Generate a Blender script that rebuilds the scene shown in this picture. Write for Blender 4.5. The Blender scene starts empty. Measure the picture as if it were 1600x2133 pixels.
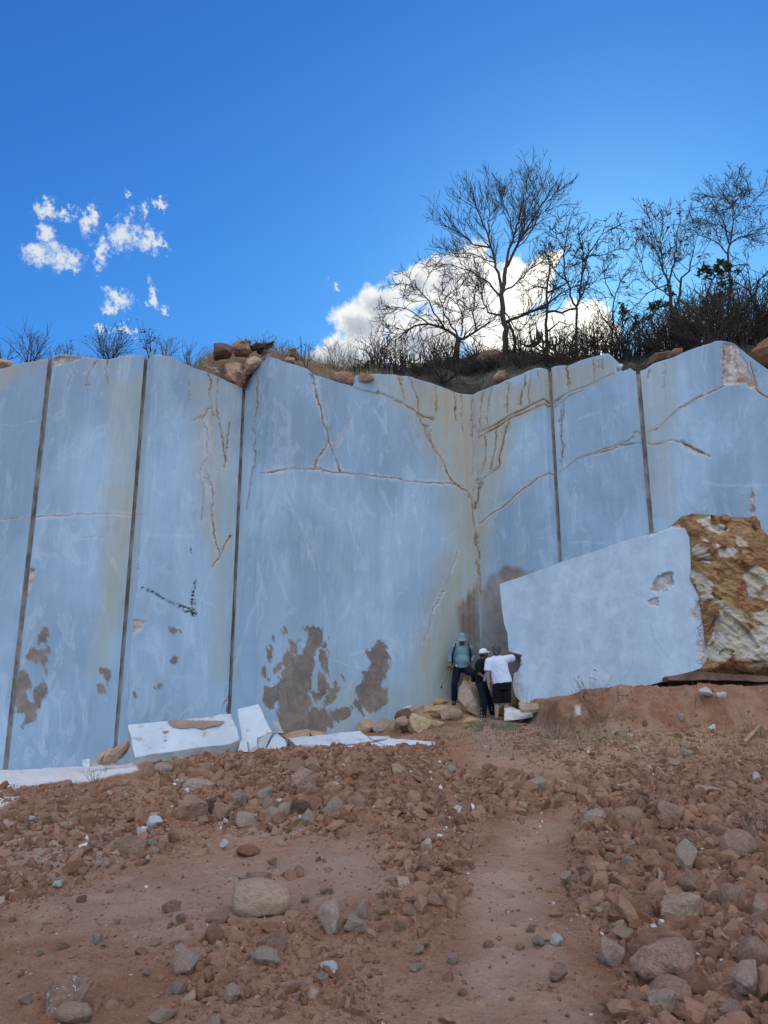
import bpy, bmesh, math, random
import numpy as np
from mathutils import Vector, Matrix

# ------------------------------------------------------------------ camera, sky, sun, exposure
SC = bpy.context.scene
COL = SC.collection
F = 1610.0                       # focal length in photo pixels (1600 x 2133)
PITCH = math.radians(13.7)
CP, SP = math.cos(PITCH), math.sin(PITCH)

cam_d = bpy.data.cameras.new("camera")
cam = bpy.data.objects.new("camera", cam_d)
COL.objects.link(cam)
cam.location = (0, 0, 0)         # eye level is z = 0, the ground lies about 1.6 m below
cam.rotation_euler = (math.radians(90) + PITCH, 0, 0)
cam_d.sensor_fit = 'VERTICAL'
cam_d.sensor_height = 36
cam_d.lens = F / 2133 * 36
cam_d.clip_start = 0.05
cam_d.clip_end = 3000
SC.camera = cam

SUN_EL = math.radians(27.0)
SUN_AZ = math.radians(17.0)      # to the right of the viewing direction (+Y)
SUN_STRENGTH = 1.5
SUN_ANGLE = math.radians(20)
SKY_STRENGTH = 0.1
EXPOSURE = 1.0

SC.view_settings.view_transform = 'Standard'
SC.view_settings.look = 'None'
SC.view_settings.gamma = 1
SC.view_settings.use_curve_mapping = False
SC.view_settings.exposure = EXPOSURE

def at(px, py, Y):
    """point at forward distance Y seen at photo pixel px, py"""
    x = (px - 800) / F; v = (1066.5 - py) / F
    f = CP - SP * v; u = SP + CP * v
    return Vector((x / f * Y, Y, u / f * Y))

def proj(X, Y, Z):
    d = np.maximum(Y * CP + Z * SP, 0.05)
    u = -Y * SP + Z * CP
    return 800 + F * X / d, 1066.5 - F * u / d

def azel(px, py):
    p = at(px, py, 1.0)
    return math.degrees(math.atan2(p.x, p.y)), math.degrees(math.atan2(p.z, math.hypot(p.x, p.y)))

sun_d = bpy.data.lights.new("sun", 'SUN')
sun_d.energy = SUN_STRENGTH
sun_d.angle = SUN_ANGLE
sun_d.color = (1.0, 0.86, 0.68)
sun = bpy.data.objects.new("sun", sun_d)
COL.objects.link(sun)
sd = Vector((math.sin(SUN_AZ) * math.cos(SUN_EL), math.cos(SUN_AZ) * math.cos(SUN_EL), math.sin(SUN_EL)))
sun.rotation_euler = sd.to_track_quat('Z', 'Y').to_euler()
sun.location = sd * 60

world = bpy.data.worlds.new("World")
SC.world = world
world.use_nodes = True

class NT:
    """tiny node helper"""
    def __init__(self, tree):
        self.t = tree; self.n = tree.nodes; self.l = tree.links
    def new(self, typ, **kw):
        nd = self.n.new(typ)
        for k, v in kw.items():
            setattr(nd, k, v)
        return nd
    def put(self, sock, v):
        if isinstance(v, bpy.types.NodeSocket): self.l.new(v, sock)
        elif v is not None:
            if sock.type == 'RGBA' and not hasattr(v, '__len__'): v = (v, v, v, 1)
            if sock.type == 'RGBA' and len(v) == 3: v = (*v, 1)
            sock.default_value = v
    def math(self, op, a, b=None, c=None, clamp=False):
        m = self.new('ShaderNodeMath', operation=op, use_clamp=clamp)
        self.put(m.inputs[0], a)
        if b is not None: self.put(m.inputs[1], b)
        if c is not None: self.put(m.inputs[2], c)
        return m.outputs[0]
    def vmath(self, op, a, b=None, out=0, scale=None):
        m = self.new('ShaderNodeVectorMath', operation=op)
        self.put(m.inputs[0], a)
        if b is not None: self.put(m.inputs[1], b)
        if scale is not None: self.put(m.inputs['Scale'], scale)
        return m.outputs[out]
    def mix(self, fac, a, b, blend='MIX'):
        m = self.new('ShaderNodeMix', data_type='RGBA', blend_type=blend)
        self.put(m.inputs[0], fac); self.put(m.inputs[6], a); self.put(m.inputs[7], b)
        return m.outputs[2]
    def smooth(self, v, lo, hi, a=0.0, b=1.0):
        m = self.new('ShaderNodeMapRange', interpolation_type='SMOOTHSTEP')
        for i, x in enumerate((v, lo, hi, a, b)): self.put(m.inputs[i], x)
        return m.outputs[0]
    def noise(self, vec, scale, detail=4, rough=0.5, dist=0.0, out=0):
        m = self.new('ShaderNodeTexNoise')
        if vec is not None: self.put(m.inputs['Vector'], vec)
        m.inputs['Scale'].default_value = scale; m.inputs['Detail'].default_value = detail
        m.inputs['Roughness'].default_value = rough; m.inputs['Distortion'].default_value = dist
        return m.outputs[out]
    def voronoi(self, vec, scale, feature='F1', out=0, rnd=1.0):
        m = self.new('ShaderNodeTexVoronoi', feature=feature)
        if vec is not None: self.put(m.inputs['Vector'], vec)
        m.inputs['Scale'].default_value = scale
        m.inputs['Randomness'].default_value = rnd
        return m.outputs[out]
    def attr(self, name):
        m = self.new('ShaderNodeAttribute'); m.attribute_name = name
        return m.outputs['Fac']
    def mapping(self, vec, scale=(1, 1, 1), rot=(0, 0, 0), loc=(0, 0, 0)):
        m = self.new('ShaderNodeMapping')
        self.put(m.inputs[0], vec); m.inputs[1].default_value = loc
        m.inputs[2].default_value = rot; m.inputs[3].default_value = scale
        return m.outputs[0]

def build_world():
    T = NT(world.node_tree)
    T.n.clear()
    out = T.new('ShaderNodeOutputWorld')
    bg = T.new('ShaderNodeBackground')
    bg.inputs['Strength'].default_value = SKY_STRENGTH
    T.l.new(bg.outputs[0], out.inputs[0])
    sky = T.new('ShaderNodeTexSky', sky_type='NISHITA')
    sky.sun_disc = False
    sky.sun_elevation = SUN_EL
    sky.sun_rotation = SUN_AZ
    sky.altitude = 900
    sky.air_density = 1.0
    sky.dust_density = 0.35
    sky.ozone_density = 2.5
    tc = T.new('ShaderNodeTexCoord')
    d = tc.outputs['Generated']
    sx = T.new('ShaderNodeSeparateXYZ'); T.l.new(d, sx.inputs[0])
    az = T.math('MULTIPLY', T.math('ARCTAN2', sx.outputs[0], sx.outputs[1]), 57.29578)
    el = T.math('MULTIPLY', T.math('ARCSINE', sx.outputs[2]), 57.29578)
    cb = T.new('ShaderNodeCombineXYZ'); T.l.new(az, cb.inputs[0]); T.l.new(el, cb.inputs[1])
    P = cb.outputs[0]
    # the sky itself, a deep clear tropical blue: the Nishita glow round the hidden sun is compressed
    sr = T.new('ShaderNodeSeparateColor'); T.l.new(sky.outputs[0], sr.inputs[0])
    cc = T.new('ShaderNodeCombineColor')
    for i, (t, g) in enumerate(((0.286, 1.36), (0.609, 1.23), (0.84, 0.84))):
        T.put(cc.inputs[i], T.math('MULTIPLY', T.math('POWER', T.math('MULTIPLY', sr.outputs[i], 0.2), g), t * 5.0))
    skyc = cc.outputs[0]
    def blobs(lst, P2):
        acc = None
        for (px, py, rx, ry) in lst:
            a, e = azel(px, py)
            q = T.vmath('SUBTRACT', P2, (a, e, 0))
            q = T.vmath('MULTIPLY', q, (28.0 / rx, 28.0 / ry, 0))
            L = T.math('SUBTRACT', 1.0, T.vmath('LENGTH', q, out=1))
            acc = L if acc is None else T.math('SMOOTH_MAX', acc, L, 0.25)
        return acc
    # the big cumulus behind the trees
    w1 = T.vmath('SUBTRACT', T.noise(P, 0.35, 9, 0.62, out=1), (0.5, 0.5, 0.5))
    P1 = T.vmath('ADD', P, T.vmath('SCALE', w1, scale=2.6))
    big = blobs([(700, 735, 45, 40), (760, 690, 75, 75), (785, 640, 65, 60), (735, 750, 90, 50), (880, 720, 120, 80),
                 (870, 600, 55, 55), (930, 590, 80, 60), (985, 590, 85, 70), (1000, 660, 110, 80), (1080, 600, 75, 60),
                 (1060, 700, 110, 60), (1125, 560, 40, 30), (1150, 530, 25, 15), (1150, 690, 90, 50), (1220, 665, 60, 38),
                 (1265, 705, 45, 42), (1210, 720, 90, 50), (1420, 690, 55, 40), (1440, 665, 35, 26)], P1)
    f1 = T.noise(P, 0.55, 10, 0.6)
    den1 = T.smooth(T.math('ADD', big, T.math('MULTIPLY', T.math('SUBTRACT', f1, 0.5), 1.5)), -0.08, 0.34)
    # torn wisps on the left
    w2 = T.vmath('SUBTRACT', T.noise(P, 0.9, 9, 0.72, out=1), (0.5, 0.5, 0.5))
    P2 = T.vmath('ADD', P, T.vmath('SCALE', w2, scale=3.4))
    wis = blobs([(95, 435, 25, 22), (95, 490, 26, 26), (80, 530, 40, 28), (120, 535, 55, 30), (150, 545, 30, 22), (135, 440, 30, 14),
                 (185, 460, 22, 40), (190, 440, 16, 22), (210, 530, 20, 34), (255, 490, 40, 38), (300, 500, 42, 30),
                 (265, 470, 18, 40), (330, 515, 30, 10), (330, 418, 32, 9), (268, 405, 10, 8), (300, 435, 12, 18),
                 (245, 625, 42, 24), (235, 645, 25, 18), (318, 618, 14, 34), (340, 645, 20, 9), (215, 690, 20, 10), (262, 688, 26, 9),
                 (695, 600, 12, 8)], P2)
    f2 = T.noise(T.mapping(P, (1, 1, 1), (0, 0, 0.5)), 1.5, 9, 0.68)
    den2 = T.math('MULTIPLY', T.math('POWER', T.smooth(T.math('ADD', wis, T.math('MULTIPLY', T.math('SUBTRACT', f2, 0.50), 2.4)), 0.0, 0.95), 1.2), 0.92)
    # cloud brightness: thin sunlit rims, greyer thick middle, blown out near the hidden sun
    a, e = azel(1215, 668)
    dsun = T.vmath('LENGTH', T.vmath('SUBTRACT', P, (a, e, 0)), out=1)
    near = T.smooth(dsun, 14.0, 1.5)
    body = T.noise(P1, 0.45, 6, 0.6)
    thick = T.smooth(T.math('ADD', big, T.math('MULTIPLY', T.math('SUBTRACT', body, 0.5), 1.6)), 0.25, 0.95)
    white = T.mix(thick, (CLOUD * 1.05, CLOUD * 1.07, CLOUD * 1.06), (CLOUD * 0.52, CLOUD * 0.58, CLOUD * 0.66))
    white = T.mix(near, white, (CLOUD * 1.7, CLOUD * 1.62, CLOUD * 1.45))
    col = T.mix(den1, skyc, white)
    col = T.mix(den2, col, (CLOUD * 0.86, CLOUD * 0.92, CLOUD * 0.95))
    # added bright sky overhead and behind the viewer, unseen fill for walls and ground
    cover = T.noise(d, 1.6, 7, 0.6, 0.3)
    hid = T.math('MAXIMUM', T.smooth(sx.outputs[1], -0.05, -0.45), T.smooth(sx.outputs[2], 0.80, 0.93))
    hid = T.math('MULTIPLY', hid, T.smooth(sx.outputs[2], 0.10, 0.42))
    fill_mask = T.math('MULTIPLY', hid, T.smooth(cover, 0.30, 0.50))
    col = T.mix(fill_mask, col, (FILL_GLOW * 0.93, FILL_GLOW * 0.97, FILL_GLOW * 1.07))
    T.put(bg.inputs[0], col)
FILL_GLOW = 8.6
CLOUD = 4.5
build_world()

# ------------------------------------------------------------------ helpers
RNG = np.random.default_rng(7)
random.seed(7)

def _h(ix, iy, iz):
    h = (ix.astype(np.int64) * 374761393 + iy.astype(np.int64) * 668265263 + iz.astype(np.int64) * 2147483647 * 3 + 1013904223) & 0xFFFFFFFF
    h = ((h ^ (h >> 13)) * 1274126177) & 0xFFFFFFFF
    h = ((h ^ (h >> 16)) * 2246822519) & 0xFFFFFFFF
    return ((h ^ (h >> 15)) & 0xFFFFFF) / float(0xFFFFFF)

def vnoise(x, y, z=0.0, seed=0):
    x = np.asarray(x, float); y = np.asarray(y, float); z = np.zeros_like(x) + z + seed * 17.31
    ix, iy, iz = np.floor(x), np.floor(y), np.floor(z)
    fx, fy, fz = x - ix, y - iy, z - iz
    fx = fx * fx * (3 - 2 * fx); fy = fy * fy * (3 - 2 * fy); fz = fz * fz * (3 - 2 * fz)
    def c(a, b, d): return _h(ix + a, iy + b, iz + d)
    x00 = c(0, 0, 0) * (1 - fx) + c(1, 0, 0) * fx; x10 = c(0, 1, 0) * (1 - fx) + c(1, 1, 0) * fx
    x01 = c(0, 0, 1) * (1 - fx) + c(1, 0, 1) * fx; x11 = c(0, 1, 1) * (1 - fx) + c(1, 1, 1) * fx
    return (x00 * (1 - fy) + x10 * fy) * (1 - fz) + (x01 * (1 - fy) + x11 * fy) * fz

def fbm(x, y, z=0.0, oct=4, rough=0.5, seed=0):
    """-1 .. 1"""
    s = 0; a = 1.0; t = 0
    for i in range(oct):
        s = s + a * (vnoise(x * 2 ** i + 7.7 * i, y * 2 ** i - 3.1 * i, z * 2 ** i, seed + i) * 2 - 1); t += a; a *= rough
    return s / t

def sstep(lo, hi, v):
    t = np.clip((v - lo) / (hi - lo), 0, 1)
    return t * t * (3 - 2 * t)

def seg_dist(px, py, line, w0=None):
    """distance from points to polyline"""
    best = np.full(px.shape, 1e9)
    for (a, b) in zip(line[:-1], line[1:]):
        ax, ay, bx, by = a[0], a[1], b[0], b[1]
        dx, dy = bx - ax, by - ay
        t = np.clip(((px - ax) * dx + (py - ay) * dy) / (dx * dx + dy * dy + 1e-9), 0, 1)
        d = np.hypot(px - ax - t * dx, py - ay - t * dy)
        best = np.minimum(best, d)
    return best

def poly_sd(px, py, poly):
    """signed distance, positive inside"""
    d = seg_dist(px, py, list(poly) + [poly[0]])
    inside = np.zeros(px.shape, bool)
    n = len(poly)
    for i in range(n):
        x1, y1 = poly[i]; x2, y2 = poly[(i + 1) % n]
        if y1 == y2: continue
        c = ((y1 > py) != (y2 > py)) & (px < (x2 - x1) * (py - y1) / (y2 - y1) + x1)
        inside ^= c
    return np.where(inside, d, -d)

def mesh_np(name, V, faces, mat, parent=None, smooth=True, attrs=None, tri=None):
    """faces: (n,4) or (n,3) int array, or a list of arrays of both"""
    me = bpy.data.meshes.new(name)
    V = np.asarray(V, np.float32)
    if not isinstance(faces, (list, tuple)): faces = [faces]
    faces = [np.asarray(f, np.int32) for f in faces if len(f)]
    me.vertices.add(len(V)); me.vertices.foreach_set('co', V.ravel())
    nl = sum(f.size for f in faces); nf = sum(len(f) for f in faces)
    me.loops.add(nl); me.polygons.add(nf)
    me.loops.foreach_set('vertex_index', np.concatenate([f.ravel() for f in faces]))
    tot = np.concatenate([np.full(len(f), f.shape[1], np.int32) for f in faces])
    st = np.concatenate([[0], np.cumsum(tot)[:-1]]).astype(np.int32)
    me.polygons.foreach_set('loop_start', st)
    me.polygons.foreach_set('loop_total', tot)
    me.polygons.foreach_set('use_smooth', np.full(nf, bool(smooth)))
    if attrs:
        for k, a in attrs.items():
            at_ = me.attributes.new(k, 'FLOAT', 'POINT')
            at_.data.foreach_set('value', np.asarray(a, np.float32).ravel())
    me.update(calc_edges=True); me.validate()
    if mat: me.materials.append(mat)
    o = bpy.data.objects.new(name, me)
    COL.objects.link(o)
    if parent: o.parent = parent
    return o

def bm_obj(name, bm, mat, parent=None, smooth=False):
    me = bpy.data.meshes.new(name)
    bm.normal_update()
    bm.to_mesh(me); bm.free()
    if smooth: me.polygons.foreach_set('use_smooth', np.full(len(me.polygons), True))
    me.materials.append(mat)
    o = bpy.data.objects.new(name, me); COL.objects.link(o)
    if parent: o.parent = parent
    return o

def thing(name, label, cat, loc=(0, 0, 0), group=None):
    o = bpy.data.objects.new(name, None); COL.objects.link(o)
    o.location = loc
    o.empty_display_size = 0.2
    o['label'] = label; o['category'] = cat
    if group: o['group'] = group
    return o

def tag(o, label, cat, group=None, kind=None):
    o['label'] = label
    if kind: o['kind'] = kind
    if cat: o['category'] = cat
    if group: o['group'] = group
    return o

def adopt(child, parent):
    """child built in world coordinates goes under a thing that stands at its own base"""
    child.parent = parent
    child.matrix_parent_inverse = Matrix.Translation(parent.location).inverted()
    return child

def recentre(o):
    """move a mesh object's origin to the bottom centre of its mesh"""
    me = o.data
    n = len(me.vertices); a = np.empty(n * 3, np.float32); me.vertices.foreach_get('co', a); a = a.reshape(-1, 3)
    c = np.array([(a[:, 0].min() + a[:, 0].max()) / 2, (a[:, 1].min() + a[:, 1].max()) / 2, a[:, 2].min()], np.float32)
    me.vertices.foreach_set('co', (a - c).ravel()); me.update()
    o.location = Vector(c.tolist()) + o.location
    return o

def quads(nr, nc, off=0):
    i = np.arange(nr * nc).reshape(nr, nc) + off
    return np.stack([i[:-1, :-1], i[:-1, 1:], i[1:, 1:], i[1:, :-1]], -1).reshape(-1, 4)

# ------------------------------------------------------------------ materials
def mat_new(name, rough=0.9, spec=0.3):
    m = bpy.data.materials.new(name); m.use_nodes = True
    T = NT(m.node_tree)
    b = T.n['Principled BSDF']
    b.inputs['Roughness'].default_value = rough
    b.inputs['Specular IOR Level'].default_value = spec
    return m, T, b

def bump(T, b, h, dist=0.01, strength=1.0, normal=None):
    bn = T.new('ShaderNodeBump'); bn.inputs['Distance'].default_value = dist; bn.inputs['Strength'].default_value = strength
    T.put(bn.inputs['Height'], h)
    if normal is not None: T.put(bn.inputs['Normal'], normal)
    T.l.new(bn.outputs[0], b.inputs['Normal'])
    return bn.outputs[0]

def flat_mat(name, c, rough=0.85, var=0.25, scale=6.0, spec=0.3, bdist=0.004, stretch=(1, 1, 1)):
    m, T, b = mat_new(name, rough, spec)
    tc = T.new('ShaderNodeTexCoord'); P = T.mapping(tc.outputs['Object'], stretch)
    n = T.noise(P, scale, 6, 0.6)
    lo = tuple(x * (1 - var) for x in c); hi = tuple(min(1, x * (1 + var)) for x in c)
    T.put(b.inputs['Base Color'], T.mix(T.smooth(n, 0.3, 0.7), lo, hi))
    bump(T, b, T.noise(P, scale * 5, 5, 0.6), bdist)
    return m

def rock_mat(name, c1, c2, c3=None, fleck=None, dust=0.35, scale=5.0, rough=0.92):
    m, T, b = mat_new(name, rough, 0.25)
    tc = T.new('ShaderNodeTexCoord'); P = tc.outputs['Object']
    oi = T.new('ShaderNodeObjectInfo')
    P = T.vmath('ADD', P, T.vmath('SCALE', (7.0, 3.0, 5.0), scale=T.math('MULTIPLY', oi.outputs['Random'], 9.0)))
    n = T.noise(P, scale, 7, 0.62, 0.4)
    col = T.mix(T.smooth(n, 0.32, 0.66), c1, c2)
    if c3: col = T.mix(T.smooth(T.noise(P, scale * 2.3, 6, 0.65), 0.54, 0.66), col, c3)
    if fleck: col = T.mix(T.smooth(T.noise(P, scale * 0.8, 6, 0.7, 0.8), 0.60, 0.64), col, fleck)
    col = T.mix(T.math('MULTIPLY', oi.outputs['Random'], 0.35), col, T.mix(1.0, col, (0.66, 0.60, 0.56), 'MULTIPLY'))
    # dust lies on the faces that look up
    g = T.new('ShaderNodeNewGeometry'); sp = T.new('ShaderNodeSeparateXYZ'); T.l.new(g.outputs['Normal'], sp.inputs[0])
    up = T.math('MULTIPLY', T.smooth(T.math('ADD', sp.outputs[2], T.math('MULTIPLY', T.math('SUBTRACT', T.noise(P, scale * 3, 4), 0.5), 0.9)), 0.45, 0.95), dust)
    col = T.mix(up, col, (0.30, 0.165, 0.115))
    T.put(b.inputs['Base Color'], col)
    h = T.math('ADD', T.math('MULTIPLY', T.noise(P, scale * 2.2, 9, 0.72), 1.6), T.math('MULTIPLY', T.voronoi(P, scale * 2.5, 'DISTANCE_TO_EDGE'), 0.6))
    bump(T, b, h, 0.016, 0.9)
    return m
M = {}
M['rock_brown'] = rock_mat('rock_brown', (0.36, 0.21, 0.145), (0.50, 0.32, 0.235), (0.30, 0.18, 0.13), dust=0.6)
M['rock_dark'] = rock_mat('rock_dark', (0.12, 0.075, 0.06), (0.20, 0.12, 0.09), dust=0.3)
M['rock_tan'] = rock_mat('rock_tan', (0.44, 0.30, 0.205), (0.56, 0.415, 0.30), (0.40, 0.25, 0.155), dust=0.3)
M['rock_pink'] = rock_mat('rock_pink', (0.42, 0.29, 0.22), (0.56, 0.42, 0.34), (0.62, 0.54, 0.47), dust=0.3)
M['rock_grey'] = rock_mat('rock_grey', (0.36, 0.275, 0.21), (0.50, 0.40, 0.32), (0.34, 0.23, 0.16), dust=0.3)
M['rock_white'] = rock_mat('rock_white', (0.62, 0.62, 0.60), (0.78, 0.78, 0.78), (0.50, 0.44, 0.36), dust=0.12)
M['rock_splash'] = rock_mat('rock_splash', (0.30, 0.18, 0.13), (0.44, 0.29, 0.22), None, (0.80, 0.82, 0.85), dust=0.1, scale=4)
M['rock_ochre'] = rock_mat('rock_ochre', (0.42, 0.25, 0.11), (0.56, 0.42, 0.27), (0.62, 0.55, 0.44), dust=0.1, scale=3)
M['rock_rust'] = rock_mat('rock_rust', (0.21, 0.095, 0.05), (0.33, 0.17, 0.095), (0.25, 0.12, 0.07), dust=0.1, scale=3)

def marble():
    m, T, b = mat_new('sawn_marble', 0.62, 0.35)
    tc = T.new('ShaderNodeTexCoord'); P = tc.outputs['Object']
    big = T.noise(T.mapping(P, (0.35, 0.35, 0.22)), 1.0, 4, 0.55, 0.6)
    base = T.mix(T.smooth(big, 0.35, 0.65), MARBLE_A, MARBLE_B)
    # pale clouding, drawn out up and down and a little aslant
    st = T.noise(T.mapping(P, (2.2, 2.2, 0.25), (0, 0.22, 0)), 1.0, 8, 0.62, 0.8)
    base = T.mix(T.math('MULTIPLY', T.smooth(st, 0.46, 0.74), 0.22), base, (0.56, 0.68, 0.80))
    st2 = T.noise(T.mapping(P, (1.2, 1.2, 0.5), (0, -0.45, 0)), 1.6, 9, 0.66, 1.2)
    base = T.mix(T.math('MULTIPLY', T.smooth(st2, 0.53, 0.60), T.smooth(st2, 0.67, 0.60, 0.0, 0.22)), base, (0.66, 0.76, 0.88))
    gr = T.noise(T.mapping(P, (5.0, 5.0, 0.35)), 1.0, 6, 0.6)
    base = T.mix(T.math('MULTIPLY', T.smooth(gr, 0.45, 0.72), 0.22), base, (0.27, 0.33, 0.41))
    fine = T.noise(P, 24.0, 5, 0.7)
    base = T.mix(T.math('MULTIPLY', T.smooth(fine, 0.5, 0.8), 0.18), base, (0.25, 0.31, 0.40))
    saw = T.noise(T.mapping(P, (34, 34, 1.4), (0, 0.12, 0)), 1.0, 5, 0.7)
    base = T.mix(T.math('MULTIPLY', T.smooth(saw, 0.52, 0.72), 0.22), base, (0.24, 0.32, 0.42))
    base = T.mix(T.math('MULTIPLY', T.smooth(saw, 0.46, 0.30), 0.16), base, (0.60, 0.70, 0.82))
    fl = T.noise(T.mapping(P, (1, 1, 0.5)), 30.0, 3, 0.8)
    base = T.mix(T.math('MULTIPLY', T.smooth(fl, 0.68, 0.74), 0.6), base, (0.18, 0.19, 0.20))
    nz = T.noise(P, 3.0, 8, 0.7, 0.5)
    streak = T.noise(T.mapping(P, (9.0, 9.0, 0.6)), 1.0, 7, 0.65)
    def lay(base, name, col, gain=1.0, tex=None, lo=0.25, hi=0.75):
        a = T.attr(name)
        if tex is not None: a = T.math('MULTIPLY', a, T.smooth(tex, lo, hi, 0.45, 1.15))
        return T.mix(T.math('MULTIPLY', a, gain, clamp=True), base, col)
    base = lay(base, 'warm', (0.40, 0.42, 0.36), 0.9, streak)
    base = lay(base, 'vein', (0.60, 0.71, 0.84), 0.85, nz)
    base = lay(base, 'rust', (0.48, 0.29, 0.115), 0.95, T.math('MULTIPLY', T.math('ADD', nz, streak), 0.5))
    sc = T.mix(T.smooth(T.noise(P, 2.2, 9, 0.72, 0.6), 0.38, 0.64), (0.165, 0.115, 0.088), (0.29, 0.205, 0.155))
    a = T.attr('stain')
    base = T.mix(T.math('MULTIPLY', a, T.smooth(T.noise(P, 5.0, 6, 0.7), 0.28, 0.5, 0.72, 1.0), clamp=True), base, sc)
    rc = T.mix(T.smooth(T.noise(P, 6.0, 8, 0.7, 0.6), 0.4, 0.6), (0.42, 0.30, 0.24), (0.68, 0.62, 0.60))
    base = T.mix(T.attr('rough_patch'), base, rc)
    base = lay(base, 'crack', (0.085, 0.052, 0.036), 1.0, nz)
    bk = T.math('MULTIPLY', T.attr('black'), T.smooth(T.noise(T.mapping(P, (1, 1, 2.2), (0, 0.5, 0)), 11.0, 5, 0.75), 0.47, 0.52))
    base = T.mix(bk, base, (0.012, 0.014, 0.02))
    T.put(b.inputs['Base Color'], base)
    h = T.math('ADD', T.math('MULTIPLY', T.noise(T.mapping(P, (6, 6, 1.2), (0, 0.25, 0)), 2.5, 8, 0.6), 1.0), T.math('MULTIPLY', fine, 0.25))
    h = T.math('ADD', h, T.math('MULTIPLY', T.noise(T.mapping(P, (40, 40, 3), (0, 0.12, 0)), 1.0, 4, 0.7), 0.35))
    h = T.math('ADD', h, T.math('MULTIPLY', T.math('MULTIPLY', T.noise(P, 9.0, 8, 0.7), T.attr('rough_patch')), 5.0))
    bump(T, b, h, 0.012, 0.7)
    return m
MARBLE_A = (0.245, 0.355, 0.48)
MARBLE_B = (0.37, 0.52, 0.69)
M['marble'] = marble()
M['groove'] = flat_mat('groove_stone', (0.36, 0.34, 0.33), 0.9, 0.45, 5.0, stretch=(1, 1, 0.5))
M['white_slab'] = rock_mat('white_slab', (0.52, 0.58, 0.66), (0.62, 0.69, 0.77), (0.46, 0.40, 0.35), dust=0.0, scale=1.6, rough=0.6)
M['slab_edge'] = rock_mat('slab_edge', (0.36, 0.38, 0.41), (0.50, 0.52, 0.55), (0.44, 0.40, 0.31), dust=0.0, scale=4)
M['mud'] = flat_mat('dried_mud', (0.30, 0.215, 0.17), 0.95, 0.15, 5)

def block_rough():
    m, T, b = mat_new('rough_orange_stone', 0.85, 0.3)
    tc = T.new('ShaderNodeTexCoord'); P = T.mapping(tc.outputs['Object'], (1.0, 1.0, 2.2), (0, 0.55, 0))
    n1 = T.noise(P, 0.95, 9, 0.62, 1.0)
    n2 = T.noise(P, 2.3, 9, 0.66, 1.3)
    rust = T.mix(T.smooth(n2, 0.35, 0.65), (0.22, 0.095, 0.045), (0.45, 0.28, 0.13))
    pale = T.mix(T.smooth(T.noise(P, 3.0, 7, 0.65, 0.8), 0.4, 0.62), (0.58, 0.50, 0.34), (0.62, 0.58, 0.58))
    msk = T.smooth(T.math('ADD', n1, T.math('MULTIPLY', T.attr('pale'), 0.15)), 0.54, 0.64)
    col = T.mix(msk, rust, pale)
    col = T.mix(T.smooth(T.noise(P, 1.4, 8, 0.7), 0.60, 0.68), col, (0.33, 0.14, 0.06))
    T.put(b.inputs['Base Color'], col)
    h = T.math('ADD', T.noise(P, 2.5, 10, 0.65, 0.5), T.math('MULTIPLY', T.noise(P, 12, 6, 0.7), 0.25))
    bump(T, b, h, 0.12, 0.9)
    return m
M['block_rough'] = block_rough()

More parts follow.
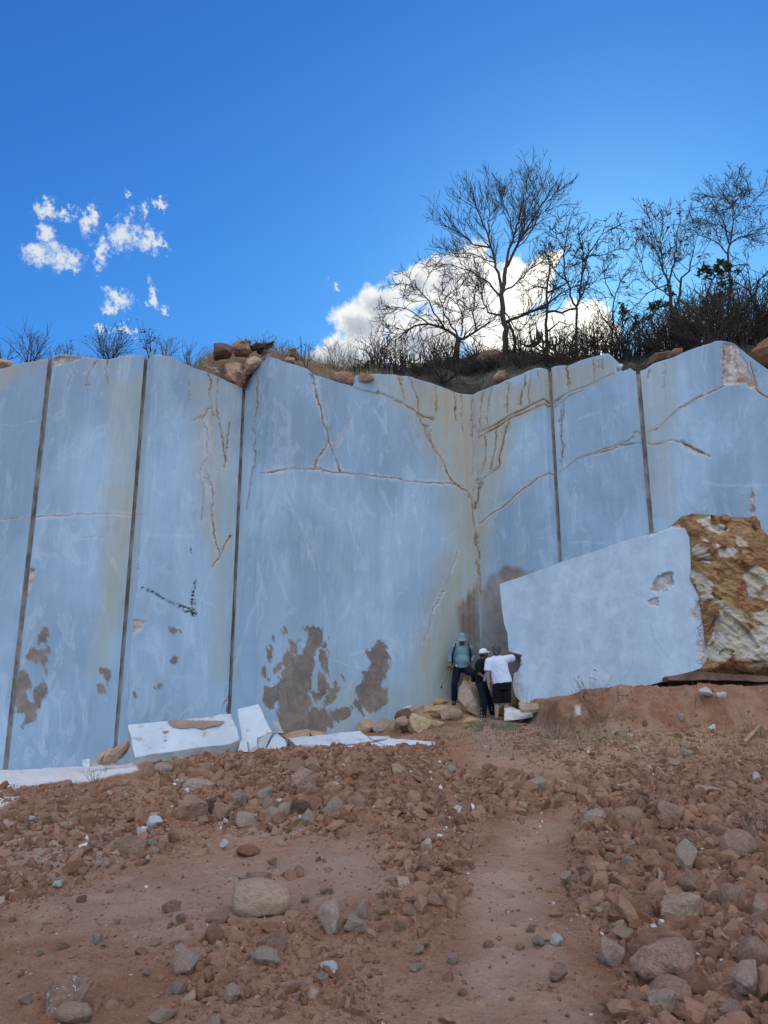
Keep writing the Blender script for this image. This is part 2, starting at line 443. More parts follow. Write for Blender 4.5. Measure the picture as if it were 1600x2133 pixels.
def ground_mat():
    m, T, b = mat_new('red_earth', 0.96, 0.15)
    tc = T.new('ShaderNodeTexCoord'); P = tc.outputs['Object']
    n1 = T.noise(P, 0.5, 6, 0.6, 0.3)
    n2 = T.noise(P, 2.6, 8, 0.65, 0.4)
    n3 = T.noise(P, 14.0, 8, 0.7)
    c = T.mix(T.smooth(n1, 0.35, 0.65), (0.30, 0.145, 0.082), (0.42, 0.235, 0.150))
    c = T.mix(T.math('MULTIPLY', T.smooth(n2, 0.42, 0.66), 0.5), c, (0.44, 0.28, 0.195))
    c = T.mix(T.math('MULTIPLY', T.smooth(T.noise(P, 1.3, 7, 0.65), 0.55, 0.68), 0.5), c, (0.34, 0.155, 0.085))
    c = T.mix(T.math('MULTIPLY', T.smooth(n3, 0.50, 0.28), 0.65), c, (0.17, 0.085, 0.052))
    n4 = T.noise(P, 42.0, 6, 0.75)
    c = T.mix(T.math('MULTIPLY', T.smooth(n4, 0.52, 0.36), 0.45), c, (0.19, 0.10, 0.065))
    c = T.mix(T.math('MULTIPLY', T.smooth(n4, 0.58, 0.70), 0.35), c, (0.56, 0.40, 0.30))
    c = T.mix(T.math('MULTIPLY', T.attr('track'), 0.75), c, T.mix(T.smooth(n2, 0.3, 0.7), (0.42, 0.255, 0.165), (0.52, 0.35, 0.25)))
    c = T.mix(T.math('MULTIPLY', T.attr('grey'), T.smooth(n2, 0.3, 0.6, 0.3, 0.8)), c, (0.42, 0.335, 0.275))
    c = T.mix(T.math('MULTIPLY', T.attr('ochre'), 0.85), c, T.mix(T.smooth(n2, 0.35, 0.65), (0.52, 0.30, 0.11), (0.60, 0.44, 0.26)))
    c = T.mix(T.math('MULTIPLY', T.attr('redcut'), 0.8), c, T.mix(T.smooth(n2, 0.35, 0.65), (0.26, 0.115, 0.065), (0.39, 0.225, 0.15)))
    c = T.mix(T.math('MULTIPLY', T.attr('powder'), T.smooth(n3, 0.25, 0.45, 0.5, 1.0), clamp=True), c, (0.78, 0.76, 0.76))
    # tiny pale chips and grit
    v = T.voronoi(P, 38.0); vc = T.voronoi(P, 38.0, out=1)
    sp = T.new('ShaderNodeSeparateColor'); T.put(sp.inputs[0], vc)
    grit = T.math('MULTIPLY', T.smooth(v, 0.28, 0.18), T.math('GREATER_THAN', sp.outputs[0], 0.90))
    c = T.mix(T.math('MULTIPLY', grit, 0.6), c, (0.52, 0.44, 0.38))
    v2 = T.voronoi(P, 17.0); vc2 = T.voronoi(P, 17.0, out=1)
    sp2 = T.new('ShaderNodeSeparateColor'); T.put(sp2.inputs[0], vc2)
    chips = T.math('MULTIPLY', T.smooth(v2, 0.20, 0.12), T.math('GREATER_THAN', sp2.outputs[1], 0.985))
    c = T.mix(chips, c, (0.70, 0.68, 0.66))
    T.put(b.inputs['Base Color'], c)
    h = T.math('ADD', T.math('MULTIPLY', n2, 1.6), T.math('MULTIPLY', n3, 0.8))
    h = T.math('ADD', h, T.math('MULTIPLY', T.noise(P, 45.0, 6, 0.7), 0.35))
    h = T.math('SUBTRACT', h, T.math('MULTIPLY', T.smooth(v, 0.0, 0.5), 0.15))
    bump(T, b, h, 0.05, 1.0)
    return m
M['ground'] = ground_mat()

def rubble_mat():
    m, T, b = mat_new('rubble_stones', 0.95, 0.2)
    tc = T.new('ShaderNodeTexCoord'); P = tc.outputs['Object']
    t = T.attr('tone')
    c = T.mix(T.smooth(t, 0.0, 0.6), (0.20, 0.098, 0.058), (0.37, 0.205, 0.132))
    c = T.mix(T.smooth(t, 0.62, 0.80), c, (0.46, 0.32, 0.24))
    c = T.mix(T.smooth(t, 0.955, 0.965), c, (0.74, 0.75, 0.77))
    c = T.mix(T.smooth(T.noise(P, 9, 6, 0.65), 0.4, 0.7, 0.0, 0.7), c, (0.32, 0.175, 0.115))
    T.put(b.inputs['Base Color'], c)
    bump(T, b, T.math('ADD', T.noise(P, 22, 7, 0.7), T.math('MULTIPLY', T.noise(P, 70, 5, 0.7), 0.5)), 0.022, 1.0)
    return m
M['rubble'] = rubble_mat()

def hill_mat():
    m, T, b = mat_new('hill_soil', 0.95, 0.2)
    tc = T.new('ShaderNodeTexCoord'); P = tc.outputs['Object']
    n = T.noise(P, 1.4, 8, 0.65, 0.4)
    c = T.mix(T.smooth(n, 0.35, 0.65), (0.16, 0.085, 0.055), (0.30, 0.20, 0.145))
    c2 = T.mix(T.smooth(n, 0.4, 0.6), (0.05, 0.045, 0.035), (0.13, 0.115, 0.095))
    c = T.mix(T.attr('dark'), c, c2)
    T.put(b.inputs['Base Color'], c)
    bump(T, b, T.noise(P, 6, 9, 0.7), 0.08, 0.9)
    return m
M['hill'] = hill_mat()
M['bark'] = flat_mat('bark', (0.055, 0.042, 0.036), 0.9, 0.3, 14, stretch=(1, 1, 0.3))
M['twig'] = flat_mat('twig_bark', (0.060, 0.046, 0.040), 0.9, 0.2, 10)
M['dry_twig'] = flat_mat('dry_stalk', (0.16, 0.12, 0.09), 0.9, 0.3, 10)
M['leaf_dark'] = flat_mat('dark_leaf', (0.045, 0.065, 0.025), 0.7, 0.35, 3)
M['leaf_red'] = flat_mat('brown_leaf', (0.10, 0.055, 0.04), 0.7, 0.35, 3)
M['cactus'] = flat_mat('cactus_skin', (0.040, 0.060, 0.028), 0.7, 0.35, 8)
M['grass'] = flat_mat('dry_grass', (0.30, 0.25, 0.15), 0.9, 0.35, 2)
M['grass_dark'] = flat_mat('dark_undergrowth', (0.075, 0.075, 0.055), 0.9, 0.4, 1.2)

# ------------------------------------------------------------------ the quarry walls (plan: ratio X/Y, Y)
TOP = [(-420, 790), (-200, 770), (0, 768), (40, 757), (75, 752), (100, 744), (130, 739), (160, 741), (195, 748), (225, 749), (250, 743), (285, 740),
       (304, 742), (335, 738), (352, 742), (375, 753), (400, 765), (430, 775), (455, 786), (480, 797), (503, 807),
       (508, 808), (530, 775), (545, 757), (560, 744), (575, 748), (600, 757), (640, 768), (652, 779), (690, 792), (735, 806),
       (745, 782), (790, 780), (825, 781), (855, 785), (885, 795), (920, 806), (950, 817), (978, 823),
       (985, 823), (1000, 815), (1060, 791), (1095, 776), (1115, 767), (1132, 768), (1140, 771), (1155, 764), (1178, 761), (1183, 762), (1210, 751), (1245, 741), (1266, 738), (1276, 746),
       (1281, 778), (1312, 767), (1326, 775), (1345, 768), (1360, 758), (1400, 744), (1450, 725), (1490, 712), (1502, 710), (1530, 716), (1556, 738), (1600, 770), (1700, 800), (1900, 830), (2400, 850)]

def crackline(pts, w=1.6, rust=5.0, vein=0.0, k=1.0): return (pts, w, rust, vein, k)
CRACKS = [
 crackline([(203, 749), (195, 770), (181, 785), (176, 805)], 1.4, 4), crackline([(224, 749), (225, 775), (226, 800)], 1.2, 5),
 crackline([(434, 775), (437, 810), (441, 843), (430, 862), (426, 872)], 1.7, 5), crackline([(441, 843), (446, 866)], 1, 3),
 crackline([(423, 866), (431, 895), (429, 947), (420, 976), (422, 1025), (419, 1083)], 1.2, 7, 9, .55),
 crackline([(435, 986), (443, 1018), (440, 1051), (445, 1113), (458, 1155)], 1.3, 6, 5),
 crackline([(478, 1116), (458, 1155), (445, 1180)], 1.0, 7, 6), crackline([(452, 788), (453, 862), (464, 934), (468, 960)], 1.2, 4),
 crackline([(476, 882), (470, 940), (468, 975)], 1.3, 5, 3), crackline([(393, 788), (395, 810), (398, 836)], 1.2, 3), crackline([(423, 866), (400, 882)], .8, 3, 3),
 crackline([(0, 1082), (65, 1079), (114, 1074), (224, 1070), (280, 1072), (305, 1069)], 0.8, 3.5, 5, .5),
 crackline([(156, 1119), (200, 1120), (222, 1121)], 0.6, 3, 5, .4), crackline([(224, 1070), (223, 1121)], 0.6, 6, 2, .4),
 crackline([(654, 781), (658, 832), (674, 876), (683, 919), (697, 953), (710, 983)], 2.9, 5, 3), crackline([(679, 926), (667, 948), (656, 974)], 1.5, 5, 4),
 crackline([(735, 854), (721, 894), (696, 930)], .5, 3, 5, .4),
 crackline([(540, 985), (598, 979), (648, 977), (714, 986), (779, 992), (808, 994), (841, 1001), (917, 1006), (967, 1012)], 1.1, 3.5, 6, .8),
 crackline([(735, 806), (797, 825), (844, 845), (870, 858), (902, 877)], 3.0, 6, 0), crackline([(870, 858), (886, 897), (913, 941), (938, 999), (955, 1012)], 2.3, 9, 5),
 crackline([(853, 785), (870, 832), (873, 858)], 2.2, 6), crackline([(830, 783), (844, 836)], 1.0, 4), crackline([(909, 803), (909, 861)], .9, 5),
 crackline([(946, 818), (949, 876)], 1.0, 6), crackline([(960, 821), (966, 897)], 1.1, 8), crackline([(870, 858), (878, 880), (884, 905), (900, 925)], 1.4, 6),
 crackline([(984, 825), (986, 912)], 2.6, 9), crackline([(986, 912), (984, 990)], 1.2, 8, 0, .7),
 crackline([(953, 1011), (975, 1022), (983, 1045)], 2.2, 8), crackline([(978, 1020), (986, 1061), (993, 1115), (997, 1187), (1000, 1240)], 2.6, 9, 0, .75),
 crackline([(1004, 999), (996, 1035), (990, 1060)], 2.6, 7), crackline([(535, 782), (527, 970), (514, 1060)], .9, 3),
 crackline([(996, 904), (1040, 880), (1092, 852), (1132, 830), (1146, 838), (1188, 816), (1240, 796), (1278, 776)], 2.5, 8),
 crackline([(996, 914), (1060, 876), (1132, 840), (1152, 846), (1184, 824), (1224, 810)], 1.6, 7),
 crackline([(1010, 810), (1002, 860), (997, 905)], 1.3, 7), crackline([(1026, 805), (1018, 850), (1012, 890)], 1.0, 6), crackline([(1058, 793), (1058, 862)], 1.0, 5),
 crackline([(1092, 780), (1091, 810), (1086, 844)], 2.6, 6), crackline([(1106, 772), (1102, 840)], .9, 4), crackline([(1180, 764), (1180, 790), (1182, 816)], 2.8, 6),
 crackline([(1236, 748), (1234, 796)], 1.3, 4), crackline([(1254, 748), (1254, 772)], .8, 3), crackline([(1247, 748), (1245, 765)], .7, 3),
 crackline([(1122, 770), (1123, 784)], 1, 3), crackline([(1176, 832), (1172, 870), (1168, 904), (1170, 976)], 1.4, 4), crackline([(1170, 836), (1166, 880)], .8, 3),
 crackline([(1064, 872), (1048, 920), (1040, 976), (1008, 1000), (1003, 1020)], 2.0, 9), crackline([(1036, 890), (1028, 960), (1020, 985)], .8, 5),
 crackline([(1012, 905), (1010, 960), (1003, 990)], .9, 7),
 crackline([(1000, 1090), (1020, 1072), (1056, 1048), (1096, 1012), (1144, 982), (1156, 988), (1176, 976), (1200, 956), (1248, 940), (1300, 922), (1328, 899), (1340, 904), (1364, 892), (1388, 872), (1412, 848), (1452, 828), (1512, 800)], 1.3, 4.5, 3),
 crackline([(1292, 930), (1336, 922), (1360, 926), (1400, 916), (1432, 928), (1480, 950)], 1.1, 4, 5), crackline([(1200, 958), (1250, 944), (1292, 930)], 1.2, 5, 5),
 crackline([(1386, 752), (1384, 840)], .6, 3.5, 1, .5), crackline([(1350, 772), (1351, 790)], 1.0, 2), crackline([(1560, 755), (1576, 814), (1600, 830), (1700, 860)], 1.6, 7, 2),
 crackline([(949, 1150), (931, 1212), (902, 1270), (884, 1338)], .7, 3.5, 6, .55), crackline([(921, 1199), (934, 1222)], .6, 3, 0, .5),
 crackline([(1508, 716), (1505, 800)], .7, 3), crackline([(478, 1440), (462, 1480)], 1.0, 3, 4), crackline([(1412, 850), (1445, 834), (1462, 820)], 0.6, 3, 2),
]
VEINS = [([(620, 1086), (641, 1144), (656, 1187)], 3), ([(562, 1150), (580, 1200), (598, 1245)], 2.4), ([(790, 1013), (815, 1075)], 3), ([(779, 847), (808, 905)], 2.4),
 ([(746, 916), (775, 988)], 2.6), ([(822, 1035), (833, 1133)], 2.2), ([(582, 908), (600, 950)], 2), ([(572, 1093), (562, 1150), (556, 1200)], 2.0), ([(312, 1114), (357, 1114), (403, 1118)], 4.5),
 ([(0, 883), (40, 885), (75, 878)], 2.2), ([(105, 975), (150, 979)], 2), ([(146, 890), (138, 925), (128, 965)], 3), ([(1464, 1004), (1504, 1012), (1600, 1012)], 3),
 ([(1184, 1132), (1256, 1132)], 3.5), ([(1392, 912), (1396, 1000), (1400, 1080)], 2.4), ([(1252, 850), (1258, 930)], 1.8), ([(1200, 1010), (1198, 1080)], 1.6), ([(1290, 840), (1284, 870)], 2),
 ([(1160, 1040), (1158, 1150)], 1.8), ([(1210, 870), (1250, 858)], 3.5), ([(1060, 900), (1030, 1060)], 1.5), ([(225, 1150), (250, 1205), (262, 1240)], 3), ([(460, 1155), (430, 1215), (415, 1270), (418, 1320)], 2.5),
 ([(530, 1130), (548, 1215), (520, 1290), (488, 1390)], 4), ([(700, 1020), (760, 1180)], 2), ([(860, 1010), (870, 1100)], 2), ([(690, 830), (708, 890)], 1.8), ([(398, 1300), (405, 1350)], 2.5),
 ([(352, 1409), (410, 1414)], 3), ([(760, 1357), (730, 1362)], 2.2), ([(750, 1395), (690, 1375)], 2), ([(600, 1040), (640, 1120), (700, 1260)], 1.6), ([(1180, 780), (1160, 900)], 1.2),
 ([(380, 1230), (440, 1260)], 2), ([(325, 800), (318, 1000), (300, 1260)], 1.5), ([(880, 1100), (870, 1250), (860, 1380)], 1.4), ([(1540, 850), (1530, 980)], 1.6), ([(1090, 880), (1080, 1100)], 1.3)]
WARM = [([(228, 790), (300, 790), (282, 1150), (262, 1260), (215, 1380), (190, 1400), (215, 1250), (232, 1060)], 26, .75), ([(400, 780), (500, 800), (488, 1400), (440, 1420), (445, 1180), (415, 1100)], 26, .55),
 ([(780, 785), (985, 820), (1000, 1240), (1000, 1460), (860, 1470), (880, 1330), (945, 1140), (930, 1010), (860, 870)], 40, 1.0), ([(985, 822), (1276, 742), (1276, 776), (1140, 832), (1070, 880), (1045, 1000), (1000, 1180)], 26, .9),
 ([(1335, 780), (1400, 750), (1400, 1090), (1360, 1090)], 22, .6), ([(0, 760), (40, 760), (0, 800)], 12, .8), ([(225, 1010), (285, 1000), (262, 1120), (232, 1130)], 14, .6), ([(640, 1430), (1000, 1430), (1000, 1560), (640, 1560)], 40, .5)]
RUSTY = [([(870, 800), (985, 822), (1010, 815), (1010, 1200), (992, 1220), (968, 1020), (930, 900)], 26, .62), ([(985, 822), (1270, 745), (1272, 776), (1140, 832), (1060, 880), (1045, 980), (1000, 1010)], 16, .42),
 ([(412, 860), (440, 860), (462, 1160), (440, 1180), (418, 1060)], 14, .40), ([(205, 1010), (285, 1000), (275, 1130), (225, 1300), (212, 1120)], 16, .35), ([(900, 1160), (960, 1150), (960, 1300), (880, 1400)], 20, .3),
 ([(1130, 770), (1190, 765), (1190, 830), (1130, 845)], 10, .4), ([(0, 765), (110, 745), (110, 765), (0, 800)], 8, .5), ([(170, 745), (240, 748), (240, 775), (180, 770)], 8, .4), ([(330, 740), (380, 752), (380, 768), (335, 758)], 6, .45)]
STAINS = [
 [(78, 1312), (97, 1310), (94, 1340), (76, 1345)], [(55, 1366), (72, 1355), (104, 1353), (98, 1384), (88, 1386), (70, 1378)],
 [(91, 1386), (102, 1397), (98, 1426), (91, 1449), (72, 1499), (44, 1524), (49, 1488), (29, 1485), (34, 1410), (46, 1390), (57, 1403), (57, 1459), (67, 1460), (75, 1433), (94, 1420)],
 [(217, 1395), (230, 1394), (224, 1415)], [(208, 1426), (218, 1425), (216, 1455), (205, 1442)], [(211, 1388), (214, 1392), (208, 1405), (204, 1402)], [(325, 1430), (345, 1420), (342, 1428), (330, 1433)], [(279, 1446), (287, 1445), (286, 1452), (281, 1452)],
 [(350, 1380), (372, 1365), (368, 1375)], [(355, 1304), (374, 1318), (365, 1316)],
 [(561, 1328), (571, 1328), (565, 1367), (552, 1408), (547, 1400), (558, 1364)], [(580, 1322), (600, 1306), (596, 1316), (584, 1325)], [(672, 1342), (686, 1322), (684, 1334), (676, 1343)],
 [(629, 1302), (645, 1308), (640, 1312), (632, 1309)], [(713, 1404), (720, 1403), (719, 1418), (715, 1417)],
 [(654, 1306), (669, 1310), (668, 1338), (655, 1350), (655, 1367), (648, 1396), (642, 1440), (650, 1470), (692, 1498), (742, 1465), (738, 1482), (700, 1502), (676, 1490), (655, 1516), (595, 1520), (580, 1490), (578, 1458), (562, 1484), (541, 1465), (552, 1430), (571, 1432), (598, 1386), (586, 1384), (562, 1418), (565, 1404), (594, 1366), (605, 1332), (620, 1336), (616, 1364), (634, 1355), (645, 1328)],
 [(668, 1352), (679, 1355), (682, 1440), (655, 1462), (649, 1450), (665, 1440), (668, 1400)], [(700, 1420), (710, 1430), (700, 1450), (682, 1470), (678, 1460)],
 [(786, 1331), (804, 1346), (812, 1386), (804, 1404), (792, 1418), (786, 1433), (806, 1436), (804, 1462), (762, 1491), (746, 1469), (741, 1440), (757, 1418), (770, 1382), (757, 1364), (759, 1353), (779, 1346)],
 [(640, 1480), (700, 1480), (745, 1460), (700, 1510), (650, 1540), (580, 1545), (580, 1500)],
]
BIGSTAIN = [[(950, 1262), (975, 1236), (997, 1206), (1002, 1320), (1003, 1480), (952, 1470), (957, 1330)],
            [(1000, 1228), (1020, 1192), (1049, 1181), (1112, 1186), (1120, 1300), (1120, 1480), (1000, 1480)]]
BLACKS = [([(302, 1226), (330, 1240), (350, 1252), (372, 1262), (390, 1272), (403, 1280)], [3, 3, 4, 6, 8, 8]), ([(408, 1209), (405, 1240), (404, 1273)], [3, 5, 5]), ([(398, 1142), (398, 1152)], [2, 2]), ([(288, 1175), (288, 1186)], [2, 2]), ([(480, 1440), (476, 1480)], [4, 4])]
ROUGHP = [[(1508, 714), (1536, 720), (1552, 755), (1574, 812), (1556, 806), (1546, 798), (1508, 800), (1505, 740)], [(1566, 1018), (1572, 1045), (1574, 1080), (1564, 1080), (1562, 1040)], [(103, 745), (125, 742), (175, 743), (150, 752), (110, 762)],
          [(62, 1182), (72, 1186), (70, 1212), (60, 1240), (56, 1250)], [(275, 1290), (300, 1296), (285, 1312), (275, 1316)], [(1418, 918), (1440, 930), (1470, 945), (1450, 946), (1428, 934)]]

def paint(V):
    """stone pattern: where cracks, veins and mud lie on the wall surface"""
    px, py = proj(V[:, 0], V[:, 1], V[:, 2])
    wx = fbm(V[:, 0] * 2.2 + V[:, 1] * 1.3, V[:, 2] * 2.2, 0, 4, .7, 3) * 8; wy = fbm(V[:, 0] * 2.2 + V[:, 1], V[:, 2] * 2.2, 5.5, 4, .6, 4) * 6
    wx = wx + fbm(V[:, 0] * 16 + V[:, 1] * 9, V[:, 2] * 16, 0, 3, .6, 13) * 2.2
    qx, qy = px + wx, py + wy
    run = sstep(-.35, .25, fbm(V[:, 0] * 1.6 + V[:, 1], V[:, 2] * 1.6, 2.2, 4, .65, 14))
    fx = fbm(V[:, 0] * 7 + V[:, 1] * 4, V[:, 2] * 3, 0, 4, .65, 8); fy = fbm(V[:, 0] * 5, V[:, 2] * 5, 3, 4, .65, 9)
    n = len(px); A = {k: np.zeros(n) for k in ('crack', 'rust', 'vein', 'warm', 'stain', 'black', 'rough_patch')}
    n1 = fbm(V[:, 0] * 3 + V[:, 1] * 3, V[:, 2] * 3, 0, 4, .6, 5) * .5 + .5
    def sel(pts, m):
        xs = [p[0] for p in pts]; ys = [p[1] for p in pts]
        return np.where((qx > min(xs) - m) & (qx < max(xs) + m) & (qy > min(ys) - m) & (qy < max(ys) + m))[0]
    for (pts, w, r, v, k) in CRACKS:
        i = sel(pts, 40)
        if not len(i): continue
        d = seg_dist(qx[i], qy[i], pts)
        ww = .58 * w * (.3 + 1.0 * n1[i] * (.5 + .8 * run[i]))
        A['crack'][i] = np.maximum(A['crack'][i], k * (.45 + .55 * run[i]) * sstep(ww + .75, ww * .3, d))
        A['rust'][i] = np.maximum(A['rust'][i], .8 * k ** .5 * (.35 + .65 * run[i]) * np.exp(-(d / (r * (.2 + 1.1 * n1[i]))) ** 2))
        d2 = seg_dist(qx[i] + 3.5 * fx[i] + 1.6 * wx[i], qy[i] + 3.5 * fy[i] + wy[i], pts)
        A['crack'][i] = np.maximum(A['crack'][i], .7 * k * sstep(.1, .5, n1[i]) * sstep(-.1, .3, fy[i]) * sstep(w * .45 + .7, w * .15, d2))
        if v: A['vein'][i] = np.maximum(A['vein'][i], .75 * sstep(-.25, .35, fx[i] + run[i] - .5) * np.exp(-(np.maximum(d - 1.2 * w, 0) / (v * (.2 + 1.1 * n1[i]))) ** 2))
    for pts, w in VEINS:
        i = sel(pts, 25)
        if not len(i): continue
        d = seg_dist(qx[i], qy[i], pts)
        A['vein'][i] = np.maximum(A['vein'][i], .42 * (.3 + .9 * run[i]) * np.exp(-(d / (w * (.3 + n1[i]))) ** 2))
    for poly, soft, k in WARM:
        i = sel(poly, soft * 2)
        if not len(i): continue
        A['warm'][i] = np.maximum(A['warm'][i], k * sstep(-soft, soft * .6, poly_sd(qx[i] + 10 * fx[i], qy[i] + 20 * fy[i], poly)))
    for poly, soft, k in RUSTY:
        i = sel(poly, soft * 2)
        if not len(i): continue
        strk = fbm(V[i, 0] * 8 + V[i, 1] * 8, V[i, 2] * .8, 0, 4, .6, 17)
        A['rust'][i] = np.maximum(A['rust'][i], k * (.55 + .9 * strk) * sstep(-soft, soft * .7, poly_sd(qx[i] + 12 * fx[i], qy[i] + 25 * strk, poly)))
    for poly in STAINS:
        i = sel(poly, 20)
        if not len(i): continue
        dg = fbm((V[i, 0] + V[i, 2] * .5) * 16, V[i, 2] * 3.5, 0, 4, .65, 15)
        tear = fbm((V[i, 0] + V[i, 2] * .55) * 9, V[i, 2] * 2.0 + V[i, 0], 0, 5, .7, 19)
        sd_ = poly_sd(px[i] + 7 * fx[i] - 5 * dg, py[i] + 10 * fy[i] + 9 * dg, poly) + 3 * fy[i] - 1 + 22 * np.minimum(tear + .12, .25)
        A['stain'][i] = np.maximum(A['stain'][i], .92 * sstep(-1.6, 1.6, sd_))
    for poly in BIGSTAIN:
        i = sel(poly, 50)
        if not len(i): continue
        strk = fbm(V[i, 0] * 9 + V[i, 1] * 9, V[i, 2] * .5, 0, 4, .6, 12)
        sd_ = poly_sd(px[i] + 3 * fx[i], py[i] + 16 * strk, poly)
        A['stain'][i] = np.maximum(A['stain'][i], .95 * sstep(-5, 10, sd_) * (0.86 + .3 * strk))
    for pts, ws in BLACKS:
        i = sel(pts, 14)
        if not len(i): continue
        for a, b_, w in zip(pts[:-1], pts[1:], ws):
            A['black'][i] = np.maximum(A['black'][i], sstep(w * 1.3, w * .5, seg_dist(qx[i], qy[i], [a, b_])))
    for poly in ROUGHP:
        i = sel(poly, 12)
        if not len(i): continue
        A['rough_patch'][i] = np.maximum(A['rough_patch'][i], sstep(-2, 2, poly_sd(qx[i], qy[i], poly) + 3 * fx[i]))
    return A

def top_z_fn(P0, P1):
    """top height along the plan segment P0->P1, from the rim line"""
    S, Z = [], []
    d = (P1[0] - P0[0], P1[1] - P0[1]); L = math.hypot(*d)
    for (px, py) in TOP:
        p = at(px, py, 1.0)
        # intersect the vertical plane through the ray with the wall segment
        den = d[0] - p.x * d[1]
        if abs(den) < 1e-9: continue
        t = (p.x * P0[1] - P0[0]) / den
        if -0.6 < t < 1.6:
            Y = P0[1] + t * d[1]
            if Y > 2: S.append(t); Z.append(p.z * Y)
    o = np.argsort(S)
    return np.array(S)[o], np.array(Z)[o]

RIM = []    # (X, Y, Z) of the wall top, used for the hill
def wall_panel(P0, P1, parent, res=0.021, zb=-2.2, name='stone_panel'):
    L = math.hypot(P1[0] - P0[0], P1[1] - P0[1])
    far = max(abs(P0[0] / P0[1]), abs(P1[0] / P1[1])) > .62 and min(abs(P0[0] / P0[1]), abs(P1[0] / P1[1])) > .5
    if far: res = .08
    nc = max(3, int(L / res)); nr = int(10.5 / res)
    S, Z = top_z_fn(P0, P1)
    s = np.linspace(0, 1, nc)
    X = P0[0] + (P1[0] - P0[0]) * s; Y = P0[1] + (P1[1] - P0[1]) * s
    zt = np.interp(s, S, Z) + fbm(X * 2.5, Y * 2.5, 0, 4, .6, 21) * .035
    RIM.extend(zip(X[::3], Y[::3], zt[::3])); RIM.append((X[-1], Y[-1], zt[-1]))
    t = np.linspace(0, 1, nr)[:, None]
    Zg = zb + (zt[None, :] - zb) * t
    Xg = np.repeat(X[None, :], nr, 0); Yg = np.repeat(Y[None, :], nr, 0)
    nx, ny = (P1[1] - P0[1]) / L, -(P1[0] - P0[0]) / L      # towards the camera
    if ny > 0: nx, ny = -nx, -ny
    # rounded top, then a short flat return into the hill
    ex = []; bs = 1.0 if L > 1 else .12
    for (bk, dz) in ((.02, .012), (.06, .02), (.18, .02), (.45, -.03)):
        bk = bk * bs; ex.append((X - nx * bk, Y - ny * bk, zt + dz + .02 * fbm(X * 4, Y * 4 + bk * 9, 0, 3, .6, 5)))
    Xg = np.vstack([Xg] + [e[0][None] for e in ex]); Yg = np.vstack([Yg] + [e[1][None] for e in ex]); Zg = np.vstack([Zg] + [e[2][None] for e in ex])
    V = np.stack([Xg.ravel(), Yg.ravel(), Zg.ravel()], 1)
    A = paint(V)
    u = V[:, 0] * 1.0 + V[:, 1] * .8
    disp = .018 * fbm(u * .9, V[:, 2] * .9, 0, 4, .5, 31) + .004 * fbm(u * 8, V[:, 2] * 5, 0, 3, .6, 32)
    disp -= .035 * A['crack'] + A['rough_patch'] * (.05 + .05 * fbm(u * 6, V[:, 2] * 6, 0, 4, .6, 33)) - .004 * A['stain']
    # worn chips along the saw-cut edges
    ed = np.minimum(np.tile(s, Xg.shape[0]), 1 - np.tile(s, Xg.shape[0])) * L
    disp -= .05 * np.exp(-ed / .03) * sstep(.15, .5, fbm(V[:, 2] * 1.7, u * 0 + P0[0], 0, 4, .6, 35))
    disp *= sstep(0, .03, ed)
    V[:, 0] += nx * disp; V[:, 1] += ny * disp
    return mesh_np(name, V, quads(Xg.shape[0], nc), M['marble'], parent, True, A)

def groove(P0, P1, parent, depth=.13):
    """U-shaped drilled channel between two panels"""
    nr = 260
    dx, dy = P1[0] - P0[0], P1[1] - P0[1]; L = math.hypot(dx, dy); nx, ny = dy / L, -dx / L
    if ny > 0: nx, ny = -nx, -ny
    S, Z = top_z_fn(P0, P1); zt = float(np.interp(.5, S, Z)) - .02
    sec = [(0, 0), (.04, .5), (.15, .85), (.5, 1.0), (.85, .85), (.96, .5), (1, 0)]
    z = np.linspace(-2.2, zt, nr); V = []
    for k, zz in enumerate(z):
        for j, (a, b_) in enumerate(sec):
            w = 1 if j in (0, 6) else 1 + .0
            e = (.018 * (vnoise(np.array([zz * 7.0]), np.array([j * 3.0]), 0, 6)[0] - .5)) if j in (0, 6) else .012 * (vnoise(np.array([zz * 14.0]), np.array([j * 3.0]), 0, 4)[0] - .5)
            V.append((P0[0] + dx * a - nx * (b_ * depth + e), P0[1] + dy * a - ny * (b_ * depth + e), zz))
    return mesh_np('drill_groove', np.array(V), quads(nr, 7), M['groove'], parent, True)

def pl(r, Y): return (r * Y, Y)
def gpair(r, Y, w=.11, dY=0.0):
    h = w / 2
    return (r * Y - h, Y - dY / 2), (r * Y + h, Y + dY / 2)
lw = thing('quarry_face', 'tall pale blue sawn marble wall on the left with three vertical drilled grooves', 'quarry wall', (-6, 16.5, -1.5))
cw = thing('quarry_face', 'broad sawn marble face in the middle with large brown mud patches near its foot', 'quarry wall', (0, 18, -1))
rw = thing('quarry_face', 'sawn marble wall on the right crossed by a long rising rusty crack', 'quarry wall', (6, 17.5, -.8))
KIDS = []
def P(o, par): KIDS.append((o, par))
g1a, g1b = gpair(-.4665, 16.0, .105); g2a, g2b = gpair(-.333, 16.6, .085); g3a, g3b = gpair(-.1940, 17.4, .075)
P(wall_panel(pl(-1.3, 14.0), pl(-.62, 15.4), None), lw)
P(wall_panel(pl(-.62, 15.4), g1a, None), lw)
P(groove(g1a, g1b, None), lw)
P(wall_panel(g1b, g2a, None), lw)
P(groove(g2a, g2b, None), lw)
P(wall_panel(g2b, pl(-.3225, 16.35), None), lw)
P(wall_panel(pl(-.3225, 16.35), g3a, None), lw)
P(groove(g3a, g3b, None), lw)
OC = pl(-.1605, 16.75)
P(wall_panel(g3b, OC, None), cw)
IC = pl(.1231, 19.6)
P(wall_panel(OC, IC, None), cw)
g5a, g5b = gpair(.2312, 18.5, .085); g6a, g6b = gpair(.3540, 17.4, .11)
P(wall_panel(IC, pl(.2225, 18.36), None), rw)
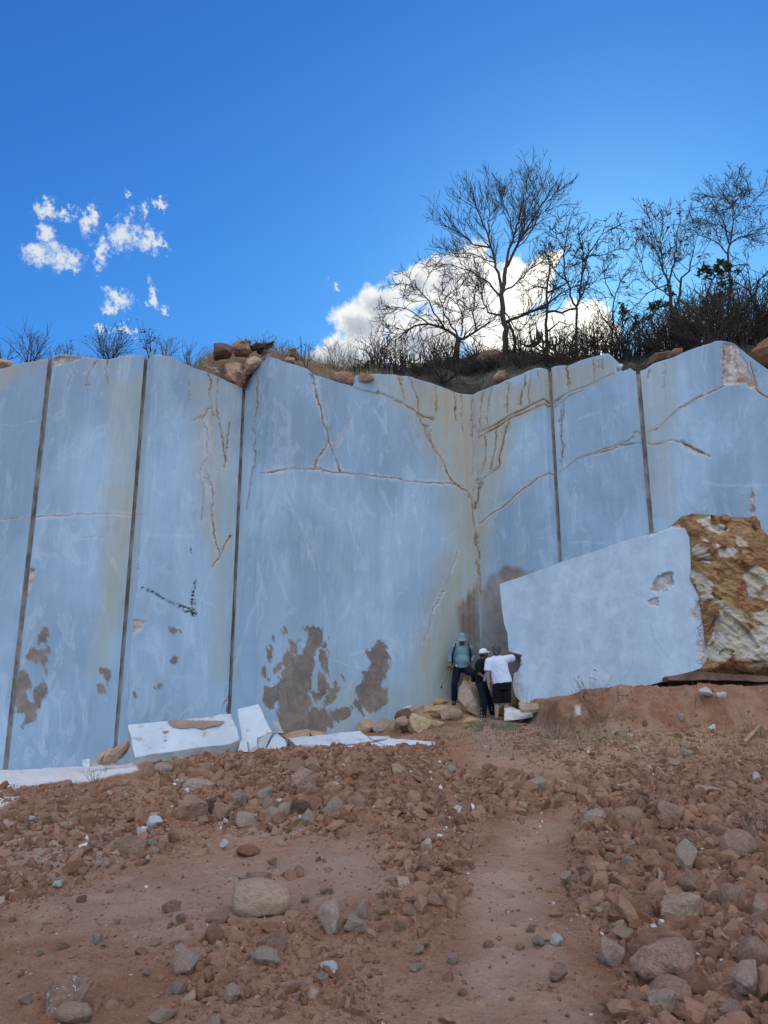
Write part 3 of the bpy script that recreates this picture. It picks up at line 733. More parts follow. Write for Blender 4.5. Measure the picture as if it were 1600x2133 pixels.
P(wall_panel(pl(.2225, 18.36), g5a, None), rw)
P(groove(g5a, g5b, None), rw)
P(wall_panel(g5b, pl(.3415, 17.15), None), rw)
P(wall_panel(pl(.3415, 17.15), g6a, None), rw)
P(groove(g6a, g6b, None), rw)
P(wall_panel(g6b, pl(.62, 15.3), None), rw)
P(wall_panel(pl(.62, 15.3), pl(1.3, 13.0), None), rw)
for o, par in KIDS: adopt(o, par)

# ------------------------------------------------------------------ hill above the walls
SKY_L = [(-600, 790), (0, 790), (330, 790), (400, 775), (430, 745), (470, 735), (560, 733), (620, 745), (700, 765), (760, 775), (830, 778), (870, 765), (905, 752), (960, 747), (985, 738),
         (1040, 733), (1110, 735), (1170, 745), (1230, 752), (1290, 750), (1340, 742), (1400, 728), (1450, 722), (1500, 712), (1560, 705), (1620, 700), (1900, 700), (2400, 720)]
def build_hill():
    R = sorted(RIM, key=lambda p: p[0] / p[1])
    r = np.array([p[0] / p[1] for p in R]); Y = np.array([p[1] for p in R]); Z = np.array([p[2] for p in R])
    rr = np.linspace(-1.25, 1.25, 420)
    k = max(1, 1)
    # lowest and nearest rim per bin
    Yt = np.interp(rr, r, Y); Zt = np.interp(rr, r, Z)
    sk = [(at(px, py, 1).x, at(px, py, 1).z) for px, py in SKY_L]
    ratio = np.interp(rr, [a for a, b in sk], [b for a, b in sk])
    Yr = np.interp(rr, [-1.3, -.35, -.2, .0, .15, .5, 1.3], [19, 18.6, 19.4, 22.5, 24, 22.5, 19])
    Zr = ratio * Yr
    nb = 46
    rows = []
    for j in range(nb):
        t = j / (nb - 1) 
        a = t ** .9
        y = Yt + .30 + (Yr - Yt - .30) * a
        r0_ = (Zt - .10) / (Yt + .30); z = y * (r0_ + (ratio - r0_) * np.sin(a * math.pi / 2))
        env = math.sin(min(1, t * 1.0) * math.pi) ** .5 if 0 < t < 1 else 0
        x = rr * y
        z = z + env * (.13 * fbm(x * .8, y * .8, 0, 5, .6, 41) + .09 * fbm(x * 3, y * 3, 0, 4, .6, 42)) + (.06 * fbm(x * 3, y * 3, 0, 4, .6, 42) if t >= 1 else 0)
        rows.append(np.stack([x, y, z], 1))
    for dY, dz in ((1, .0), (2.5, -.1), (5, -.4), (10, -.8), (25, -3), (60, -8)):
        y = Yr + dY; x = rr * y
        rows.append(np.stack([x, y, Zr + dz + .1 * fbm(x, y, 0, 3, .6, 43)], 1))
    V = np.concatenate(rows)
    px, py = proj(V[:, 0], V[:, 1], V[:, 2])
    dark = sstep(760, 880, px + 40 * fbm(V[:, 0], V[:, 1], 0, 3, .6, 44)) * sstep(.05, .28, (V[:, 1] - np.tile(Yt, len(rows))) / 4 + .25 * fbm(V[:, 0] * 1.5, V[:, 1] * 1.5, 0, 3, .6, 45))
    global HILL
    HILL = (rr, Yt, (Zt - .10) / (Yt + .30), ratio, Yr)
    o = mesh_np('hill', V, quads(len(rows), len(rr)), M['hill'], None, True, {'dark': dark})
    o['kind'] = 'structure'
    return o
build_hill()
def hill_Y(px, py, Y0):
    """depth at which a plant seen at this pixel stands on the hill"""
    p = at(px, py, 1.0); rr, Yt, r0, rs, Yr = HILL
    yt, a0, a1, yr = (float(np.interp(p.x, rr, q)) for q in (Yt, r0, rs, Yr))
    if a1 < a0 + .003: return Y0
    s = min(max((p.z - a0) / (a1 - a0), .05), .96)
    return yt + .30 + (yr - yt - .30) * math.asin(s) / (math.pi / 2)

# ------------------------------------------------------------------ ground
GX = [-30, -16, -8, -6, -3, 0, 1.3, 2.5, 5, 8, 16, 30]
GY = [-20, -5, 0, 4.4, 7, 9.5, 12, 13.2, 14.5, 16, 17.5, 18.4, 21]
GZ = np.array([
 [-1.8] * 12,
 [-1.7] * 12,
 [-1.65] * 12,
 [-1.6, -1.6, -1.6, -1.6, -1.6, -1.55, -1.5, -1.45, -1.40, -1.35, -1.3, -1.3],
 [-1.5, -1.5, -1.5, -1.5, -1.45, -1.30, -1.27, -1.20, -1.10, -1.0, -1.0, -1.0],
 [-1.4, -1.4, -1.4, -1.38, -1.25, -1.08, -1.05, -1.00, -.90, -.85, -.8, -.8],
 [-1.35, -1.35, -1.35, -1.3, -.87, -.73, -.78, -.78, -.75, -.70, -.7, -.7],
 [-1.35, -1.35, -1.35, -1.3, -1.0, -.85, -.76, -.68, -.60, -.55, -.5, -.5],
 [-1.35, -1.35, -1.35, -1.3, -1.12, -.98, -.80, -.60, -.50, -.45, -.4, -.4],
 [-1.35, -1.35, -1.35, -1.32, -1.12, -.92, -.75, -.54, -.40, -.35, -.3, -.3],
 [-1.3, -1.3, -1.3, -1.2, -1.0, -.76, -.55, -.45, -.40, -.3, -.3, -.3],
 [-1.3, -1.3, -1.3, -1.2, -.95, -.55, -.40, -.42, -.40, -.3, -.3, -.3],
 [-1.2, -1.2, -1.2, -1.1, -.8, -.3, -.2, -.3, -.3, -.3, -.3, -.3]])
def _catmull(xs, x):
    """indices and weights for smooth interpolation on a non-uniform axis"""
    xs = np.asarray(xs, float); i = np.clip(np.searchsorted(xs, x) - 1, 0, len(xs) - 2)
    t = np.clip((x - xs[i]) / (xs[i + 1] - xs[i]), 0, 1)
    t = .5 * t + .5 * t * t * (3 - 2 * t)
    return i, t
def Hbase(X, Y):
    X = np.asarray(X, float); Y = np.asarray(Y, float)
    i, t = _catmull(GX, X); j, u = _catmull(GY, Y)
    h = (GZ[j, i] * (1 - t) + GZ[j, i + 1] * t) * (1 - u) + (GZ[j + 1, i] * (1 - t) + GZ[j + 1, i + 1] * t) * u
    # cut bank that carries the big block
    w = fbm(X * 1.3, Y * .3, 0, 3, .6, 55)
    topz = np.interp(X, [3.0, 3.3, 3.9, 4.3, 5.2, 6, 8, 12], [-.05, .03, .05, .20, .22, .26, .27, .3]) + .05 * w
    m = sstep(3.02, 3.28, X + .05 * w) * sstep(14.15, 14.95, Y + .28 * w)
    h = h + (topz - h) * m
    # ochre heap under the man in the hat
    h = h + .38 * np.exp(-(((X - 1.45) / .95) ** 2 + ((Y - 18.95) / .75) ** 2))
    return h
def rubble_zone(X, Y):
    px, py = proj(X, Y, Hbase(X, Y))
    px = px + 30 * fbm(X, Y, 0, 3, .6, 61); py = py + 14 * fbm(X, Y, 4, 3, .6, 62)
    z = np.zeros_like(px)
    for poly, soft, k in ZONES:
        z = np.maximum(z, k * sstep(-soft, soft, poly_sd(px, py, poly)))
    return z
ZONES = [([(1180, 1610), (1600, 1585), (2400, 1580), (2400, 2400), (1250, 2400), (1290, 2120), (1330, 2000), (1180, 1880), (1220, 1700)], 35, 1.0),
         ([(330, 1600), (480, 1565), (900, 1558), (960, 1600), (1220, 1640), (1200, 1690), (960, 1720), (760, 1700), (700, 1735), (480, 1735), (330, 1690)], 16, 1.0),
         ([(0, 1700), (250, 1660), (420, 1740), (300, 1800), (60, 1880), (-100, 1900)], 30, .55), ([(780, 1650), (1000, 1660), (980, 1820), (900, 2000), (800, 1900)], 40, .5),
         ([(380, 1930), (760, 1900), (800, 2133), (350, 2133)], 50, .38), ([(0, 1610), (330, 1600), (330, 1700), (0, 1700)], 20, .4), ([(740, 1510), (930, 1470), (940, 1560), (760, 1545)], 12, .7),
         ([(1000, 1520), (1600, 1480), (1600, 1600), (1100, 1600)], 30, .35)]
def H(X, Y, fine=True):
    X = np.asarray(X, float); Y = np.asarray(Y, float)
    h = Hbase(X, Y)
    h = h + .055 * fbm(X * .8, Y * .8, 0, 3, .5, 51)
    if fine:
        z = rubble_zone(X, Y)
        n = fbm(X * 3.2, Y * 3.2, 0, 5, .58, 52)
        h = h + (.035 + .075 * z) * n + .05 * z * (1 - 2 * np.abs(fbm(X * 2.1, Y * 2.1, 0, 4, .6, 63))) + (.016 + .022 * z) * fbm(X * 11, Y * 11, 0, 5, .66, 53)
        h = h + .02 * np.maximum(0, vnoise(X * 9, Y * 9, 0, 59) - .62) + .035 * np.maximum(0, vnoise(X * 3.1, Y * 4.3, 0, 60) - .6)
        b = vnoise(X * 5.5, Y * 5.5, 0, 58); h = h + z * .06 * np.maximum(0, b - .55)
        cut = sstep(3.0, 3.4, X) * sstep(13.9, 14.4, Y) * sstep(15.2, 14.9, Y)
        h = h + cut * (.13 * fbm(X * 4.5, Y * 1.2, 0, 5, .65, 57))
    return h

def build_ground():
    # tessellation: finer near the viewer
    yv = 3.0 + (np.linspace(0, 1, 760) ** 1.35) * 18.0
    sv = np.linspace(-1, 1, 1100)
    Yg = np.repeat(yv[:, None], len(sv), 1); Xg = sv[None, :] * (2.6 + yv[:, None] * .62)
    X, Y = Xg.ravel(), Yg.ravel()
    Z = H(X, Y)
    px, py = proj(X, Y, Z)
    wx = px + 25 * fbm(X * 1.5, Y * 1.5, 0, 4, .6, 71); wy = py + 12 * fbm(X * 1.5, Y * 1.5, 3, 4, .6, 72)
    def zone(polys):
        z = np.zeros_like(X)
        for poly, soft, k in polys: z = np.maximum(z, k * sstep(-soft, soft, poly_sd(wx, wy, poly)))
        return z
    A = {'track': zone([([(900, 2133), (1230, 2133), (1180, 1980), (1110, 1800), (1180, 1720), (1080, 1720), (960, 1830), (1000, 1980)], 45, 1), ([(250, 1830), (780, 1740), (800, 1840), (400, 1930), (0, 1960), (0, 1860)], 45, .6),
                         ([(960, 1560), (1300, 1545), (1600, 1540), (1600, 1590), (1000, 1620)], 15, .6)]),
         'grey': zone([([(430, 1570), (600, 1565), (620, 1600), (560, 1630), (440, 1620)], 14, .8), ([(0, 1700), (250, 1690), (330, 1760), (100, 1850), (0, 1860)], 35, .8), ([(460, 1690), (700, 1680), (680, 1740), (480, 1745)], 18, .8),
                       ([(960, 1500), (1300, 1495), (1320, 1550), (1000, 1560)], 15, .5), ([(100, 1880), (700, 1780), (850, 1850), (300, 1990)], 60, .3)]),
         'ochre': zone([([(860, 1455), (960, 1440), (1110, 1400), (1130, 1478), (1010, 1500), (900, 1495)], 8, 1.0), ([(1150, 1550), (1500, 1500), (1600, 1520), (1400, 1570)], 25, .25)]),
         'redcut': sstep(3.0, 3.3, X) * sstep(14.0, 14.3, Y), 'powder': zone([([(-300, 1602), (0, 1600), (170, 1594), (275, 1588), (285, 1606), (180, 1622), (90, 1633), (-20, 1640), (-300, 1650)], 5, 1.05), ([(-40, 1655), (20, 1640), (25, 1662), (0, 1680), (-60, 1690)], 4, .9), ([(1190, 1470), (1206, 1470), (1204, 1490), (1194, 1490)], 4, .7)]) * 1.0}
    # outer coarse sheet out to the horizon
    yo = np.concatenate([np.linspace(-900, -24, 20), np.linspace(-20, 26, 47), np.linspace(30, 900, 20)])
    xo = np.concatenate([np.linspace(-900, -32, 20), np.linspace(-30, 30, 61), np.linspace(32, 900, 20)])
    Xo, Yo = [a.ravel() for a in np.meshgrid(xo, yo)]
    Zo = Hbase(np.clip(Xo, -29, 29), np.clip(Yo, -19, 20.5)) - .12 - .3 * ((np.abs(Xo) < 5) & (Yo > 14)) - np.where(Yo > 14, .4, 0)
    V = np.concatenate([np.stack([X, Y, Z], 1), np.stack([Xo, Yo, Zo], 1)])
    A = {k: np.concatenate([a, np.zeros(len(Xo))]) for k, a in A.items()}
    o = mesh_np('ground', V, [quads(len(yv), len(sv)), quads(len(yo), len(xo), len(X))], M['ground'], None, True, A)
    o['kind'] = 'structure'
build_ground()

def hit(px, py, y0=3.2, y1=19.0):
    """where the line of sight through a photo pixel meets the ground"""
    px = np.atleast_1d(np.asarray(px, float)); py = np.atleast_1d(np.asarray(py, float))
    x = (px - 800) / F; v = (1066.5 - py) / F; f = CP - SP * v; u = (SP + CP * v) / f; x = x / f
    ys = np.linspace(y0, y1, 260)
    res = np.full(len(px), np.nan)
    Zr = u[:, None] * ys[None]; Xr = x[:, None] * ys[None]
    g = Hbase(Xr.ravel(), np.tile(ys, len(px))).reshape(Zr.shape)
    below = Zr <= g
    idx = np.where(below.any(1), below.argmax(1), len(ys) - 1)
    Y = ys[idx]
    dz = H(x * Y, Y) - Hbase(x * Y, Y)          # second pass on the real, lumpy ground
    below = Zr <= g + dz[:, None]
    idx = np.where(below.any(1), below.argmax(1), len(ys) - 1); Y = ys[idx]
    return np.stack([x * Y, Y, Hbase(x * Y, Y)], 1)
# ------------------------------------------------------------------ the big cut block on the right
def resample(pts, n):
    p = np.array(pts, float); d = np.concatenate([[0], np.cumsum(np.hypot(*np.diff(p[:, :2], axis=0).T))])
    t = np.linspace(0, d[-1], n)
    return np.stack([np.interp(t, d, p[:, k]) for k in range(p.shape[1])], 1)
def coons(top, bottom, left, right, nr, nc):
    """curves: top and bottom run left to right, left and right run top to bottom"""
    t, b, l, r = resample(top, nc), resample(bottom, nc), resample(left, nr), resample(right, nr)
    u = np.linspace(0, 1, nc)[None, :, None]; v = np.linspace(0, 1, nr)[:, None, None]
    S = (1 - v) * t[None] + v * b[None] + (1 - u) * l[:, None] + u * r[:, None]
    S -= (1 - u) * (1 - v) * t[0] + u * (1 - v) * t[-1] + (1 - u) * v * b[0] + u * v * b[-1]
    return S
def lift(S):
    x = (S[..., 0] - 800) / F; v = (1066.5 - S[..., 1]) / F
    f = CP - SP * v; u = SP + CP * v; Y = S[..., 2]
    return np.stack([x / f * Y, Y, u / f * Y], -1)

def build_block():
    bt = thing('marble_block', 'huge cut pale marble block with a rough orange and white side by the right wall', 'marble block', tuple(at(1250, 1440, 16.0)))
    def fy(x): return np.interp(x, [1030, 1470, 1900], [18.0, 16.0, 14.3])
    def c(pts): return [(x, y, float(fy(x))) for x, y in pts]
    top = c([(1041, 1216), (1100, 1196), (1170, 1170), (1240, 1147), (1310, 1122), (1345, 1113), (1378, 1105), (1400, 1094), (1425, 1090)])
    bot = c([(1090, 1468), (1115, 1472), (1140, 1470), (1150, 1468), (1300, 1440), (1380, 1420), (1460, 1392)])
    lef = c([(1041, 1216), (1045, 1265), (1050, 1298), (1057, 1318), (1060, 1360), (1078, 1366), (1079, 1385), (1071, 1402), (1068, 1428), (1074, 1450), (1090, 1468)])
    rig = c([(1425, 1090), (1436, 1120), (1440, 1180), (1437, 1205), (1455, 1240), (1468, 1290), (1470, 1330), (1476, 1368), (1460, 1392)])
    S = coons(top, bot, lef, rig, 380, 460)
    V = lift(S).reshape(-1, 3)
    n = 460
    px, py = S[..., 0].ravel(), S[..., 1].ravel()
    # hollow torn out of the sawn face
    A = {k: np.zeros(len(V)) for k in ('crack', 'rust', 'vein', 'warm', 'stain', 'black', 'rough_patch')}
    fx = fbm(px / 14, py / 14, 0, 4, .65, 81); fz = fbm(px / 40, py / 40, 0, 4, .6, 82)
    hol = sstep(-4, 4, poly_sd(px + 10 * fx, py + 8 * fx, [(1360, 1215), (1385, 1192), (1402, 1195), (1400, 1215), (1375, 1235), (1360, 1232)]))
    hol2 = sstep(-3, 3, poly_sd(px + 8 * fx, py + 6 * fx, [(1348, 1250), (1372, 1246), (1370, 1262), (1355, 1262)]))
    edg = sstep(26, 4, 1470 - px + 20 * fz + (py - 1330) * .12) * sstep(1230, 1260, py)
    edl = sstep(14, 2, (px - np.interp(py, [1216, 1300, 1360, 1400, 1470], [1041, 1050, 1060, 1071, 1090])) + 10 * fx) * sstep(1330, 1370, py)
    chipl = sstep(-3, 3, poly_sd(px + 6 * fx, py + 4 * fx, [(1056, 1358), (1085, 1366), (1082, 1388), (1074, 1400), (1060, 1400)]))
    tope = sstep(-2, 5, poly_sd(px + 10 * fx, py + 4 * fx, [(1350, 1120), (1375, 1108), (1400, 1102), (1440, 1098), (1440, 1080), (1350, 1095)]))
    A['rough_patch'] = np.maximum.reduce([hol * .8, hol2 * .7, edg * .8 * (fx > -.1), edl * .5, chipl, tope])
    for pts, w, k in [([(1305, 1135), (1350, 1128), (1392, 1110)], 4, .7), ([(1240, 1170), (1290, 1162)], 3, .5), ([(1355, 1205), (1400, 1180), (1440, 1172)], 3, .8), ([(1260, 1300), (1300, 1300), (1390, 1285)], 4, .5),
                      ([(1392, 1240), (1405, 1330), (1420, 1400)], 6, .5), ([(1337, 1160), (1345, 1280), (1340, 1390)], 9, .35), ([(1235, 1200), (1250, 1330), (1265, 1430)], 16, .4), ([(1180, 1290), (1190, 1420)], 12, .3), ([(1310, 1240), (1308, 1262)], 3, .5)]:
        A['vein'] = np.maximum(A['vein'], k * np.exp(-(seg_dist(px + 6 * fz, py, pts) / (w * (1.1 + fx))) ** 2))
    A['vein'] = np.maximum(A['vein'], np.clip(.74 + .5 * fbm(px / 55 + py / 400, py / 500, 0, 3, .5, 83) + .25 * fz, 0, .95))
    arc = seg_dist(px + 3 * fx, py, [(1355, 1300), (1362, 1330), (1380, 1355), (1400, 1375)])
    A['crack'] = .25 * np.exp(-(arc / 1.5) ** 2)
    nrm = np.array([-.62, -.78, 0.0]); nrm = np.array([(16.0 - 18.0), -(at(1470, 1300, 16.0).x - at(1030, 1300, 18.0).x), 0]); nrm /= np.linalg.norm(nrm)
    disp = .006 * fz + .0015 * fx - .09 * hol - .05 * hol2 - .06 * edg * (.6 + fx) - .16 * chipl * (1 + fx) - .06 * tope + .006 * np.sin((px - py * .15) / 30)
    V2 = V + disp[:, None] * nrm
    # fold the rim back so that the face has thickness
    ix = np.arange(380 * 460).reshape(380, 460)
    loop = np.concatenate([ix[0], ix[1:, -1], ix[-1, -2::-1], ix[-2:0:-1, 0]])
    back = V2[loop] + np.array([.35, 2.0, .05]); mid = V2[loop] + np.array([.02, .06, -.0])
    m0 = len(V2); L = len(loop)
    Vall = np.concatenate([V2, mid, back])
    a = loop; b = np.arange(L) + m0; c2 = b + L
    q1 = np.stack([a, np.roll(a, -1), np.roll(b, -1), b], 1); q2 = np.stack([b, np.roll(b, -1), np.roll(c2, -1), c2], 1)
    A = {k: np.concatenate([v, np.full(2 * L, .6 if k == 'rough_patch' else 0)]) for k, v in A.items()}
    o = mesh_np('sawn_face', Vall, [quads(380, 460), q1, q2], M['marble'], None, True, A); adopt(o, bt)
    # rough side
    def c3(pts): return [(x, y, d) for x, y, d in pts]
    top = [(1400, 1094, 16.50), (1418, 1078, 16.35), (1440, 1071, 16.25), (1480, 1076, 16.25), (1520, 1079, 16.30), (1600, 1086, 16.55), (1680, 1100, 16.75), (1790, 1130, 17.05)]
    bot = [(1388, 1412, 16.65), (1460, 1404, 16.08), (1520, 1412, 16.05), (1600, 1417, 16.15), (1680, 1418, 16.35), (1790, 1400, 16.75)]
    lef = [(1400, 1094, 16.50), (1436, 1130, 16.20), (1440, 1180, 16.11), (1438, 1205, 16.11), (1456, 1240, 16.05), (1470, 1330, 16.00), (1476, 1368, 16.00), (1458, 1394, 16.05), (1430, 1402, 16.25), (1388, 1412, 16.65)]
    rig = [(1790, 1130, 17.05), (1820, 1250, 16.95), (1790, 1400, 16.75)]
    S = coons(top, bot, lef, rig, 300, 330)
    V = lift(S).reshape(-1, 3); px, py = S[..., 0].ravel(), S[..., 1].ravel()
    u = (px - 1400) / 100; v = (py - 1080) / 100
    ru, rv = u * .8 + v * .6, v * .8 - u * .6      # folds run down to the right
    rid = 1 - np.abs(fbm(ru * 1.0, rv * 3.0, 0, 4, .55, 91))
    stepp = vnoise(ru * 1.6 + 3 * fbm(u, v, 0, 2, .5, 95), rv * 2.6, 0, 92)
    env = sstep(0, 25, px - np.interp(py, [1094, 1130, 1180, 1240, 1330, 1400], [1400, 1436, 1440, 1456, 1470, 1440])) * .9 + .1
    d = env * (.22 * (rid - .8) + .42 * (np.floor(stepp * 4) / 4 - .4) + .07 * fbm(u * 5, v * 5, 0, 5, .6, 93) + .12 * sstep(1340, 1200, py)) + .012 * fbm(u * 20, v * 20, 0, 3, .6, 94)
    V = V + d[:, None] * np.array([-.05, -1.0, .08])
    pal = np.zeros(len(V))
    for poly in [[(1440, 1080), (1500, 1085), (1535, 1105), (1500, 1120)], [(1435, 1105), (1480, 1125), (1530, 1150), (1505, 1160), (1450, 1125)], [(1435, 1135), (1460, 1138), (1490, 1165), (1470, 1180), (1440, 1160)],
                 [(1440, 1190), (1475, 1200), (1500, 1260), (1470, 1275), (1455, 1240)], [(1540, 1195), (1580, 1190), (1620, 1230), (1620, 1280), (1560, 1240)], [(1470, 1370), (1490, 1250), (1560, 1280), (1620, 1260), (1640, 1380), (1560, 1390)],
                 [(1565, 1085), (1640, 1090), (1600, 1105)], [(1515, 1110), (1545, 1115), (1560, 1145), (1535, 1140)]]:
        pal = np.maximum(pal, sstep(-10, 10, poly_sd(px + 14 * fbm(u * 3, v * 3, 0, 3, .6, 96), py + 10 * fbm(u * 3, v * 3, 5, 3, .6, 97), poly)))
    ix = np.arange(300 * 330).reshape(300, 330)
    loop = np.concatenate([ix[0], ix[1:, -1], ix[-1, -2::-1], ix[-2:0:-1, 0]])
    back = V[loop] + np.array([.3, 1.6, -.02]); m0 = len(V); L = len(loop)
    a = loop; b = np.arange(L) + m0
    q = np.stack([a, np.roll(a, -1), np.roll(b, -1), b], 1)
    o = mesh_np('rough_side', np.concatenate([V, back]), [quads(300, 330), q], M['block_rough'], None, True, {'pale': np.concatenate([pal * 1.6 - .6, np.zeros(L)])}); adopt(o, bt)
build_block()

# ------------------------------------------------------------------ slabs
def slab(name, pts, thick, mat, ext=(0.03, .25, -.03), parent=None, bev=.012, rag=.012, edge_mat=None, seed=0):
    """front polygon (photo px, py, Y) in order, extruded by a vector"""
    P3 = [at(*p) for p in pts]
    rnd = random.Random(seed + int(pts[0][0]))
    out = []
    for a, b in zip(P3, P3[1:] + P3[:1]):
        n = max(1, int((b - a).length / .14))
        for k in range(n):
            p = a.lerp(b, k / n)
            if k: p = p + Vector((rnd.uniform(-rag, rag), 0, rnd.uniform(-rag, rag)))
            out.append(p)
    bm = bmesh.new()
    vs = [bm.verts.new(p) for p in out]
    f = bm.faces.new(vs)
    if f.normal.y > 0: f.normal_flip()
    f.normal_update()
    if f.normal.y > 0: bmesh.ops.reverse_faces(bm, faces=[f])
    e = Vector(ext).normalized() * thick
    r = bmesh.ops.extrude_face_region(bm, geom=[f])
    nv = [v for v in r['geom'] if isinstance(v, bmesh.types.BMVert)]
    # the extruded copy is the back
    for v in nv: v.co += e + Vector((rnd.uniform(-1, 1), rnd.uniform(-1, 1), rnd.uniform(-1, 1))) * rag
    bmesh.ops.recalc_face_normals(bm, faces=bm.faces)
    ng = [g for g in bm.faces if len(g.verts) > 4]
    bmesh.ops.bevel(bm, geom=[e_ for e_ in bm.edges if any(len(g.verts) > 4 for g in e_.link_faces)], offset=bev, segments=2, affect='EDGES', profile=.6)
    bmesh.ops.triangulate(bm, faces=[g for g in bm.faces if len(g.verts) > 4])
    fn = None
    for g in bm.faces: g.material_index = 0
    o = bm_obj(name, bm, mat, parent)
    if edge_mat:
        o.data.materials.append(edge_mat)
        n0 = Vector()
        for a, b in zip(P3, P3[1:] + P3[:1]): n0 += a.cross(b)
        n0.normalize()
        for p in o.data.polygons:
            if abs(p.normal.dot(n0)) < .9: p.material_index = 1
    if not parent: recentre(o)
    return o
def px_slab(label, cat, name, pts, thick, mat='white_slab', ext=(0.03, .25, -.08), group=None, **k):
    o = slab(name, pts, thick, M[mat], ext, edge_mat=M['slab_edge'] if mat == 'white_slab' else None, **k)
    return tag(o, label, cat, group)

# the big fallen slab on the left
s1 = thing('fallen_slab', 'long white marble slab with a brown mud patch, propped up at the foot of the left wall', 'marble slab', tuple(at(380, 1590, 14.3)))
Yt_, Yb_ = 14.75, 14.25
o = slab('slab_body', [(266, 1509, 14.75), (340, 1502, 14.78), (420, 1494, 14.8), (481, 1486, 14.85), (486, 1500, 14.8), (494, 1517, 14.7), (499, 1540, 14.6), (481, 1549, 14.5), (400, 1559, 14.35), (340, 1568, 14.28), (281, 1577, 14.2), (274, 1545, 14.45)], .26, M['white_slab'], (.02, .12, -.55), edge_mat=M['slab_edge'])
adopt(o, s1)
def sticker(name, pts, Yf, parent, mat, lift_=.006, rag=1.2, thick=.004):
    """thin dried mud lying on a face"""
    rnd = random.Random(int(pts[0][0])); out = []
    for a, b in zip(pts, pts[1:] + pts[:1]):
        n = max(1, int(math.hypot(b[0] - a[0], b[1] - a[1]) / 4))
        for k in range(n):
            x = a[0] + (b[0] - a[0]) * k / n + rnd.uniform(-rag, rag); y = a[1] + (b[1] - a[1]) * k / n + rnd.uniform(-rag, rag) * .7
            out.append(at(x, y, Yf(x, y)))
    bm = bmesh.new(); f = bm.faces.new([bm.verts.new(p) for p in out]); f.normal_update()
    if f.normal.y > 0: bmesh.ops.reverse_faces(bm, faces=[f])
    r = bmesh.ops.extrude_face_region(bm, geom=[f])
    for v in [v for v in r['geom'] if isinstance(v, bmesh.types.BMVert)]: v.co += Vector((0, -thick - lift_, 0))
    bmesh.ops.recalc_face_normals(bm, faces=bm.faces); bmesh.ops.triangulate(bm, faces=bm.faces)
    o = bm_obj(name, bm, mat); adopt(o, parent); return o
# plane through the slab face
def plane_Y(a, b, c):
    A_, B_, C_ = at(*a), at(*b), at(*c); n = (B_ - A_).cross(C_ - A_); k = n.dot(A_)
    def f(x, y):
        d = at(x, y, 1.0); return k / n.dot(d)
    return f
fy1 = plane_Y((266, 1509, 14.75), (481, 1486, 14.85), (281, 1577, 14.2))
sticker('mud_patch', [(348, 1503), (362, 1499), (405, 1500), (440, 1501), (468, 1502), (455, 1510), (430, 1515), (424, 1519), (405, 1515), (380, 1517), (360, 1514)], fy1, s1, M['mud'])
sticker('mud_patch', [(339, 1523), (352, 1521), (350, 1525), (343, 1527)], fy1, s1, M['mud'], rag=.4)
sticker('mud_patch', [(340, 1541), (347, 1540), (346, 1543)], fy1, s1, M['mud'], rag=.2)

px_slab('white marble slab stood on end, leaning beside the long fallen slab', 'marble slab', 'broken_slab', [(495, 1476, 15.2), (538, 1466, 15.3), (553, 1497, 15.1), (567, 1525, 14.9), (536, 1537, 14.85), (537, 1566, 14.7), (513, 1566, 14.7), (502, 1540, 14.85)], .16, group='broken marble slabs at the foot of the wall')
px_slab('small white triangle of marble under the end of the long slab', 'marble piece', 'broken_slab', [(502, 1541, 14.6), (514, 1543, 14.6), (517, 1566, 14.5), (495, 1566, 14.5)], .12)
px_slab('pointed white marble piece in front of the leaning slab', 'marble piece', 'broken_slab', [(576, 1527, 14.75), (594, 1540, 14.7), (598, 1567, 14.5), (547, 1567, 14.45)], .14)
px_slab('grey broken corner of marble between the white upright pieces', 'marble piece', 'broken_slab', [(537, 1538, 14.78), (568, 1526, 14.8), (552, 1560, 14.6), (538, 1564, 14.6)], .10, mat='slab_edge')
px_slab('thin dark red strip standing between the white slabs', 'board', 'red_board', [(558, 1500, 15.2), (564, 1500, 15.2), (571, 1526, 15.1), (564, 1530, 15.1)], .05, mat='redstrip') if False else None
px_slab('long white marble slab lying flat below the mud patches', 'marble slab', 'flat_slab', [(600, 1537, 15.6), (680, 1530, 15.7), (750, 1521.5, 15.9), (765, 1533, 15.6), (777, 1543, 15.3), (677, 1555, 14.9), (616, 1552, 14.9)], .10, ext=(0, .05, -.3))
px_slab('wide flat slab lowest in the heap, nearest the earth mound', 'marble slab', 'flat_slab', [(560, 1576, 14.2), (640, 1560, 14.6), (677, 1559, 14.7), (783, 1546, 15.0), (822, 1561, 14.5), (793, 1575, 14.2), (685, 1578, 14.1)], .10, ext=(0, .05, -.3))
px_slab('flat white slab at the right end of the slab heap', 'marble slab', 'flat_slab', [(786, 1545, 15.1), (812, 1537, 15.4), (860, 1541, 15.3), (915, 1546, 15.2), (906, 1552, 15.0), (822, 1560, 14.7)], .08, ext=(0, .05, -.3))
px_slab('narrow white slab tucked behind the flat slabs', 'marble slab', 'flat_slab', [(766, 1534, 15.8), (810, 1532, 15.9), (812, 1537, 15.7), (775, 1541, 15.6)], .08, ext=(0, .05, -.3))
px_slab('tan stained flat stone behind the long white flat slab', 'stone slab', 'stone_slab', [(587, 1531, 16.0), (620, 1521, 16.3), (642, 1518, 16.4), (645, 1531, 15.9), (600, 1542, 15.6)], .12, mat='rock_tan', ext=(0, .05, -.3))
px_slab('brown flat stone lying behind the middle of the slab heap', 'stone slab', 'stone_slab', [(640, 1520, 16.5), (662, 1522, 16.5), (690, 1529, 16.3), (650, 1532, 16.1)], .10, mat='rock_tan', ext=(0, .05, -.3))
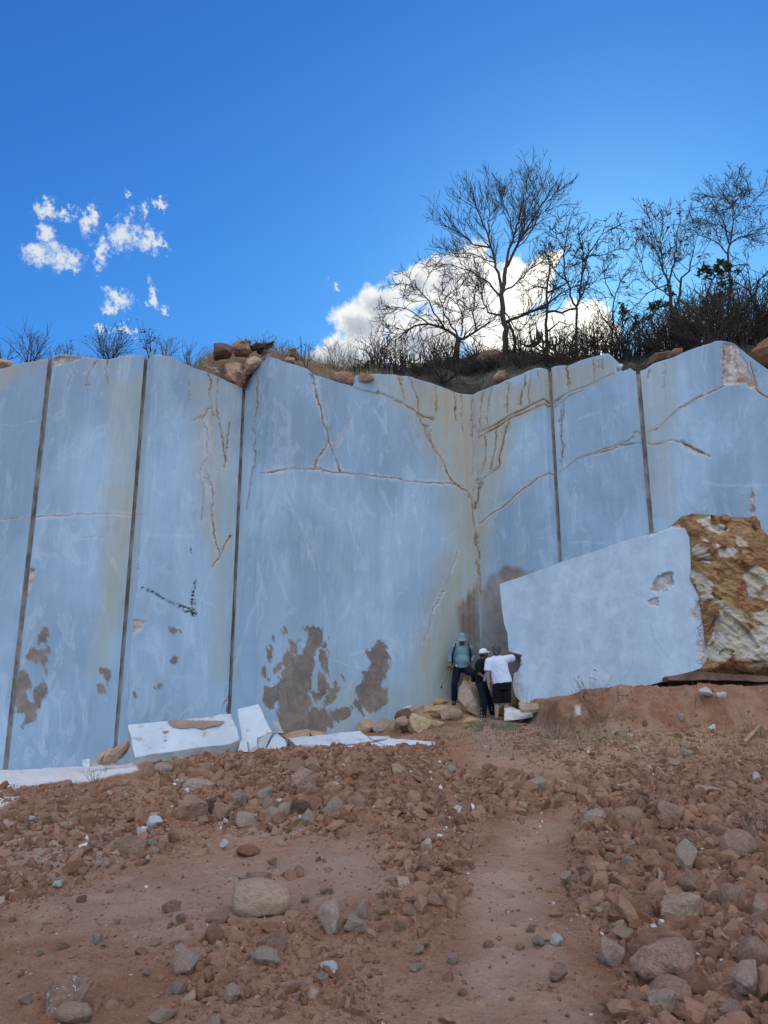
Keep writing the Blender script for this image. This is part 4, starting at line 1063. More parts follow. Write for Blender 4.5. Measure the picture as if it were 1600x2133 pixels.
px_slab('small grey marble shard leaning on the wall foot behind the heap', 'marble piece', 'marble_shard', [(568, 1502, 15.9), (580, 1503, 15.9), (592, 1527, 15.7), (572, 1528, 15.7)], .10, mat='slab_edge')
px_slab('low row of pale broken pieces before the flat slabs', 'marble piece', 'marble_shard', [(610, 1569, 14.1), (640, 1562, 14.3), (665, 1566, 14.2), (660, 1575, 13.9), (625, 1577, 13.9)], .08, mat='slab_edge', ext=(0, .05, -.3))
px_slab('bluish white angular rock at the feet of the man in shorts', 'rock', 'white_rock', [(1052, 1479, 17.3), (1065, 1476, 17.4), (1082, 1483, 17.3), (1104, 1482, 17.2), (1120, 1480, 17.2), (1134, 1485, 17.1), (1134, 1489, 17.0), (1092, 1497, 16.9), (1051, 1501, 16.9)], .45, mat='rock_white', ext=(.05, .4, .05), rag=.02, bev=.02)
px_slab('grey flat slab sticking out under the left end of the big block', 'stone slab', 'stone_slab', [(1080, 1462, 17.0), (1100, 1463, 17.0), (1143, 1469, 16.6), (1114, 1477, 16.4), (1085, 1478, 16.6)], .07, mat='rock_grey', ext=(0, .1, -.3))
px_slab('thin dark stone ledge under the rough end of the big block', 'stone slab', 'stone_slab', [(1386, 1409, 16.2), (1440, 1399, 15.9), (1500, 1402, 15.8), (1620, 1410, 15.8), (1800, 1405, 15.9), (1800, 1416, 15.8), (1600, 1420, 15.7), (1480, 1416, 15.75), (1395, 1417, 16.0)], .35, mat='rock_dark', ext=(0, .5, -.05), rag=.015)
px_slab('small white cube of marble on the powder strip by the left wall', 'marble piece', 'marble_piece', [(171, 1583, 14.6), (186, 1580, 14.6), (187, 1598, 14.5), (172, 1599, 14.5)], .16, ext=(.2, .3, 0))
px_slab('narrow pale plank lying on the earth at the right edge', 'plank', 'wooden_plank', [(1549, 1541, 12.3), (1583, 1506, 13.2), (1587, 1509, 13.2), (1553, 1544, 12.2)], .03, mat='rock_tan', ext=(0, .02, -.3), rag=.002, bev=.004)
px_slab('short pale plank stub below the longer plank on the right', 'plank', 'wooden_plank', [(1571, 1569, 11.9), (1577, 1566, 12.0), (1592, 1587, 11.5), (1588, 1589, 11.5)], .03, mat='rock_tan', ext=(0, .02, -.3), rag=.002, bev=.004)

# ------------------------------------------------------------------ rocks
def hull(seed, n=16, jag=.22, flat=1.0):
    r = np.random.default_rng(seed)
    p = r.normal(size=(n, 3)); p /= np.linalg.norm(p, axis=1)[:, None]
    p *= 1 - jag * r.random((n, 1))
    bm = bmesh.new()
    for q in p: bm.verts.new(q)
    bmesh.ops.convex_hull(bm, input=bm.verts)
    for v in [v for v in bm.verts if not v.link_faces]: bm.verts.remove(v)
    bmesh.ops.recalc_face_normals(bm, faces=bm.faces)
    return bm
def rock_mesh(seed, n=15, rnd=.12, detail=3, rough=.05, jag=.25):
    """unit boulder: faceted hull, edges knocked off, broken surface"""
    bm = hull(seed, n, jag)
    bmesh.ops.dissolve_limit(bm, angle_limit=.32, verts=bm.verts, edges=bm.edges)
    if rnd > 0: bmesh.ops.bevel(bm, geom=list(bm.edges), offset=rnd, segments=1, affect='EDGES', profile=.5)
    bmesh.ops.triangulate(bm, faces=bm.faces)
    for _ in range(detail):
        long_ = [e for e in bm.edges if e.calc_length() > (.34 if _ == 0 else .2 if _ == 1 else .13)]
        if long_: bmesh.ops.subdivide_edges(bm, edges=long_, cuts=1)
        bmesh.ops.triangulate(bm, faces=bm.faces)
    co = np.array([v.co[:] for v in bm.verts]); nn = np.array([v.normal[:] for v in bm.verts])
    bm.normal_update(); nn = np.array([v.normal[:] for v in bm.verts])
    d = rough * fbm(co[:, 0] * 2.4 + seed, co[:, 1] * 2.4, co[:, 2] * 2.4, 4, .6, seed % 50)
    co = co + nn * d[:, None]
    for v, c in zip(bm.verts, co): v.co = c
    me = bpy.data.meshes.new('rock'); bm.to_mesh(me); bm.free()
    me.polygons.foreach_set('use_smooth', np.full(len(me.polygons), rnd > .2))
    return me
ROCKS = [rock_mesh(s, 13 + s % 6, .07, 3, .13) for s in range(12)]
def round_mesh(seed):
    bm = bmesh.new(); bmesh.ops.create_icosphere(bm, subdivisions=4, radius=1)
    co = np.array([v.co[:] for v in bm.verts]); r = np.random.default_rng(seed)
    for _ in range(7):      # worn flats
        n = r.normal(size=3); n /= np.linalg.norm(n); k = .72 + .2 * r.random(); d = co @ n; co -= np.outer(np.maximum(d - k, 0) * .85, n)
    co *= (1 + .14 * fbm(co[:, 0] * 1.5 + seed, co[:, 1] * 1.5, co[:, 2] * 1.5, 5, .7, seed % 40))[:, None]
    for v, c in zip(bm.verts, co): v.co = c
    me = bpy.data.meshes.new('rock'); bm.to_mesh(me); bm.free(); me.polygons.foreach_set('use_smooth', np.full(len(me.polygons), True)); return me
ROUND = [round_mesh(100 + s) for s in range(5)]
FLAT = [rock_mesh(200 + s, 11, .05, 3, .09, .3) for s in range(6)]
for k, l in (('a', ROCKS), ('b', ROUND), ('c', FLAT)):
    for me in l:
        a = np.empty(len(me.vertices) * 3, np.float32); me.vertices.foreach_get('co', a); a = a.reshape(-1, 3)
        a -= (a.max(0) + a.min(0)) / 2; a /= (a.max(0) - a.min(0)) / 2
        me.vertices.foreach_set('co', a.ravel()); me.update()
MESHCACHE = {}
def with_mat(me, mat):
    key = (me.name, mat)
    if key not in MESHCACHE:
        m2 = me.copy(); m2.materials.clear(); m2.materials.append(M[mat]); MESHCACHE[key] = m2
    return MESHCACHE[key]
def rock(px, py, w, h, mat, label=None, shape='a', group=None, rot=None, tilt=0.0, Y=None, sink=.25, name='rock', dep=.8, cat='rock', seed=None):
    """px, py centre and w, h size in photo pixels; stands on the ground there"""
    if seed is None: seed = int(px * 7 + py * 3)
    rn = random.Random(seed)
    g = hit(px, py + h * .40)[0] if Y is None else np.array(at(px, py + h * .4, Y)[:])
    if Y is None: g[2] = max(g[2], float(H(g[0], g[1])) + .012)
    sc = g[1] / F * (1.0 + .04)
    W, Hh = w * sc * 1.06 / 2, h * sc * .94 / 2
    lst = {'a': ROCKS, 'b': ROUND, 'c': FLAT}[shape]
    me = with_mat(lst[seed % len(lst)], mat)
    o = bpy.data.objects.new(name, me); COL.objects.link(o)
    o.scale = (W, (W + Hh) / 2 * dep, Hh * (1 + sink))
    rz = rn.uniform(-.35, .35) + rn.choice([0, math.pi]) if rot is None else rot
    o.rotation_euler = (rn.uniform(-.12, .12), tilt, rz)
    # scale is applied before rotation; depth centre goes half a rock behind the contact
    o.location = (g[0], g[1] + W * .25, g[2] + Hh * (1 - sink))
    if label: tag(o, label, cat, group)
    return o
RB, RD, RT, RPk, RG, RW, RS, RO, RR = 'rock_brown', 'rock_dark', 'rock_tan', 'rock_pink', 'rock_grey', 'rock_white', 'rock_splash', 'rock_ochre', 'rock_rust'
NAMED = [
 (540, 1884, 118, 62, RT, 'largest smooth rounded tan boulder half buried in the foreground earth', 'b'), (532, 1899, 56, 26, RB, 'rusty wedge of stone lying against the smooth tan boulder', 'c'),
 (451, 1916, 40, 22, RB, 'dusty brown stone just left of the smooth tan boulder', 'a'), (686, 1920, 40, 56, RPk, 'grey pink upright wedge of rock right of the smooth boulder', 'a'), (753, 1906, 26, 34, RPk, 'small pinkish pointed rock above the square pale chip', 'a'),
 (739, 1937, 42, 28, RG, 'pale square flake of stone right of the upright wedge', 'c'), (552, 2003, 50, 26, RG, 'grey flat-topped stone below the smooth boulder', 'c'), (568, 1966, 52, 30, RB, 'dusty brown blocky stone under the smooth boulder', 'a'),
 (379, 2011, 42, 50, RPk, 'long slanted grey pink stone sunk in the left foreground', 'c'), (686, 2024, 34, 22, RW, 'pale broken pebble in the bottom middle', 'a'), (672, 2036, 24, 16, RG, 'pale flat pebble touching the broken pebble in the bottom middle', 'c'),
 (128, 2096, 88, 60, RS, 'brown rock splashed with white near the bottom left corner', 'c'), (150, 2126, 66, 30, RT, 'rounded tan stone at the bottom left edge', 'b'), (483, 2086, 28, 28, RPk, 'small pinkish grey stone near the bottom, left of centre', 'a'),
 (445, 2127, 24, 18, RPk, 'small grey stone cut off by the bottom edge', 'a'), (335, 2126, 50, 16, RT, 'low tan stone cut off by the bottom edge left of centre', 'c'), (355, 1899, 34, 20, RS, 'dark brown stone with one white spot in the left foreground', 'a'), (117, 1852, 18, 13, RW, 'small white lump alone on the left slope', 'a'),
 (268, 1766, 56, 30, RB, 'brown pointed boulder at the lower edge of the left scree', 'a'), (400, 1679, 54, 46, RB, 'largest brown rock of the central mound, on its left side', 'a'), (459, 1699, 36, 32, RB, 'brown blunt rock right of the largest rock in the mound', 'a'), (434, 1690, 30, 28, RD, 'dark brown rock between two larger ones in the mound', 'a'),
 (493, 1673, 24, 34, RS, 'brown rock with bright white splash in the middle of the mound', 'a'), (551, 1657, 28, 27, RG, 'grey white rock in the upper middle of the mound', 'a'), (630, 1634, 46, 38, RS, 'large upright brown rock with a white patch near the mound top', 'a'),
 (692, 1683, 38, 34, RG, 'sage grey flat-faced rock on the right side of the mound', 'c'), (743, 1671, 34, 32, RB, 'brown blunt rock at the right end of the mound', 'a'), (628, 1692, 44, 36, RD, 'dark brown triangular rock low in the mound', 'a'), (640, 1660, 42, 28, RB, 'wide brown rock under the upright white-patched rock', 'a'),
 (565, 1703, 28, 24, RG, 'pale grey blocky rock low in the mound', 'a'), (591, 1694, 28, 28, RPk, 'pinkish grey rock beside the dark triangular one', 'a'), (512, 1716, 40, 30, RG, 'grey rock at the lower left foot of the mound', 'a'), (526, 1704, 22, 22, RG, 'small grey rock on top of the lower left grey one', 'a'), (644, 1711, 32, 32, RG, 'grey rock at the lower right foot of the mound', 'a'),
 (625, 1711, 16, 14, RW, 'tiny bluish white stone at the mound foot', 'a'), (698, 1637, 30, 11, RW, 'white flat sliver near the right top of the mound', 'c'), (410, 1640, 60, 28, RPk, 'wide greyish rock above the largest mound rock', 'a'), (382, 1637, 24, 26, RG, 'pale grey rock left of the wide greyish one', 'a'),
 (618, 1602, 30, 34, RB, 'slanting brown slab on the mound crest', 'c'), (650, 1604, 34, 28, RB, 'brown slab on the mound crest, right of the slanting one', 'c'), (259, 1638, 22, 10, RT, 'pale flat stone on the bank below the powder strip', 'c'), (321, 1720, 30, 18, RW, 'whitish broken rock left of the mound foot', 'a'),
 (567, 1803, 20, 14, RB, 'small brown stone alone on the track', 'a'), (466, 1766, 16, 14, RW, 'small white stone just below the mound', 'a'), (516, 1834, 44, 12, RPk, 'flat greyish stone just above the smooth boulder', 'c'), (535, 1832, 50, 16, RB, 'low dusty stone half sunk above the smooth boulder', 'c'),
 (1120, 1641, 40, 24, RG, 'smooth grey flat stone tilted on the middle slope', 'c'), (1086, 1683, 28, 20, RT, 'pale tan blocky stone below the tilted grey one', 'a'), (1250, 1697, 56, 24, RPk, 'long pinkish white rock at the top of the right scree', 'a'), (1228, 1713, 32, 16, RG, 'grey flat stone touching the long pinkish rock', 'c'),
 (1314, 1711, 58, 40, RB, 'broad brown boulder right of the long pinkish rock', 'b'), (1400, 1693, 50, 36, RB, 'rounded brown boulder in the upper right scree', 'a'), (1545, 1776, 64, 54, RB, 'big rounded brown boulder near the right edge', 'b'), (1533, 1754, 70, 18, RT, 'flat pale cap stone lying on the big brown boulder', 'c'),
 (1428, 1788, 36, 54, RG, 'tall pale greenish slab leaning in the right scree', 'c'), (1495, 1834, 50, 14, RT, 'thin pale splintered stone right of the leaning slab', 'c'), (1427, 1897, 74, 52, RT, 'largest tan angular boulder in the right scree', 'a'), (1448, 1851, 44, 38, RB, 'brown cube-like rock just above the tan angular boulder', 'a'),
 (1535, 1887, 54, 46, RB, 'knobbly brown boulder right of the tan angular boulder', 'a'), (1240, 1889, 60, 24, RB, 'flat brown rock with a dark underside on the left of the scree', 'a'), (1277, 1988, 46, 44, RPk, 'pinkish white pitted boulder in the lower right', 'a'), (1299, 1941, 38, 22, RT, 'pale slab-like rock above the pitted boulder', 'c'),
 (1122, 1971, 24, 18, RG, 'small grey cube-like stone beside the bluish one on the track', 'a'), (1161, 1968, 24, 18, RW, 'small bluish white stone on the right of the track', 'a'), (1185, 1837, 32, 24, RT, 'angular tan stone at the left edge of the scree', 'a'), (1312, 1812, 26, 26, RG, 'small striped grey rock in the middle of the scree', 'a'),
 (1165, 2041, 40, 26, RB, 'dusty brown stone right of the track near the bottom', 'a'), (1395, 2030, 118, 84, RB, 'biggest earthy boulder in the bottom right corner area', 'a'), (1405, 2087, 74, 54, RB, 'dusty brown boulder below the biggest earthy one', 'a'), (1385, 2115, 50, 40, RPk, 'pale-sided rock at the bottom right, below the dusty boulder', 'a'),
 (1572, 2070, 60, 62, RPk, 'pinkish boulder at the bottom right edge', 'a'), (1528, 2118, 50, 36, RS, 'rock with bright white paint in the bottom right corner', 'a'), (1575, 1975, 60, 55, RB, 'earthy boulder cut off by the right edge', 'b'), (1585, 1905, 34, 44, RT, 'tan rock cut off by the right edge', 'a'),
 (1478, 1642, 50, 18, RPk, 'long pale pink stone on the upper right slope', 'a'), (1412, 1600, 34, 12, RT, 'flat pale tan stone high on the right slope', 'c'), (1432, 1571, 25, 12, RG, 'white grey flake on the bare strip below the bank', 'c'), (1325, 1640, 50, 14, RPk, 'flat pink grey slab at the head of the scree', 'c'),
 (1578, 1622, 14, 18, RW, 'small upright white stone at the right edge of the slope', 'a'), (828, 1610, 30, 26, RT, 'tan angular rock on the slope below the flat slabs', 'a'), (765, 1512, 40, 24, RT, 'tan slanting rock at the wall foot, leftmost of the heap by the men', 'a'), (804, 1516, 46, 28, RG, 'grey tan flat-topped rock second from the left in the heap by the men', 'a'),
 (842, 1500, 36, 40, RD, 'dark brown jagged rock in the middle of the heap', 'a'), (852, 1478, 22, 13, RW, 'pale block perched on top of the dark jagged rock', 'a'), (875, 1510, 46, 36, RO, 'largest yellowish rock in the heap left of the men', 'a'), (870, 1484, 32, 26, RPk, 'pinkish rock leaning above the yellowish one', 'a'), (838, 1501, 24, 16, RT, 'small tan rock wedged on the dark jagged one', 'a'),
 (908, 1487, 62, 24, RO, 'wide ochre slab of rock left of the feet of the hatted man', 'a'), (927, 1491, 22, 18, RT, 'small pale stone resting on the ochre slab', 'a'), (905, 1508, 38, 16, RT, 'low tan stone in front of the ochre slab', 'a'), (946, 1494, 34, 22, RG, 'grey rounded rock under the standing rock', 'b'), (985, 1506, 36, 20, RO, 'ochre stone at the shoes of the man in the cap', 'a'),
 (918, 1463, 30, 12, RO, 'ochre pointed stone against the wall left of the hat man', 'a'), (888, 1500, 22, 18, RT, 'tan stone squeezed between the yellowish rock and the ochre slab', 'a'), (823, 1512, 20, 24, RT, 'small upright tan stone beside the dark jagged rock', 'a'), (785, 1523, 18, 14, RPk, 'small pink stone before the grey tan rock', 'a'),
 (1088, 1458, 14, 12, RG, 'grey rounded cobble under the left edge of the big block', 'b'), (307, 1612, 24, 30, RB, 'brown upright rock under the left end of the long fallen slab', 'a'), (338, 1602, 36, 18, RG, 'bluish grey rock propping up the long fallen slab', 'b'), (1475, 1440, 34, 16, RW, 'white crumbled rock on the bank below the rough block side', 'a'),
 (1505, 1447, 20, 10, RW, 'small white crumb of rock on the bank near the right edge', 'a'), (1420, 1501, 16, 14, RG, 'grey leaning flake on the face of the red bank', 'c'), (1600, 1600, 40, 14, RPk, 'pale pink stone at the right edge high on the slope', 'c'),
]
for t in NAMED:
    x, y, w, h, mat, lab, shp = t
    k = {}
    if lab.startswith('flat pale cap'): k['Y'] = 8.05
    if lab.startswith('pale block perched'): k['Y'] = 17.6
    if lab.startswith('dark brown jagged'): k['Y'] = 17.4
    if lab.startswith('small tan rock wedged'): k['Y'] = 17.0
    if lab.startswith('pinkish rock leaning'): k['Y'] = 17.5
    if lab.startswith('small pale stone resting'): k['Y'] = 17.5
    if 'bank below the rough' in lab or 'bank near the right' in lab: k['Y'] = 14.5
    if lab.startswith('tall pale greenish'): k['tilt'] = .35
    if lab.startswith('long slanted'): k['tilt'] = -.7
    if lab.startswith('slanting brown slab'): k['tilt'] = -.6
    if lab.startswith('white grey') or lab.startswith('smooth grey flat'): k['tilt'] = -.35
    rock(x, y, w, h, mat, lab, shp, **k)

# standing rock beside the man in the hat, and the ochre rock behind it
def lump(name, label, pts, Y, dep, mat, cat='rock', rough=.05, seed=1, lean=0.0):
    """outline rock: rounded prism with a broken surface"""
    P3 = [at(x, y, Y + lean * (y - pts[0][1])) for x, y in pts]
    bm = bmesh.new()
    c = sum(P3, Vector()) / len(P3)
    for k, (d, s) in enumerate(((-.5, .55), (-.32, .92), (0, 1.0), (.32, .9), (.5, .5))):
        for p in P3:
            q = c + (p - c) * s * (1 + .10 * math.sin(seed * 3.1 + k * 2.3 + p.x * 9)); q.y = (p.y) + d * dep * (1 + .25 * math.sin(seed + p.z * 8)); bm.verts.new(q)
    bmesh.ops.convex_hull(bm, input=bm.verts)
    for v in [v for v in bm.verts if not v.link_faces]: bm.verts.remove(v)
    bmesh.ops.triangulate(bm, faces=bm.faces)
    rq = np.random.default_rng(seed + 77); ex = max((v.co - c).length for v in bm.verts)
    for _ in range(9):
        nn = Vector(rq.normal(size=3)).normalized(); nn.y *= .8; k = max((v.co - c).dot(nn) for v in bm.verts) * rq.uniform(.72, .93)
        bmesh.ops.bisect_plane(bm, geom=bm.verts[:] + bm.edges[:] + bm.faces[:], plane_co=c + nn * k / nn.length_squared, plane_no=nn, clear_outer=True)
        bmesh.ops.holes_fill(bm, edges=bm.edges[:], sides=0)
    bmesh.ops.recalc_face_normals(bm, faces=bm.faces); bmesh.ops.triangulate(bm, faces=bm.faces)
    for _ in range(3):
        e = [e for e in bm.edges if e.calc_length() > .09]
        if e: bmesh.ops.subdivide_edges(bm, edges=e, cuts=1)
        bmesh.ops.triangulate(bm, faces=bm.faces)
    bm.normal_update()
    co = np.array([v.co[:] for v in bm.verts]); nn = np.array([v.normal[:] for v in bm.verts])
    d = rough * fbm(co[:, 0] * 3 + seed, co[:, 1] * 3, co[:, 2] * 3, 5, .6, seed)
    for v, q in zip(bm.verts, co + nn * d[:, None]): v.co = q
    o = bm_obj(name, bm, M[mat]); recentre(o)
    return tag(o, label, cat)
lump('rock', 'tall pale pinkish rock standing on edge between hat man and cap man', [(955, 1424), (963, 1416), (975, 1418), (988, 1436), (998, 1462), (1002, 1478), (1001, 1499), (985, 1489), (962, 1479), (953, 1455)], 18.25, .34, 'rock_pink', seed=3)
lump('rock', 'yellowish rock behind the tall pale one, where the raised foot rests', [(974, 1420), (984, 1413), (993, 1414), (998, 1432), (1004, 1455), (1006, 1480), (990, 1480), (978, 1450)], 18.7, .5, 'rock_ochre', seed=5)
lump('rock', 'orange peak of rock behind the tall pale rock', [(960, 1422), (966, 1406), (972, 1408), (978, 1425), (975, 1445), (962, 1445)], 18.75, .3, 'rock_rust', seed=6)
lump('rock', 'ochre rock between the legs of the man in the cap and the big block', [(1024, 1470), (1066, 1425), (1078, 1440), (1092, 1468), (1096, 1485), (1050, 1490), (1026, 1492)], 18.7, .5, 'rock_ochre', seed=8)
lump('splintered_rock', 'brown splintered rock leaning against the left end of the long slab', [(213, 1588), (232, 1566), (262, 1545), (271, 1540), (272, 1560), (250, 1580), (228, 1594)], 15.1, .3, 'rock_tan', seed=9, rough=.08)
lump('splintered_rock', 'pinkish grey broken rock between the groove foot and the splintered rock', [(196, 1588), (215, 1566), (235, 1556), (228, 1578), (212, 1594)], 15.3, .3, 'rock_pink', seed=10, rough=.06)
# rim rocks
RIMROCKS = [('dark purple brown boulder on the rim above the left wall', [(441, 732), (448, 723), (470, 720), (483, 728), (484, 745), (442, 746)], 17.5, .6, 'rock_dark'),
 ('blocky tan boulder under the black stump', [(489, 722), (505, 716), (522, 722), (526, 740), (490, 742)], 17.8, .6, 'rock_brown'),
 ('large brown rock set into the notch of the rim', [(462, 762), (485, 752), (504, 756), (512, 790), (504, 808), (470, 795)], 17.45, .5, 'rock_brown'),
 ('pale tan angular rock hanging over the top of the third groove', [(510, 765), (520, 750), (545, 748), (550, 757), (530, 774), (508, 783)], 17.15, .5, 'rock_tan'),
 ('dark wedge of rock below the pale rim rock', [(505, 783), (525, 776), (530, 770), (512, 806), (505, 806)], 17.3, .4, 'rock_dark'),
 ('flat cracked tan rock sunk in the earth on the middle rim', [(692, 781), (705, 776), (735, 780), (742, 794), (725, 802), (695, 793)], 17.85, .3, 'rock_brown'),
 ('small brown rock right of the flat cracked one', [(745, 782), (760, 778), (778, 783), (780, 795), (748, 797)], 18.0, .3, 'rock_brown'),
 ('greyish rock in the rim rubble above the middle wall', [(600, 735), (610, 728), (622, 732), (625, 748), (602, 750)], 18.2, .5, 'rock_brown'),
 ('tan rock lying on the rim near the top of the middle wall', [(590, 750), (600, 743), (614, 748), (616, 757), (592, 758)], 17.4, .3, 'rock_brown'),
 ('orange brown boulder on the rim at the right edge of the picture', [(1566, 735), (1580, 718), (1600, 708), (1640, 712), (1660, 760), (1600, 768), (1575, 755)], 16.3, .8, 'rock_rust'),
 ('small red orange rock on the right rim', [(1392, 744), (1400, 734), (1414, 728), (1424, 733), (1408, 743)], 17.1, .35, 'rock_rust'),
 ('reddish rock pile top on the rim above the corner', [(1026, 792), (1036, 776), (1050, 774), (1062, 786), (1050, 793)], 19.9, .4, 'rock_brown'),
 ('brown rock on the rim at the left edge of the picture', [(-20, 760), (0, 748), (18, 752), (30, 764), (5, 775)], 15.9, .4, 'rock_tan'),
 ('white stone in the gap at the top of the sixth groove', [(1287, 762), (1292, 759), (1297, 763), (1294, 767), (1288, 767)], 17.5, .12, 'rock_white'),
 ('grey mossy boulder under the big bare tree', [(985, 760), (1000, 740), (1030, 733), (1048, 745), (1045, 770), (1000, 775)], 22.0, .8, 'rock_dark'),
 ('low dark boulder right of the big bare tree', [(1075, 760), (1085, 742), (1110, 738), (1130, 748), (1130, 765)], 22.0, .8, 'rock_dark'),
 ('brown layered rock on the right rim behind the sixth groove', [(1345, 765), (1355, 742), (1390, 737), (1400, 745), (1385, 757)], 17.8, .5, 'rock_dark')]
for i, (lab, pts, Y, dep, mat) in enumerate(RIMROCKS):
    lump('rim_rock', lab, pts, Y, dep, mat, seed=20 + i, rough=.11)
# cluster of small pale stones on the left rim
for i, (x, y) in enumerate([(424, 756), (427, 763), (437, 768), (447, 768), (451, 774)]):
    o = rock(x, y, 10, 9, 'rock_pink', ['topmost', 'second from the top', 'middle one', 'second from the bottom', 'lowest'][i] + ' of the small pale stones spilling over the left rim', 'c', group='pale stones on the left rim', Y=17.15, name='pale_stone', sink=0, seed=i)

# scattered rocks, each its own object
LAND = [('largest smooth rounded', 'big smooth tan boulder'), ('dusty brown stone just left', 'dusty stone beside the smooth boulder'), ('grey pink upright', 'upright grey pink wedge'), ('pale square flake', 'square pale flake'), ('grey flat-topped', 'grey flat-topped stone'),
 ('long slanted', 'long slanted stone'), ('brown rock splashed', 'white-splashed rock'), ('small pinkish grey stone near', 'pinkish stone near the bottom'), ('dark brown stone with one', 'stone with one white spot'), ('small white lump alone', 'lone white lump'),
 ('brown pointed boulder at', 'brown pointed boulder'), ('largest brown rock of', 'largest rock of the mound'), ('brown rock with bright white splash', 'rock with the bright white splash'), ('grey white rock in the upper', 'grey white mound rock'),
 ('large upright brown rock', 'upright white-patched rock'), ('sage grey', 'sage grey flat-faced rock'), ('brown blunt rock at the right', 'rock at the mound right end'), ('dark brown triangular', 'dark triangular rock'), ('pale grey blocky', 'pale blocky mound rock'),
 ('wide greyish rock', 'wide greyish rock'), ('small brown stone alone', 'lone brown track stone'), ('small white stone just below', 'white stone below the mound'), ('white flat sliver', 'white flat sliver'), ('smooth grey flat stone', 'tilted grey flat stone'),
 ('pale tan blocky', 'pale tan blocky stone'), ('long pinkish white', 'long pinkish white rock'), ('broad brown boulder', 'broad brown boulder'), ('rounded brown boulder', 'rounded upper boulder'), ('big rounded brown boulder', 'boulder with the pale cap'),
 ('tall pale greenish', 'leaning pale greenish slab'), ('thin pale splintered', 'thin splintered stone'), ('largest tan angular', 'largest tan angular boulder'), ('brown cube-like', 'brown cube-like rock'), ('knobbly brown', 'knobbly brown boulder'), ('flat brown rock with a dark', 'flat dark-bellied rock'),
 ('pinkish white pitted', 'pinkish pitted boulder'), ('pale slab-like', 'pale slab-like rock'), ('small bluish white', 'small bluish stone on the track'), ('angular tan stone at the left', 'angular tan stone by the track'), ('small striped', 'striped grey rock'), ('dusty brown stone right of the track', 'dusty stone right of the track'),
 ('biggest earthy', 'biggest earthy boulder'), ('rock with bright white paint', 'white-painted corner rock'), ('long pale pink stone', 'long pale pink stone'), ('flat pale tan stone high', 'flat tan stone high on the slope'), ('tan angular rock on the slope', 'tan angular rock below the slabs'), ('whitish broken rock', 'whitish broken rock'), ('pale flat stone on the bank', 'pale flat bank stone')]
LANDPTS = []
for pre, short in LAND:
    for t in NAMED:
        if t[5].startswith(pre): LANDPTS.append((t[0], t[1], short)); break
USEDLAB = set()
def own_label(x, y, s, mat, kind, big):
    col = {RB: 'brown', RT: 'tan', RPk: 'pinkish', RG: 'grey', RW: 'white'}[mat]
    size = 'tiny' if s < big * .38 else 'small' if s < big * .55 else 'medium-sized' if s < big * .8 else 'large'
    for k, (a, b, short) in enumerate(sorted(LANDPTS, key=lambda q: math.hypot(q[0] - x, (q[1] - y) * 1.6))[:9]):
        dx, dy = x - a, y - b; an = math.degrees(math.atan2(-dy * 1.4, dx)) % 360
        d = ['right of', 'upper right of', 'above', 'upper left of', 'left of', 'lower left of', 'below', 'lower right of'][int((an + 22.5) // 45) % 8]
        dist = math.hypot(dx, dy); far = 'just ' if dist < 45 else '' if dist < 110 else 'far '
        lab = '%s %s %s %s%s the %s' % (size, col, kind, far, d, short)
        if lab not in USEDLAB: USEDLAB.add(lab); return lab
    return lab
def scatter_rocks():
    rr = random.Random(11)
    used = [(t[0], t[1], t[2]) for t in NAMED]
    groups = [
     ('brown dusty rock among the loose rocks of the right hand scree', 'rocks of the right hand scree', [(1190, 1640), (1590, 1600), (1600, 2125), (1300, 2125), (1330, 2000), (1190, 1860), (1240, 1700)], 78, (16, 46), [RB] * 10 + [RT, RPk]),
     ('dusty rock in the rubble mound below the slabs', 'rocks of the central mound', [(345, 1610), (480, 1575), (880, 1565), (960, 1610), (1150, 1650), (900, 1690), (770, 1690), (690, 1728), (490, 1730), (340, 1690)], 66, (14, 34), [RB] * 7 + [RG, RPk]),
     ('small stone in the loose scree on the left slope', 'stones of the left scree', [(20, 1710), (240, 1680), (400, 1735), (300, 1790), (90, 1860)], 26, (11, 26), [RB, RB, RB, RG, RPk, RW]),
     ('lone small stone sunk in the bare foreground earth', 'stones in the foreground earth', [(30, 1900), (780, 1830), (1150, 1900), (1180, 2120), (30, 2120)], 26, (11, 24), [RB, RB, RT, RG, RPk]),
     ('earthy clod on the slope left of the track', 'clods beside the track', [(770, 1700), (980, 1690), (960, 1830), (880, 2000), (800, 1950), (760, 1800)], 18, (16, 36), [RB]),
    ]
    for lab, grp, poly, n, (lo, hi), mats in groups:
        xs = [p[0] for p in poly]; ys = [p[1] for p in poly]; k = 0; tries = 0
        while k < n and tries < 6000:
            tries += 1
            x, y = rr.uniform(min(xs), max(xs)), rr.uniform(min(ys), max(ys))
            if poly_sd(np.array([x]), np.array([y]), poly)[0] < 0: continue
            s = lo + (hi - lo) * rr.random() ** 2.2
            s *= .75 + .5 * (y - 1560) / 570
            if any(abs(x - a) < (s + c) * .45 and abs(y - b) < (s + c) * .33 for a, b, c in used): continue
            used.append((x, y, s))
            mt = rr.choice(mats)
            rock(x, y, s, s * rr.uniform(.5, .85), mt, own_label(x, y, s, mt, 'clod' if 'clod' in lab else 'stone' if 'stone' in lab else 'rock', hi), rr.choice('aaacc'), group=grp, sink=rr.uniform(.15, .6), seed=rr.randrange(10 ** 6))
            k += 1
scatter_rocks()

